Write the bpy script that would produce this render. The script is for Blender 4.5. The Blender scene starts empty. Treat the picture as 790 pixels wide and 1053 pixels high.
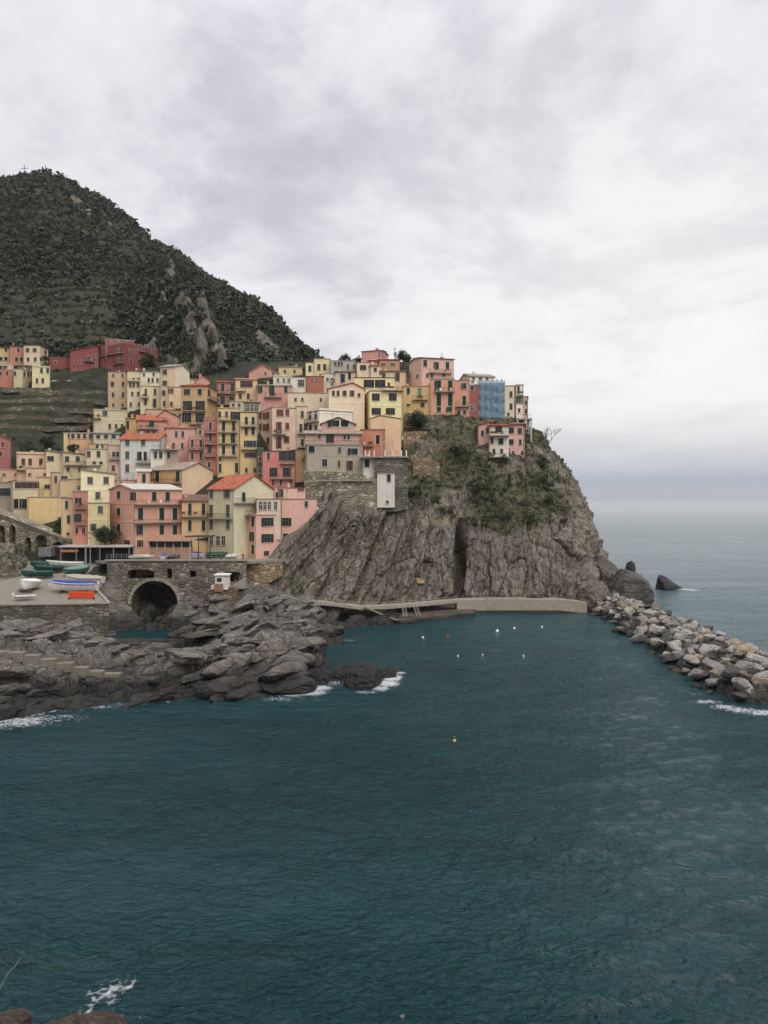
import bpy, math, random
import numpy as np
from mathutils import Vector, Matrix
random.seed(7)
RNG = np.random.RandomState(11)
COL = bpy.context.scene.collection
SC = bpy.context.scene
F = 800.0; CX = 395.0; HY = 513.0; CZ = 26.0     # focal length in photo pixels, principal column, horizon row, camera height

def P(px, py, Y):
    return ((px-CX)/F*Y, Y, CZ+(HY-py)/F*Y)
def zpy(py, Y): return CZ+(HY-py)/F*Y
def wp(px, py):            # point on the sea
    Y = CZ*F/(py-HY); return ((px-CX)/F*Y, Y)

def lin(c):
    r = []
    for v in c[:3]:
        v = v/255.0
        r.append(v/12.92 if v <= 0.04045 else ((v+0.055)/1.055)**2.4)
    return r

# ------------------------------------------------------------------ noise (numpy)
_T = RNG.rand(4096).astype(np.float64)
def _h(ix, iy, iz, s=0):
    v = (ix*73856093) ^ (iy*19349663) ^ (iz*83492791) ^ (s*2654435761 & 0x7fffffff)
    v = (v ^ (v >> 13))*1274126177
    return _T[((v ^ (v >> 16)) & 4095)]
def vn(p, s=0):
    p = np.asarray(p, float); i = np.floor(p).astype(np.int64); f = p-i; f = f*f*f*(f*(f*6-15)+10)
    x, y, z = i[..., 0], i[..., 1], i[..., 2]; fx, fy, fz = f[..., 0], f[..., 1], f[..., 2]
    def L(a, b, t): return a+(b-a)*t
    c = [[[_h(x+a, y+b, z+d, s) for d in (0, 1)] for b in (0, 1)] for a in (0, 1)]
    r = [[L(c[a][b][0], c[a][b][1], fz) for b in (0, 1)] for a in (0, 1)]
    return L(L(r[0][0], r[0][1], fy), L(r[1][0], r[1][1], fy), fx)*2-1
def fbm(p, o=4, s=0, g=0.5):
    p = np.asarray(p, float); a = 1; t = 0; r = 0
    for k in range(o):
        r = r+a*vn(p*(2.03**k)+k*17.3, s+k); t += a; a *= g
    return r/t
def ridged(p, o=4, s=0, g=0.5):
    p = np.asarray(p, float); a = 1; t = 0; r = 0
    for k in range(o):
        r = r+a*(1-np.abs(vn(p*(2.03**k)+k*9.7, s+k))*2); t += a; a *= g
    return r/t
def worley(p, s=0):       # F1, F2, cell value
    p = np.asarray(p, float); i = np.floor(p).astype(np.int64)
    f1 = np.full(p.shape[:-1], 9.0); f2 = f1.copy(); cv = f1*0
    for a in (-1, 0, 1):
        for b in (-1, 0, 1):
            for c in (-1, 0, 1):
                x, y, z = i[..., 0]+a, i[..., 1]+b, i[..., 2]+c
                dx = x+_h(x, y, z, s+1)-p[..., 0]; dy = y+_h(x, y, z, s+2)-p[..., 1]; dz = z+_h(x, y, z, s+3)-p[..., 2]
                d = np.sqrt(dx*dx+dy*dy+dz*dz); v = _h(x, y, z, s+4)
                m = d < f1
                f2 = np.where(m, f1, np.minimum(f2, d)); cv = np.where(m, v, cv); f1 = np.where(m, d, f1)
    return f1, f2, cv

# ------------------------------------------------------------------ materials
MATS = {}
class NT:
    def __init__(s, mat):
        s.t = mat.node_tree; s.n = s.t.nodes; s.l = s.t.links
    def new(s, typ, **kw):
        n = s.n.new(typ)
        for k, v in kw.items():
            if k.startswith('i_'):
                key = k[2:].replace('_', ' '); n.inputs[key].default_value = v
            else: setattr(n, k, v)
        return n
    def link(s, a, b): s.l.new(a, b)
    def math(s, op, a, b=None, clamp=False):
        n = s.n.new('ShaderNodeMath'); n.operation = op; n.use_clamp = clamp
        for i, v in enumerate((a, b)):
            if v is None: continue
            if isinstance(v, (int, float)): n.inputs[i].default_value = v
            else: s.l.new(v, n.inputs[i])
        return n.outputs[0]
    def mix(s, f, a, b, mode='MIX'):
        n = s.n.new('ShaderNodeMix'); n.data_type = 'RGBA'; n.blend_type = mode
        for i, v in ((0, f), (6, a), (7, b)):
            if isinstance(v, (int, float)): n.inputs[i].default_value = v
            elif isinstance(v, (tuple, list)): n.inputs[i].default_value = (*v[:3], 1)
            else: s.l.new(v, n.inputs[i])
        return n.outputs[2]
    def ramp(s, f, stops):
        n = s.n.new('ShaderNodeValToRGB'); e = n.color_ramp.elements
        while len(e) < len(stops): e.new(0.5)
        for k, (p, c) in enumerate(stops):
            e[k].position = p; e[k].color = (c, c, c, 1) if isinstance(c, (int, float)) else (*c[:3], 1)
        s.l.new(f, n.inputs[0]); return n.outputs[0]
    def noise(s, vec, scale, detail=4, rough=0.55, dist=0.0):
        n = s.new('ShaderNodeTexNoise'); n.inputs['Scale'].default_value = scale; n.inputs['Detail'].default_value = detail
        n.inputs['Roughness'].default_value = rough; n.inputs['Distortion'].default_value = dist
        if vec is not None: s.l.new(vec, n.inputs['Vector'])
        return n.outputs['Fac']
    def mapping(s, vec, scale=(1, 1, 1), rot=(0, 0, 0)):
        n = s.new('ShaderNodeMapping'); n.inputs['Scale'].default_value = scale; n.inputs['Rotation'].default_value = rot
        s.l.new(vec, n.inputs['Vector']); return n.outputs[0]
    def bump(s, h, strength=0.5, dist=0.1):
        n = s.new('ShaderNodeBump'); n.inputs['Strength'].default_value = strength; n.inputs['Distance'].default_value = dist
        s.l.new(h, n.inputs['Height']); return n.outputs[0]
def newmat(name):
    m = bpy.data.materials.new(name); m.use_nodes = True; nt = NT(m)
    b = nt.n['Principled BSDF']; b.inputs['Roughness'].default_value = 0.85
    try: b.inputs['Specular IOR Level'].default_value = 0.25
    except Exception: pass
    return m, nt, b
def pos(nt): return nt.new('ShaderNodeNewGeometry').outputs['Position']

def plaster(c, k=1.0):
    key = ('pl', tuple(c), k)
    if key in MATS: return MATS[key]
    m, nt, b = newmat('plaster'); base = lin(c); lu = 0.3*base[0]+0.6*base[1]+0.1*base[2]; base = [min(0.8, ((v*0.64+lu*0.36)*k*1.1+0.012)*t) for v, t in zip(base, (0.94, 0.90, 0.77))]
    p = pos(nt)
    n1 = nt.noise(p, 0.35, 5, 0.65)
    st = nt.noise(nt.mapping(p, (1.6, 1.6, 0.22)), 1.0, 5, 0.7)       # rain streaks
    dk = [v*0.58 for v in base]; lt = [min(0.85, v*1.12+0.015) for v in base]
    a = nt.mix(nt.ramp(n1, [(0.35, 0), (0.68, 1)]), base, lt)
    a = nt.mix(nt.ramp(st, [(0.52, 0), (0.78, 0.6)]), a, dk)
    n2 = nt.noise(p, 3.0, 3, 0.6)
    a = nt.mix(nt.ramp(n2, [(0.56, 0), (0.7, 0.45)]), a, [v*0.66+0.03 for v in base])
    a = nt.mix(nt.ramp(nt.noise(p, 0.16, 6, 0.75, 0.8), [(0.55, 0), (0.62, 0.4)]), a, [base[0]*.8+.06, base[1]*.82+.055, base[2]*.85+.05])
    a = nt.mix(nt.ramp(nt.noise(nt.mapping(p, (2.6, 2.6, 0.12)), 1.0, 6, 0.75), [(0.6, 0), (0.72, 0.5)]), a, [v*0.4 for v in base])
    nt.link(a, b.inputs['Base Color']); nt.link(nt.bump(n2, 0.25, 0.05), b.inputs['Normal'])
    MATS[key] = m; return m
def flat(c, rough=0.7, name='paint', metal=0, k=1.0):
    key = ('fl', tuple(c), rough, name)
    if key in MATS: return MATS[key]
    m, nt, b = newmat(name); base = [min(0.8, v*k) for v in lin(c)]
    p = pos(nt); n = nt.noise(p, 1.7, 4, 0.6)
    nt.link(nt.mix(nt.ramp(n, [(0.35, 0), (0.7, 1)]), [v*0.8 for v in base], [min(.85, v*1.12) for v in base]), b.inputs['Base Color'])
    b.inputs['Roughness'].default_value = rough; b.inputs['Metallic'].default_value = metal
    MATS[key] = m; return m
def rooftile(c):
    key = ('rf', tuple(c))
    if key in MATS: return MATS[key]
    m, nt, b = newmat('roof_tiles'); base = lin(c); p = pos(nt)
    v = nt.new('ShaderNodeTexVoronoi'); v.inputs['Scale'].default_value = 2.2; nt.link(p, v.inputs['Vector'])
    sep = nt.new('ShaderNodeSeparateColor'); nt.link(v.outputs['Color'], sep.inputs[0])
    a = nt.mix(sep.outputs[0], [x*0.62 for x in base], [min(.8, x*1.25) for x in base])
    n = nt.noise(p, 0.5, 4, 0.6)
    a = nt.mix(nt.ramp(n, [(0.5, 0), (0.75, 0.6)]), a, [0.10, 0.09, 0.075])
    w = nt.new('ShaderNodeTexWave'); w.inputs['Scale'].default_value = 1.4; w.inputs['Distortion'].default_value = 0.6; nt.link(p, w.inputs['Vector'])
    a = nt.mix(nt.math('MULTIPLY', w.outputs['Fac'], 0.35), a, [x*0.45 for x in base])
    nt.link(a, b.inputs['Base Color']); nt.link(nt.bump(w.outputs['Fac'], 0.6, 0.08), b.inputs['Normal'])
    MATS[key] = m; return m
def masonry(c1, c2, scale=1.1, name='stonework', mortar=(0.07, 0.065, 0.055)):
    key = ('ms', tuple(c1), tuple(c2), scale)
    if key in MATS: return MATS[key]
    m, nt, b = newmat(name); p = pos(nt); a1 = lin(c1); a2 = lin(c2)
    pm = nt.mapping(p, (1, 1, 1.7))
    v = nt.new('ShaderNodeTexVoronoi'); v.inputs['Scale'].default_value = scale; nt.link(pm, v.inputs['Vector'])
    ve = nt.new('ShaderNodeTexVoronoi'); ve.feature = 'DISTANCE_TO_EDGE'; ve.inputs['Scale'].default_value = scale; nt.link(pm, ve.inputs['Vector'])
    sep = nt.new('ShaderNodeSeparateColor'); nt.link(v.outputs['Color'], sep.inputs[0])
    a = nt.mix(sep.outputs[0], a1, a2)
    a = nt.mix(nt.ramp(sep.outputs[1], [(0.8, 0), (0.9, 0.7)]), a, [min(.6, x*1.9) for x in a2])
    n = nt.noise(p, 0.18, 5, 0.65)
    a = nt.mix(nt.ramp(n, [(0.42, 0), (0.7, 0.75)]), a, [x*0.45 for x in a1])
    e = nt.ramp(ve.outputs['Distance'], [(0.0, 1), (0.09, 0)])
    a = nt.mix(nt.math('MULTIPLY', e, 0.8), a, mortar)
    g = nt.noise(nt.mapping(p, (1, 1, 0.3)), 0.6, 4, 0.6)
    a = nt.mix(nt.ramp(g, [(0.58, 0), (0.75, 0.5)]), a, [0.05, 0.055, 0.03])
    nt.link(a, b.inputs['Base Color'])
    nt.link(nt.bump(nt.math('ADD', nt.ramp(ve.outputs['Distance'], [(0, 0), (0.2, 1)]), nt.math('MULTIPLY', n, .5)), 0.7, 0.15), b.inputs['Normal'])
    MATS[key] = m; return m
def rockmat(name, c_lo, c_mid, c_hi, rot=(0.3, 0.5, 0.2), stretch=(0.25, 1, 1), scale=0.6, wet=True, veg=False, crack=1.0, wetz=2.6, bmp=0.8):
    m, nt, b = newmat(name); p = pos(nt)
    ps = nt.mapping(p, stretch, rot)
    n1 = nt.noise(ps, scale, 8, 0.68, 0.3); n2 = nt.noise(p, scale*0.16, 4, 0.6); n3 = nt.noise(ps, scale*5, 6, 0.75)
    a = nt.mix(nt.ramp(n1, [(0.38, 0), (0.62, 1)]), c_lo, c_mid)
    a = nt.mix(nt.ramp(n3, [(0.5, 0), (0.66, 0.9)]), a, c_hi)
    a = nt.mix(nt.ramp(nt.noise(ps, scale*2.2, 7, 0.75, 0.6), [(0.30, 0.6), (0.42, 0.0)]), a, [x*0.35 for x in c_lo])
    a = nt.mix(nt.ramp(n2, [(0.4, 0), (0.66, 0.7)]), a, [x*0.55 for x in c_mid])
    a = nt.mix(nt.ramp(nt.noise(p, scale*0.35, 5, 0.7), [(0.56, 0), (0.7, 0.55)]), a, [c_mid[0]*1.25, c_mid[1]*1.02, c_mid[2]*0.72])
    v = nt.new('ShaderNodeTexVoronoi'); v.feature = 'DISTANCE_TO_EDGE'; v.inputs['Scale'].default_value = scale*0.75
    dn = nt.new('ShaderNodeTexNoise'); dn.inputs['Scale'].default_value = scale*1.2; dn.inputs['Detail'].default_value = 4; nt.link(p, dn.inputs['Vector'])
    va = nt.new('ShaderNodeVectorMath'); va.operation = 'MULTIPLY_ADD'; va.inputs[1].default_value = (1.6/scale*.35,)*3; nt.link(dn.outputs['Color'], va.inputs[0]); nt.link(ps, va.inputs[2])
    nt.link(va.outputs[0], v.inputs['Vector'])
    cr = nt.ramp(v.outputs['Distance'], [(0.0, 1), (0.055, 0)])
    a = nt.mix(nt.math('MULTIPLY', cr, 0.55*crack), a, [x*0.3 for x in c_lo])
    if veg:
        at = nt.new('ShaderNodeAttribute'); at.attribute_name = 'veg'
        g = nt.mix(nt.noise(p, 0.5, 5, 0.7), (0.03, 0.034, 0.018), (0.115, 0.11, 0.058))
        f = nt.math('ADD', at.outputs['Fac'], nt.math('MULTIPLY', nt.math('SUBTRACT', nt.noise(p, 0.6, 5, 0.7), 0.5), 2.2))
        a = nt.mix(nt.ramp(f, [(0.42, 0), (0.58, 0.92)]), a, g)
    if wet:
        s = nt.new('ShaderNodeSeparateXYZ'); nt.link(p, s.inputs[0])
        z = nt.math('ADD', s.outputs['Z'], nt.math('MULTIPLY', nt.math('SUBTRACT', nt.noise(p, 0.3, 4, 0.6), 0.5), 4.0))
        wf = nt.ramp(nt.math('DIVIDE', z, 10.0), [(max(0.0, (wetz-1.2)/10), 1), ((wetz+0.8)/10, 0)])
        a = nt.mix(nt.math('MULTIPLY', wf, 0.9), a, (0.018, 0.017, 0.015))
        nt.link(nt.math('SUBTRACT', 0.9, nt.math('MULTIPLY', wf, 0.42)), b.inputs['Roughness'])
    nt.link(a, b.inputs['Base Color'])
    h = nt.math('ADD', nt.math('ADD', n1, nt.math('MULTIPLY', n3, 0.45)), nt.math('MULTIPLY', nt.ramp(v.outputs['Distance'], [(0, 0), (0.12, 1)]), 0.5*crack))
    nt.link(nt.bump(h, bmp, 0.45), b.inputs['Normal'])
    return m
def leafmat(name, stops, rough=0.75):
    m, nt, b = newmat(name)
    at = nt.new('ShaderNodeAttribute'); at.attribute_name = 'tone'
    nt.link(nt.ramp(at.outputs['Fac'], stops), b.inputs['Base Color']); b.inputs['Roughness'].default_value = rough
    return m

# ------------------------------------------------------------------ mesh helpers
def tag(o, label=None, cat=None, group=None, kind=None):
    if label: o['label'] = label
    if cat: o['category'] = cat
    if group: o['group'] = group
    if kind: o['kind'] = kind
    return o
def link(name, me, parent=None, loc=(0, 0, 0), rz=0.0):
    o = bpy.data.objects.new(name, me); COL.objects.link(o); o.location = loc; o.rotation_euler = (0, 0, rz)
    if parent: o.parent = parent
    return o
def empty(name, loc=(0, 0, 0), rz=0.0):
    return link(name, None, None, loc, rz)
class MB:
    def __init__(s): s.v = []; s.f = []; s.m = []
    def add(s, vs, fs, mi=0):
        n = len(s.v); s.v += [tuple(v) for v in vs]; s.f += [tuple(i+n for i in f) for f in fs]; s.m += [mi]*len(fs); return s
    def box(s, x0, x1, y0, y1, z0, z1, mi=0):
        return s.add([(x0, y0, z0), (x1, y0, z0), (x1, y1, z0), (x0, y1, z0), (x0, y0, z1), (x1, y0, z1), (x1, y1, z1), (x0, y1, z1)],
              [(0, 3, 2, 1), (4, 5, 6, 7), (0, 1, 5, 4), (1, 2, 6, 5), (2, 3, 7, 6), (3, 0, 4, 7)], mi)
    def prism(s, poly, a0, a1, axis='y', mi=0):   # poly of (u,z), extruded along axis
        n = len(poly)
        if axis == 'y': A = [(u, a0, z) for u, z in poly]+[(u, a1, z) for u, z in poly]
        else: A = [(a0, u, z) for u, z in poly]+[(a1, u, z) for u, z in poly]
        fs = [tuple(range(n)), tuple(range(2*n-1, n-1, -1))]+[(i, i+n, (i+1) % n+n, (i+1) % n) for i in range(n)]
        return s.add(A, fs, mi)
    def slab(s, poly, z0, z1, mi=0):     # poly of (x,y) or (x,y,z): vertical extrusion
        n = len(poly)
        if len(poly[0]) == 3: A = [(x, y, z0) for x, y, z in poly]+[(x, y, z) for x, y, z in poly]
        else: A = [(x, y, z0) for x, y in poly]+[(x, y, z1) for x, y in poly]
        fs = [tuple(range(n-1, -1, -1)), tuple(range(n, 2*n))]+[(i, (i+1) % n, (i+1) % n+n, i+n) for i in range(n)]
        return s.add(A, fs, mi)
    def tube(s, a, b, r, n=6, r2=None, mi=0):
        a = Vector(a); b = Vector(b); d = (b-a).normalized(); u = d.orthogonal().normalized(); w = d.cross(u)
        r2 = r if r2 is None else r2
        vs = [a+(u*math.cos(t)+w*math.sin(t))*r for t in [2*math.pi*k/n for k in range(n)]]+[b+(u*math.cos(t)+w*math.sin(t))*r2 for t in [2*math.pi*k/n for k in range(n)]]
        return s.add(vs, [(i, (i+1) % n, (i+1) % n+n, i+n) for i in range(n)]+[tuple(range(n-1, -1, -1)), tuple(range(n, 2*n))], mi)
    def mesh(s, name, mats):
        me = bpy.data.meshes.new(name); me.from_pydata(s.v, [], s.f)
        if not isinstance(mats, (list, tuple)): mats = [mats]
        for m in mats: me.materials.append(m)
        if len(mats) > 1: me.polygons.foreach_set('material_index', s.m)
        import bmesh
        bm = bmesh.new(); bm.from_mesh(me); bmesh.ops.recalc_face_normals(bm, faces=bm.faces); bm.to_mesh(me); bm.free()
        return me
    def build(s, name, mats, parent=None, loc=(0, 0, 0), rz=0.0):
        return link(name, s.mesh(name, mats), parent, loc, rz)
def npmesh(name, V, Q, mat, smooth=False, attrs=None):
    V = np.asarray(V, np.float32); Q = np.asarray(Q, np.int32); k = Q.shape[1]
    me = bpy.data.meshes.new(name); me.vertices.add(len(V)); me.vertices.foreach_set('co', V.ravel())
    me.loops.add(Q.size); me.loops.foreach_set('vertex_index', Q.ravel())
    me.polygons.add(len(Q)); me.polygons.foreach_set('loop_start', np.arange(0, Q.size, k, dtype=np.int32))
    me.polygons.foreach_set('use_smooth', np.full(len(Q), smooth))
    for n, a in (attrs or {}).items():
        at = me.attributes.new(n, 'FLOAT', 'POINT'); at.data.foreach_set('value', np.asarray(a, np.float32).ravel())
    me.materials.append(mat); me.update(calc_edges=True); return me
def gridfaces(nu, nv):
    i = np.arange(nu-1)[:, None]*nv+np.arange(nv-1)[None, :]
    return np.stack([i, i+nv, i+nv+1, i+1], -1).reshape(-1, 4)
def interp_cols(C, nu, nv):     # C: (a,b,3) control net -> (nu,nv,3), smooth both ways
    C = np.asarray(C, float)
    def cr(A, n):               # catmull-rom along axis 0
        a = A.shape[0]; t = np.linspace(0, a-1, n); i = np.minimum(t.astype(int), a-2); f = (t-i)[:, None, None]
        g = lambda k: A[np.clip(k, 0, a-1)]
        p0, p1, p2, p3 = g(i-1), g(i), g(i+1), g(i+2)
        p0 = np.where((i-1 < 0)[:, None, None], 2*p1-p2, p0); p3 = np.where((i+2 > a-1)[:, None, None], 2*p2-p1, p3)
        m1 = (p2-p0)*0.35; m2 = (p3-p1)*0.35
        f2 = f*f; f3 = f2*f
        return (2*f3-3*f2+1)*p1+(f3-2*f2+f)*m1+(-2*f3+3*f2)*p2+(f3-f2)*m2
    A = cr(C, nu); A = np.swapaxes(cr(np.swapaxes(A, 0, 1), nv), 0, 1); return A
def normals(G):
    du = np.gradient(G, axis=0); dv = np.gradient(G, axis=1); n = np.cross(du, dv)
    return n/np.maximum(np.linalg.norm(n, axis=-1, keepdims=True), 1e-9)

def leaf_cloud(name, C, R, tone, per, leaf, mat, flatz=1.0, seed=3):
    """one mesh of leaf tufts: C (n,3) bush centres, R (n,) radii, tone (n,), per leaves each"""
    rng = np.random.RandomState(seed); n = len(C); C = np.asarray(C, float); R = np.asarray(R, float)
    d = rng.normal(size=(n, per, 3)); d /= np.linalg.norm(d, axis=-1, keepdims=True)
    rad = (0.55+0.5*rng.rand(n, per, 1))*R[:, None, None]*(0.75+0.5*vn(d*1.7+C[:, None, :]*0.37)[..., None]*0.8)
    c = C[:, None, :]+d*rad*np.array([1, 1, flatz])
    L = leaf*R[:, None, None]*(0.6+0.8*rng.rand(n, per, 1))
    nn = d+0.7*rng.normal(size=d.shape); nn /= np.linalg.norm(nn, axis=-1, keepdims=True)
    t = np.cross(nn, rng.normal(size=d.shape)); t /= np.linalg.norm(t, axis=-1, keepdims=True); bt = np.cross(nn, t)
    V = np.stack([c-t*L, c-bt*L*0.6, c+t*L, c+bt*L*0.6], 2).reshape(-1, 3)
    Q = np.arange(len(V)).reshape(-1, 4)
    T = np.repeat((np.asarray(tone)[:, None]+0.22*(rng.rand(n, per)-0.5)).ravel(), 4)
    return npmesh(name, V, Q, mat, False, {'tone': np.clip(T, 0, 1)})
# ------------------------------------------------------------------ ground under the town
TPX = [-90, 60, 130, 168, 250, 440]
TPY = [600, 575, 540, 500, 470, 445, 420, 400, 385, 370]
TY = [[165, 166, 180, 195, 212, 228, 250, 270, 285, 300],
      [160, 163, 175, 192, 208, 226, 250, 272, 288, 302],
      [158, 163, 174, 188, 202, 218, 238, 264, 288, 301],
      [158, 163, 173, 187, 200, 214, 232, 256, 284, 300],
      [158, 163, 173, 186, 197, 209, 222, 235, 247, 260],
      [165, 170, 176, 184, 193, 203, 215, 230, 245, 258]]
def Yt(px, py):
    col = [np.interp(-py, [-v for v in TPY], r) for r in TY]
    return float(np.interp(px, TPX, col))

ROCK_SHORE = rockmat('shore_rock', (0.07, 0.064, 0.055), (0.188, 0.172, 0.148), (0.34, 0.316, 0.276), rot=(0.1, 0.1, -0.85), stretch=(0.2, 1.1, 1.1), scale=0.6, wetz=3.1, crack=.8, bmp=0.9)
ROCK_CLIFF = rockmat('cliff_rock', (0.085, 0.073, 0.058), (0.205, 0.176, 0.142), (0.34, 0.298, 0.245), rot=(0.0, 0.42, 0.0), stretch=(1.2, 1.0, 0.2), scale=0.34, veg=True, wetz=1.4, crack=1.0, bmp=0.6)
ROCK_BLACK = rockmat('dark_sea_rock', (0.02, 0.02, 0.019), (0.05, 0.048, 0.044), (0.1, 0.095, 0.085), scale=0.7, wetz=3)
ROCK_NEAR = rockmat('near_rock', (0.035, 0.027, 0.021), (0.085, 0.064, 0.048), (0.16, 0.12, 0.085), scale=1.6, wet=False)

def ground_mat():
    m, nt, b = newmat('hillside_ground'); p = pos(nt)
    n = nt.noise(p, 0.12, 6, 0.7); n2 = nt.noise(p, 0.9, 4, 0.7)
    a = nt.mix(nt.ramp(n, [(0.38, 0), (0.62, 1)]), (0.022, 0.026, 0.014), (0.046, 0.05, 0.027))
    a = nt.mix(nt.ramp(n2, [(0.52, 0), (0.7, 0.5)]), a, (0.075, 0.07, 0.045))
    g = nt.new('ShaderNodeNewGeometry'); s = nt.new('ShaderNodeSeparateXYZ'); nt.link(g.outputs['True Normal'], s.inputs[0])
    a = nt.mix(nt.ramp(s.outputs['Z'], [(0.2, 0.8), (0.42, 0)]), a, nt.mix(n2, (0.09, 0.08, 0.06), (0.21, 0.19, 0.15)))
    at = nt.new('ShaderNodeAttribute'); at.attribute_name = 'rock'
    pr = nt.mapping(p, (1.1, 1, 0.3), (0, 0.3, 0)); nr = nt.noise(pr, 0.3, 9, 0.8, 0.5)
    rc = nt.mix(nt.ramp(nr, [(0.36, 0), (0.64, 1)]), (0.045, 0.042, 0.03), (0.25, 0.215, 0.165))
    f = nt.math('ADD', at.outputs['Fac'], nt.math('MULTIPLY', nt.math('SUBTRACT', nt.noise(p, 0.1, 6, 0.75), 0.5), 1.4))
    a = nt.mix(nt.ramp(f, [(0.4, 0), (0.5, 1)]), a, rc)
    nt.link(a, b.inputs['Base Color']); nt.link(nt.bump(nt.math('ADD', n2, nr), 0.9, 0.9), b.inputs['Normal']); b.inputs['Roughness'].default_value = 0.95
    return m
GROUND = ground_mat()

def town_ground():
    pxs = np.linspace(-90, 440, 200); pys = np.linspace(600, 372, 170)
    G = np.zeros((200, 170, 3))
    for i, px in enumerate(pxs):
        for j, py in enumerate(pys): G[i, j] = P(px, py, Yt(px, py))
    n = fbm(G*0.12, 4, 3); G[..., 2] += 0.5*n
    PX = np.repeat(pxs[:, None], 170, 1); PY = np.repeat(pys[None], 200, 0)
    w = np.clip((125-PX)/20, 0, 1)*np.clip((447-PY)/6, 0, 1)*np.clip((PY-385)/8, 0, 1)
    st = 3.6; z = G[..., 2]+0.9*fbm(G*np.array([.03, .03, 0]), 2, 8); q = z/st; fq = np.floor(q); fr = np.clip((q-fq-0.78)/0.14, 0, 1)
    G[..., 2] = G[..., 2]*(1-w)+(fq+fr*0.8+(q-fq)*.2)*st*w
    Q = gridfaces(200, 170); qx = PX.ravel()[Q[:, 0]]; qy = PY.ravel()[Q[:, 0]]
    Q = Q[qy < np.interp(qx, [92, 98, 255, 285, 312, 318, 372, 376, 440], [600, 556, 556, 550, 530, 480, 470, 440, 425])]
    o = link('hillside', npmesh('hillside', G.reshape(-1, 3), Q, GROUND, False, {'rock': np.zeros(200*170)}))
    tag(o, kind='structure')
    return G, w
TOWN_G, TOWN_W = town_ground()
def town_scrub():
    rng = np.random.RandomState(31); G = TOWN_G; n = 3000
    a = rng.randint(0, 199, n); b = rng.randint(0, 169, n); pt = G[a, b]+rng.normal(size=(n, 3))*np.array([.6, .6, 0])
    PX = pt[:, 0]/pt[:, 1]*F+CX; PY = HY-(pt[:, 2]-CZ)/pt[:, 1]*F; w = TOWN_W[a, b]
    k = (PY < 470)&((PX < 200)|(PY < 405))&(PX < 330)&(rng.rand(n) < np.where(w > .5, 0.5, 0.8)*(0.7+0.9*vn(pt*.06, 3)))
    pt = pt[k]; R_ = (0.5+1.1*rng.rand(len(pt))**2)*np.where(w[k] > .5, .75, 1.2); tone = .45+.35*vn(pt*.05, 9)+.4*(rng.rand(len(pt))-.5)
    me = leaf_cloud('slope_scrub', pt, R_, tone, 30, 0.28, leafmat('slope_leaves', [(0.1, (0.016, 0.022, 0.012)), (0.5, (0.035, 0.045, 0.022)), (0.8, (0.065, 0.072, 0.036)), (1, (0.12, 0.115, 0.065))]), 0.7, 8)
    tag(link('slope_scrub', me), 'low scrub and garden plants on the terraced slope behind the houses', 'scrub', kind='stuff')
town_scrub()

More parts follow.
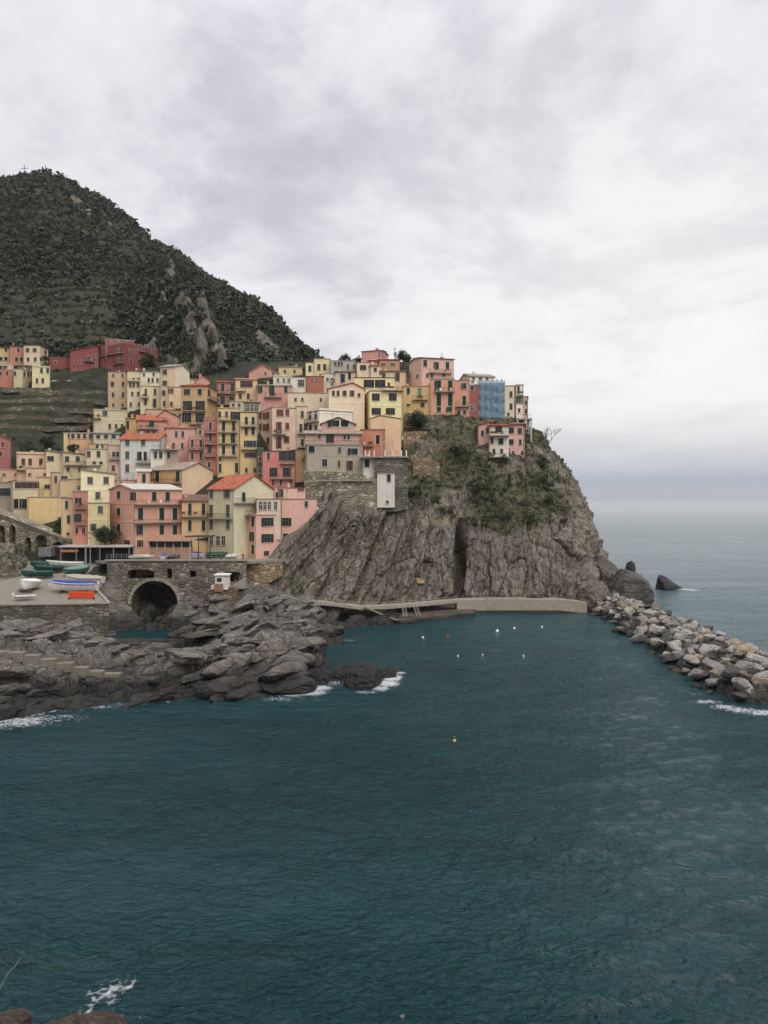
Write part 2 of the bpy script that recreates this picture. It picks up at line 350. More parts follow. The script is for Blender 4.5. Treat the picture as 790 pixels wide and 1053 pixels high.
SIL = [(-90, 188), (-60, 185), (-20, 184), (0, 184), (22, 179), (45, 179), (60, 183), (75, 191), (95, 203), (110, 214), (130, 230), (150, 248), (175, 260), (200, 280), (225, 297), (250, 313), (275, 332), (300, 356), (312, 369), (335, 392), (380, 412), (430, 424)]
def hill():
    nu, nv = 300, 240
    pxs = np.linspace(-90, 430, nu); T = np.linspace(0, 1.25, nv)
    sy = np.interp(pxs, [a for a, b in SIL], [b for a, b in SIL])
    sy = sy+2.2*vn(np.stack([pxs*.07, pxs*0, pxs*0], -1), 5)+1.3*vn(np.stack([pxs*.2, pxs*0, pxs*0], -1), 6)
    Yr = np.interp(pxs, [-60, 100, 150, 200, 250, 300, 345, 430], [720, 720, 650, 590, 540, 500, 480, 460])
    Yb = np.interp(pxs, [-60, 60, 165, 190, 250, 430], [306, 306, 306, 268, 255, 250]); zb = CZ+(HY-400)/F*Yb
    zr = CZ+(HY-sy)/F*Yr
    t = T[None]; tt = np.minimum(t, 1)
    Y = Yb[:, None]+(Yr-Yb)[:, None]*t
    z = zb[:, None]+(zr-zb)[:, None]*tt**np.interp(pxs, [-60, 150, 300], [0.95, 0.85, 0.8])[:, None]-np.maximum(t-1, 0)*(zr-zb)[:, None]*2.2
    X = (pxs[:, None]-CX)/F*Y
    G = np.stack([X, Y, z], -1)
    PX = (X/Y*F+CX); PY = HY-(z-CZ)/Y*F
    w = np.clip(t*6, 0, 1)*np.clip(0.35+2.2*(1-tt), 0, 1)
    gl = ridged(np.stack([X*0.014+Y*0.004, Y*0.004, z*0.0], -1), 3, 40)
    G[..., 2] += w*(gl*9+fbm(G*0.03, 4, 21)*7)+fbm(G*0.08, 3, 25)*1.6
    def seg(pts, wd):
        d = np.full(PX.shape, 1e9)
        for (x0, y0), (x1, y1) in zip(pts[:-1], pts[1:]):
            vx, vy = x1-x0, y1-y0; L = vx*vx+vy*vy
            s = np.clip(((PX-x0)*vx+(PY-y0)*vy)/L, 0, 1)
            d = np.minimum(d, np.hypot(PX-x0-s*vx, PY-y0-s*vy))
        return np.exp(-(d/wd)**2)
    r = np.zeros_like(PX)
    for pts, wd, lift in (([(176, 290), (172, 305), (170, 325), (165, 348), (162, 368)], 6, 7), ([(182, 322), (192, 342), (204, 365), (214, 388)], 8, 9), ([(203, 322), (212, 350), (224, 374), (232, 392)], 7, 10),
                          ([(38, 198), (42, 206)], 4, 5), ([(76, 208), (92, 226)], 5, 6), ([(110, 232), (114, 240)], 3, 3), ([(268, 360), (284, 372)], 7, 4), ([(150, 372), (200, 392)], 9, 4)):
        g = seg(pts, wd); r = np.maximum(r, g)
        G[..., 2] += g*lift*(0.5+0.5*ridged(G*0.07, 4, 51)+.5*(worley(G*.12, 5)[2]-.5)); G[..., 1] -= g*lift*0.9*ridged(G*0.05, 3, 55)
    tw = np.clip((150-PX)/30, 0, 1)*np.clip((352-PY)/10+1, 0, 1)*np.clip((PY-268)/25, 0, 1)
    zz = G[..., 2]+2.5*fbm(G*np.array([.012, .012, 0]), 2, 8); st = 6.5; q = zz/st; fq = np.floor(q); fr = np.clip((q-fq-0.75)/0.18, 0, 1)
    G[..., 2] += tw*((fq+fr)*st-zz)*0.9
    o = link('mountain', npmesh('mountain', G.reshape(-1, 3), gridfaces(nu, nv), GROUND, False, {'rock': (r*0.8).ravel()}))
    tag(o, kind='structure')
    # scrub on the mountain
    rng = np.random.RandomState(5); C = []; R = []; To = []
    n = 24000; iu = rng.rand(n)*(nu-2); iv = (rng.rand(n)**1.25)*(nv*0.83)
    a = iu.astype(int); b = iv.astype(int)
    pts = G[a, b]+(G[a+1, b]-G[a, b])*(iu-a)[:, None]+(G[a, b+1]-G[a, b])*(iv-b)[:, None]
    rr = r[a, b]; tws = tw[a, b]; big = vn(pts*0.02, 77)
    keep = (rng.rand(n) > rr*0.95)&(rng.rand(n) > tws*0.45)&(rng.rand(n) < 0.9+0.5*big)
    dist = pts[:, 1]; rad = (0.9+2.1*rng.rand(n)**4+.5*rng.rand(n))*(0.7+dist/520)*(0.85+0.5*big)*(1-0.35*tws)
    tone = 0.42+0.3*vn(pts*0.015, 70)+0.28*(rng.rand(n)-0.5)+0.22*tws
    pts[:, 2] += rad*0.35
    k = keep
    me = leaf_cloud('mountain_scrub', pts[k], rad[k], tone[k], 40, 0.29, leafmat('scrub_leaves', [(0.1, (0.024, 0.031, 0.018)), (0.42, (0.037, 0.046, 0.026)), (0.7, (0.054, 0.064, 0.036)), (0.95, (0.095, 0.096, 0.052))]), 0.75)
    tag(link('mountain_scrub', me), 'dark green scrub and bushes covering the mountain slope', 'scrub', kind='stuff')
    # pale grass along the terraces
    pg, tg = [], []
    A, B = np.where(tw > 0.5)
    sel = rng.choice(len(A), min(2600, len(A)), replace=False)
    fqv = ((G[..., 2]/st)%1.0)[A, B]; sel = np.where((fqv > .35)&(fqv < .7))[0]; sel = sel[rng.rand(len(sel)) < min(1, 5200/max(1, len(sel)))]
    gp = G[A[sel], B[sel]]+rng.normal(size=(len(sel), 3))*np.array([1, 1, 0.1])
    me = leaf_cloud('terrace_grass', gp, 0.8+0.5*rng.rand(len(sel)), 0.55+0.35*rng.rand(len(sel)), 12, 0.55, leafmat('grass_blades', [(0.3, (0.06, 0.075, 0.03)), (1, (0.19, 0.2, 0.085))]), 0.4)
    tag(link('terrace_grass', me), 'pale green grass along the vineyard terraces', 'grass', kind='stuff')
hill()

# ------------------------------------------------------------------ the headland cliff
CN = [
 [(232, 640, 160), (232, 622, 163), (232, 612, 165), (234, 604, 167), (236, 598, 169), (238, 592, 171), (242, 585, 173), (250, 578, 176), (258, 570, 180)],
 [(262, 642, 157), (262, 624, 160), (262, 612, 161), (263, 602, 162), (266, 594, 162.6), (270, 586, 163.2), (276, 579, 164.0), (283, 571, 165.5), (290, 560, 168)],
 [(305, 648, 158), (302, 628, 162), (298, 608, 164), (297, 592, 165), (302, 576, 165.5), (308, 561, 166.5), (317, 546, 167), (326, 531, 167.5), (333, 516, 170)],
 [(350, 655, 160), (347, 633, 166), (338, 608, 168), (334, 585, 170), (334, 562, 172), (336, 545, 173), (338, 530, 174), (340, 516, 177), (342, 503, 186)],
 [(400, 652, 166), (400, 632, 173), (398, 605, 175), (396, 582, 176.5), (395, 560, 178), (396, 542, 179), (398, 527, 180), (400, 512, 184), (402, 485, 198)],
 [(445, 646, 171), (443, 629, 177), (440, 604, 179), (438, 582, 180), (436, 560, 181.5), (435, 540, 183), (433, 520, 186), (431, 490, 193), (428, 445, 206)],
 [(468, 642, 176), (468, 626, 182), (466, 602, 184), (467, 580, 186), (468, 560, 187), (468, 540, 188), (466, 515, 192), (462, 480, 199), (455, 430, 209)],
 [(500, 642, 175), (498, 624, 180), (497, 600, 182), (500, 575, 184), (504, 553, 187), (503, 525, 192), (500, 495, 197), (497, 466, 201), (490, 431, 212)],
 [(542, 642, 174), (542, 625, 179), (545, 600, 181), (548, 575, 183), (548, 550, 186), (545, 525, 190), (540, 497, 196), (538, 467, 201), (530, 431, 213)],
 [(580, 642, 174), (580, 626, 179), (582, 600, 181), (580, 575, 184), (578, 550, 187), (574, 525, 190), (566, 500, 196), (552, 474, 203), (543, 446, 214)],
 [(612, 640, 176), (612, 622, 182), (608, 600, 186), (602, 575, 190), (598, 550, 194), (592, 522, 199), (579, 497, 205), (563, 475, 212), (549, 449, 222)],
 [(636, 632, 188), (636, 618, 194), (622, 598, 196), (612, 575, 202), (607, 552, 207), (600, 524, 212), (585, 495, 218), (567, 470, 225), (550, 447, 232)],
 [(640, 600, 215), (635, 590, 222), (620, 580, 226), (608, 565, 230), (600, 545, 235), (590, 520, 238), (575, 494, 242), (560, 472, 245), (540, 449, 250)],
 [(560, 570, 290), (560, 565, 292), (555, 550, 295), (550, 540, 297), (540, 530, 300), (530, 510, 302), (520, 490, 304), (510, 470, 306), (500, 450, 310)]]
def cliff():
    net = []
    for c in CN:
        col = [P(*q) for q in c]; l = col[-1]; col.append((l[0], l[1]+14, l[2]+1.0)); col.append((l[0], l[1]+60, l[2]-4)); net.append(col)
    nu, nv = 560, 330
    G = interp_cols(net, nu, nv); N = normals(G)
    if N[200, 60, 1] > 0: N = -N
    PX = G[..., 0]/G[..., 1]*F+CX; PY = HY-(G[..., 2]-CZ)/G[..., 1]*F
    S = G.copy(); a = 0.42
    # lean the strata: left part leans right, right part more upright
    X, Y, Z = G[..., 0], G[..., 1], G[..., 2]
    wl = np.clip((455-PX)/120, 0, 1); lean = 0.25+0.75*wl
    Q = np.stack([X-lean*Z*0.75, Y*0.6, Z*0.28+X*0.1], -1)
    s1 = ridged(Q*0.16, 4, 3); s2 = fbm(Q*0.45, 4, 9); s3 = ridged(Q*1.1, 3, 14)
    f1, f2, cv = worley(np.stack([Q[..., 0]*0.2, Q[..., 1]*0.12, Q[..., 2]*0.24], -1)+0.2*fbm(G*0.2, 3, 2)[..., None], 5)
    e = np.clip((f2-f1)/0.09, 0, 1)
    g1, g2, gv = worley(np.stack([Q[..., 0]*0.6, Q[..., 1]*0.6, Q[..., 2]*0.8], -1)+0.3*fbm(G*0.5, 3, 6)[..., None], 8)
    e2 = np.clip((g2-g1)/0.18, 0, 1)
    steep = np.clip(1.15-np.abs(N[..., 2])*1.1, 0.35, 1)
    amp = np.clip((PX-262)/85, 0.12, 1)
    cliffk = 1-0.75*np.clip((545-PY)/25, 0, 1)*np.clip((PX-415)/12, 0, 1)
    pl_ = np.sin((X-lean*Z*0.75)*0.55+1.5*fbm(G*0.06, 3, 44)); 
    D = amp*steep*(0.8*s1+0.6*s2+0.42*s3+cliffk*(1-.45*wl)*(2.2*(cv-0.5)+1.0*(e-1))+0.75*(gv-0.5)+0.45*(e2-1)+0.5*pl_)
    D -= 7.5*np.exp(-((PX-(475-(PY-545)*0.09))/4.2)**2)*np.clip((625-PY)/10, 0, 1)*np.clip((PY-532)/14, 0, 1)   # the dark cleft
    saw_ = lambda q, k=.86: np.where(q-np.floor(q) < k, (q-np.floor(q))/k, (1-(q-np.floor(q)))/(1-k))
    uu = X-lean*Z*.75+1.6*fbm(G*.07, 3, 47); D += amp*(0.35+0.65*wl)*(2.3*saw_(uu*.13+.3)+.45*saw_(uu*.42)+.08*saw_(uu*1.3)-1.3)*cliffk
    D += np.clip((PX-548)/35, 0, 1)*np.clip((612-PY)/12, 0, 1)*(2.2*fbm(G*.13, 3, 49)+1.0*ridged(G*.3, 3, 50))
    D -= 1.6*np.exp(-((PX-(352+(640-PY)*0.42))/3.2)**2)*np.clip((PY-525)/10, 0, 1)
    D -= 1.6*np.exp(-((PX-(318+(640-PY)*0.42))/3.0)**2)*np.clip((PY-535)/10, 0, 1)
    D -= 1.3*np.exp(-((PX-(400+(640-PY)*0.25))/2.6)**2)*np.clip((PY-525)/10, 0, 1)
    up = np.clip((545-PY)/30, 0, 1)*np.clip((PX-415)/12, 0, 1)
    D += up*(1.4*fbm(G*0.25, 4, 33)+1.2*ridged(G*0.12, 3, 36))
    flatten = np.clip((PY-612)/8, 0, 1)*np.clip((PX-440)/20, 0, 1)*np.clip((605-PX)/10, 0, 1)
    D = D*(1-0.85*flatten)-1.2*flatten
    G = G+N*D[..., None]
    brink = np.interp(PX, [400, 415, 425, 470, 520, 560, 600, 620], [470, 490, 530, 540, 553, 545, 522, 520])
    veg = np.clip((brink-PY)/14+0.35, 0, 1)*np.clip((PX-408)/10, 0, 1)*np.clip((603-PX)/15, 0.25, 1)
    veg = veg*np.clip(0.66+0.95*fbm(G*0.11, 3, 60), 0, 1)
    veg = np.where(PX < 330, np.clip(0.28+0.5*fbm(G*0.1, 3, 61), 0, 0.55), veg)
    o = link('cliff', npmesh('cliff', G.reshape(-1, 3), gridfaces(nu, nv), ROCK_CLIFF, False, {'veg': veg.ravel()}))
    tag(o, kind='structure')
    rng = np.random.RandomState(15)
    A, B = np.where((veg > 0.42) & (PY > 425) & (PX > 300)); w = veg[A, B]; s = rng.choice(len(A), 3400, replace=False, p=w/w.sum())
    pt = G[A[s], B[s]]; rad = 0.35+0.75*rng.rand(len(s))**1.8
    tone = 0.5+0.4*vn(pt*0.09, 5)+0.5*(rng.rand(len(s))-0.5)
    me = leaf_cloud('cliff_shrubs', pt, rad, tone, 30, 0.25, leafmat('shrub_leaves', [(0.1, (0.018, 0.026, 0.012)), (0.45, (0.045, 0.058, 0.026)), (0.75, (0.085, 0.095, 0.045)), (1.0, (0.2, 0.175, 0.11))]), 0.8, 9)
    tag(link('cliff_shrubs', me), 'green and dry brown shrubs growing over the top of the cliff', 'shrubs', kind='stuff')
cliff()

STEPS = [(-12, 671, 103.5), (5, 672, 103.5), (22, 675, 103.6), (38, 679, 103.8), (55, 683, 104), (72, 687.5, 104.2), (88, 691.5, 104.6), (104, 694, 105), (122, 695.5, 105.5)]
# ------------------------------------------------------------------ shore rocks (height field)
def shore():
    cp = []
    def A(px, py, Y): cp.append(P(px, py, Y))
    def W(px, py, z=0.0):
        x, y = wp(px, py); cp.append((x, y, z))
    for px, py in ((-60, 742), (-20, 740), (20, 735), (60, 729.5), (100, 725), (140, 721.5), (180, 718), (220, 714.5), (260, 712.5), (295, 711), (322, 706), (340, 698)):
        W(px, py, 0.1); W(px, py+10, -3.5); W(px+3, py+24, -6)
    for px, py in ((345, 690), (352, 680), (350, 668)): W(px, py, -2.5)
    for px, py in ((345, 652), (342, 643), (336, 664)): W(px, py, -0.2)
    for px, py in ((360, 655), (356, 640), (375, 650), (395, 650), (415, 655)): W(px, py, -4)
    for q in ((0, 715, 95.5), (0, 692, 99), (0, 675, 104), (0, 658, 112), (60, 710, 99.5), (60, 692, 102), (60, 678, 106), (60, 660, 116),
              (120, 705, 102.5), (120, 692, 104.5), (120, 676, 111), (120, 673, 119), (140, 672, 121), (105, 668, 122), (180, 702, 103.5), (180, 686, 107.5), (180, 674, 115), (165, 669, 122),
              (240, 692, 108.5), (240, 670, 115), (240, 656, 122), (290, 695, 108.5), (290, 675, 113), (292, 654, 119), (306, 652, 121), (322, 690, 113), (316, 672, 120),
              (200, 655, 133), (230, 640, 139), (260, 625, 146), (230, 618, 151), (285, 620, 151), (312, 640, 145), (330, 652, 142), (252, 606, 155), (215, 617, 152), (205, 628, 149), (200, 642, 144),
              (190, 622, 153), (172, 632, 155), (118, 600, 151), (110, 620, 146), (122, 642, 142), (98, 652, 137), (12, 652, 127), (60, 654, 127), (105, 652, 130), (100, 638, 137), (116, 592, 155),
              (131, 606, 154.3), (139, 622, 153.6), (145, 636, 152.8), (187, 612, 154.8), (174, 626, 154.6), (162, 640, 153.6), (150, 626, 162), (174, 620, 161), (168, 636, 157.5), (140, 640, 158), (-45, 652, 126), (60, 630, 140), (20, 630, 140), (-50, 610, 150), (270, 608, 157), (300, 622, 158), (330, 632, 158), (365, 636, 161), (390, 640, 163), (318, 628, 160)): A(*q)
    for px, py in ((128, 655), (145, 652), (165, 652), (182, 656), (150, 645), (165, 642), (195, 672), (208, 676), (218, 682)): W(px, py, -1.6)
    cp = np.array(cp)
    xs = np.arange(-97, 4, 0.34); ys = np.arange(84, 172, 0.36); X, Y = np.meshgrid(xs, ys, indexing='ij')
    num = np.zeros_like(X); den = np.zeros_like(X)
    for x, y, z in cp:
        w = 1/((X-x)**2+(Y-y)**2+1.2)**2.1; num += w*z; den += w
    Z = num/den
    G = np.stack([X, Y, Z], -1)
    c, s = math.cos(0.85), math.sin(0.85)
    U = X*c+Y*s; V = -X*s+Y*c
    warp = fbm(np.stack([U*.05, V*.12, U*0], -1), 3, 71)*2.6
    Q = np.stack([U*0.22, (V+warp)*0.75, Z*0.2], -1)
    saw = lambda q, k=.84: np.where(q-np.floor(q) < k, (q-np.floor(q))/k, (1-(q-np.floor(q)))/(1-k))
    cr_ = worley(np.stack([U*.09, V*.05, U*0], -1), 44)[2]; step = 1.5*saw(-(V+warp*1.3)*0.2+cr_*.7)+0.75*saw(-(V+warp*1.1)*0.55+cr_*2.1)+.3*saw(-(V+warp)*1.4+cr_*4)-.9
    f1, f2, cv = worley(np.stack([U*0.11, (V+warp)*0.22, Z*0.1], -1)+0.15*fbm(G*0.3, 3, 12)[..., None], 4); e = np.clip((f2-f1)/0.12, 0, 1)
    g1, g2, gv = worley(np.stack([U*0.28, (V+warp)*0.62, Z*0.3], -1)+0.3*fbm(G*0.6, 2, 3)[..., None], 9); e2 = np.clip((g2-g1)/0.12, 0, 1)
    backmass = np.clip((Y-125)/8, 0, 1)
    D = (1-0.25*backmass)*1.6*(step-0.2)+1.4*(cv-0.45)+1.0*(e-1)+0.5*(gv-0.5)+0.4*(e2-1)+0.35*ridged(Q*1.6, 3, 81)+0.6*fbm(Q*0.5, 3, 85)+0.28*ridged(np.stack([U*.5, (V+warp)*1.9, Z*.4], -1), 3, 88)
    D *= np.clip((Z+3.5)/4, 0.25, 1)
    Z2 = Z+D*0.95
    for px, py, r_, dp in ((128, 655, 4.5, 5.5), (143, 653, 4.5, 6), (163, 652, 3.5, 5), (178, 655, 3.5, 4.5), (196, 671, 2.6, 4), (208, 676, 2.4, 3.5)):
        x, y = wp(px, py); Z2 -= dp*np.exp(-(((X-x)/r_)**2+((Y-y)/r_)**2))
    for px, py, Yq in STEPS:
        x = (px-CX)/F*Yq; zq = zpy(py, Yq); g_ = np.exp(-(((X-x)/2.6)**2+((Y-(Yq-0.6))/2.6)**2)); Z2 = np.where(g_ > .3, np.minimum(Z2, zq-0.12), Z2)
    px_ = X/Y*F+CX; cxp, cyp = wp(147, 652)
    dq = np.sqrt(((X-cxp)/8.2)**2+((Y-cyp)/5.2)**2)+.12*fbm(G*.35, 3, 17)
    Z2 = np.minimum(Z2, -1.0+np.maximum(0, dq-.8)*11)
    Z2 = np.where((px_ > 106)&(px_ < 196)&(Y > 112)&(Y < 147), np.minimum(Z2, 2.6+.25*(Z2-2.6)), Z2)
    Z2 = np.where((px_ > 112)&(px_ < 190)&(Y > 126)&(Y < 150), np.minimum(Z2, np.interp(Y, [126, 137, 141, 150], [2.9, 1.4, -.6, -.6])+.4*fbm(G*.5, 3, 19)), Z2)
    yard = (Y > 128)&((X/Y*F+CX) < 100)&(Y < 168)
    Z2 = np.where(yard, np.minimum(Z2, 7.0), Z2); Z2 = np.where(yard & (Y > 150), np.minimum(Z2, 9.5), Z2)
    PXg = X/Y*F+CX
    Z2 = np.where((Y > 157)&(PXg > 100)&(PXg < 250), np.minimum(Z2, 11), Z2)
    G[..., 0] += 0.35*fbm(G*0.7, 3, 91); G[..., 1] += 0.5*fbm(G*0.7, 3, 94); G[..., 2] = Z2
    rng = np.random.RandomState(6); import bmesh
    VV, FF, n0 = [], [], 0
    bm = bmesh.new(); bmesh.ops.create_icosphere(bm, subdivisions=4, radius=1.0); S0 = np.array([v.co for v in bm.verts]); T0 = np.array([[v.index for v in f.verts] for f in bm.faces]); bm.free()
    PXg = X/Y*F+CX; PYg = HY-(Z2-CZ)/Y*F
    ok = np.argwhere((Z2 > -0.4)&(Z2 < 9)&(PYg > 598)&(PXg > -40)&(PXg < 352)&~((Y > 127)&(PXg < 112))&~((Y > 153)&(PXg > 125))&~((PXg < 142)&(Y > 97)&(Y < 111))&~((PXg > 104)&(PXg < 198)&(Y > 116))&~((PXg > 318)&(Y < 128)))
    for k in range(330):
        i, j = ok[rng.randint(len(ok))]; V_ = S0.copy()
        for q in range(11):
            nn = rng.normal(size=3)*np.array([.5, 1, 1.0]); nn /= np.linalg.norm(nn); dd = .34+.36*rng.rand(); t = V_@nn; mm = t > dd; V_[mm] -= nn*(t[mm]-dd)[:, None]*.97
        sz = (0.9+2.2*rng.rand()**2); V_ = V_*np.array([sz*1.9, sz*.95, sz*.62]); V_ += (.14*sz**.5*fbm(V_*.9+k*7.1, 4, 3)+.09*ridged(V_*np.array([1.1, 3, 3])+k*3.3, 3, 5))[:, None]*np.array([.6, 1, 1.4])
        a_ = .85+.3*rng.normal(); tl = -.28+.14*rng.normal(); ca, sa, ct_, st_ = math.cos(a_), math.sin(a_), math.cos(tl), math.sin(tl)
        V_ = np.stack([V_[:, 0], V_[:, 1]*ct_-V_[:, 2]*st_, V_[:, 1]*st_+V_[:, 2]*ct_], -1); V_ = np.stack([V_[:, 0]*ca-V_[:, 1]*sa, V_[:, 0]*sa+V_[:, 1]*ca, V_[:, 2]], -1)
        V_ += np.array([X[i, j], Y[i, j], Z2[i, j]-.05*sz]); VV.append(V_); FF.append(T0+n0); n0 += len(V_)
    tag(link('rock_ledges', npmesh('rock_ledges', np.vstack(VV), np.vstack(FF), ROCK_SHORE, False)), kind='structure')
    o = link('shore_rocks', npmesh('shore_rocks', G.reshape(-1, 3), gridfaces(len(xs), len(ys)), ROCK_SHORE, False)); tag(o, kind='structure')
shore()

# mound left of the boat yard, below the arched wall
def mound():
    net = []
    for px, dY in ((-95, 0), (-50, 0), (-10, 0), (10, 1), (20, 4), (27, 9), (30, 16)):
        net.append([P(px, 628, 138+dY), P(px, 610, 142+dY), P(px-1, 594, 147+dY), P(px-3, 578, 152+dY), P(px-5, 565, 157+dY), P(px-6, 560, 165+dY)])
    G = interp_cols(net, 110, 90); N = normals(G)
    if N[40, 40, 1] > 0: N = -N
    G = G+N*(1.0*fbm(G*0.3, 4, 5)+0.7*ridged(G*0.5, 3, 7))[..., None]
    veg = np.clip(0.35+0.6*fbm(G*0.2, 3, 8), 0, 1)
    tag(link('rocky_bank', npmesh('rocky_bank', G.reshape(-1, 3), gridfaces(110, 90), ROCK_CLIFF, False, {'veg': veg.ravel()})), kind='structure')
    rng = np.random.RandomState(4); s = rng.choice(110*90, 260, replace=False); pt = G.reshape(-1, 3)[s]
    me = leaf_cloud('bank_shrubs', pt, 0.3+0.6*rng.rand(260), 0.4+0.4*rng.rand(260), 26, 0.28, leafmat('bank_leaves', [(0.1, (0.02, 0.027, 0.012)), (0.6, (0.06, 0.07, 0.03)), (1, (0.12, 0.12, 0.06))]), 0.8, 2)
    tag(link('bank_shrubs', me), 'low green shrubs on the rocky bank left of the boat yard', 'shrubs', kind='stuff')
mound()

# ------------------------------------------------------------------ stand-alone rocks
def rock(name, label, loc, size, mat, seed, cat='rock', group=None, sub=5, sharp=6, pull=None, rz=0.0):
    import bmesh
    bm = bmesh.new(); bmesh.ops.create_icosphere(bm, subdivisions=sub, radius=1.0)
    V = np.array([v.co for v in bm.verts]); rng = np.random.RandomState(seed)
    for k in range(sharp):
        n = rng.normal(size=3); n /= np.linalg.norm(n); d = 0.5+0.3*rng.rand(); t = V@n; m = t > d
        V[m] -= n*(t[m]-d)[:, None]*0.92
    V *= (1+0.16*fbm(V*1.6+seed, 4, seed)+0.06*ridged(V*4+seed, 3, seed))[:, None]
    if pull: V = pull(V)
    V = V*np.array(size)
    for v, c in zip(bm.verts, V): v.co = c
    me = bpy.data.meshes.new(name); bm.to_mesh(me); bm.free(); me.materials.append(mat)
    o = link(name, me, None, loc, rz)
    if label: tag(o, label, cat, group)
    return o
def wrock(px0, px1, ytop, ybot, label, mat, seed, depth=None, pull=None, rz=0.0, sink=0.3, name='sea_rock'):
    Y = CZ*F/(ybot-HY); w = (px1-px0)/F*Y/2; h = (ybot-ytop)/F*Y
    x = ((px0+px1)/2-CX)/F*Y
    return rock(name, label, (x, Y+(depth or w), h*0.1-sink), (w*1.15, (depth or w)*1.1, h*1.0), mat, seed, pull=pull, rz=rz)
def wedge(V):
    V = V.copy(); x = V[:, 0]; top = np.clip(1.25-0.8*(x+0.75), 0.12, 1.4)*np.clip((x+1.1)/0.22, 0.2, 1); V[:, 2] = np.where(V[:, 2] > 0, np.maximum(V[:, 2], .0)**.6*top, V[:, 2]); return V
wrock(676, 707, 588, 607, 'dark wedge-shaped rock alone in the open sea right of the headland', ROCK_BLACK, 3, pull=wedge)
wrock(357, 394, 686, 709, 'black wet rock with white surf beside it in front of the shore ledge', ROCK_BLACK, 8, depth=2.2)
wrock(388, 411, 687, 698, 'low black rock awash just right of the bigger surf-washed rock', ROCK_BLACK, 12, depth=1.4)
wrock(654, 676, 600, 612, 'low dark rock between the headland foot and the wedge-shaped rock', ROCK_BLACK, 14, depth=2.0)
wrock(656, 672, 611, 622, 'small dark rock touching the sea side of the breakwater root', ROCK_BLACK, 17, depth=1.6)
wrock(620, 642, 575, 596, 'pointed dark rock behind the foot of the headland', ROCK_BLACK, 19, depth=3.0, pull=wedge)
wrock(646, 656, 578, 590, 'small dark rock tip behind the big foot boulder of the headland', ROCK_BLACK, 23, depth=2.0)
wrock(654, 664, 596, 602, 'tiny black rock seaward of the big foot boulder', ROCK_BLACK, 29, depth=1.0)
# big boulders at the foot of the headland
FR1 = rockmat('foot_rock', (0.06, 0.055, 0.048), (0.14, 0.128, 0.112), (0.26, 0.245, 0.22), scale=0.5, wetz=1.8, crack=.7)
rock('foot_rock', 'huge dark grey boulder mass at the right foot of the headland', P(641, 615, 192), (7.0, 6, 7.6), FR1, 31, sub=6, sharp=10, pull=lambda V: np.stack([V[:, 0]+0.12*V[:, 2], V[:, 1], V[:, 2]*(1-0.33*np.clip(V[:, 0], -.2, 1))+0.1*fbm(V*3.1, 3, 5)], -1))
rock('foot_rock', 'shoulder of dark rock leaning against the headland above the huge foot boulder', P(625, 604, 197), (5.2, 5, 8.4), FR1, 34, sub=6, sharp=9)
rock('foot_rock', 'brown rock lump where the sea wall meets the headland foot', P(608, 614, 182), (4.2, 4, 4.6), MATS.setdefault('fr2', rockmat('foot_rock_brown', (0.09, 0.078, 0.062), (0.2, 0.17, 0.135), (0.32, 0.28, 0.23), scale=0.6, wetz=1.5, crack=.6)), 37, sub=6, sharp=8)
# ledge at the bottom left, close to the camera
for k, (px, py, Y, sz, lab) in enumerate(((2, 1052, 36, (1.3, 0.9, 0.55), 'brown rock in the bottom left corner of the view'), (101, 1057, 37, (1.35, 0.9, 0.45), 'brown foam-wetted rock at the bottom edge beside the thin foam'))):
    rock('near_rock', lab, P(px, py, Y), sz, ROCK_NEAR, 41+k)
    x, y, z = P(px, py, Y)
tag(rock('near_rock', None, P(40, 1110, 36), (4.2, 1.6, 3.0), ROCK_NEAR, 60), kind='structure').name = 'shore_ledge'

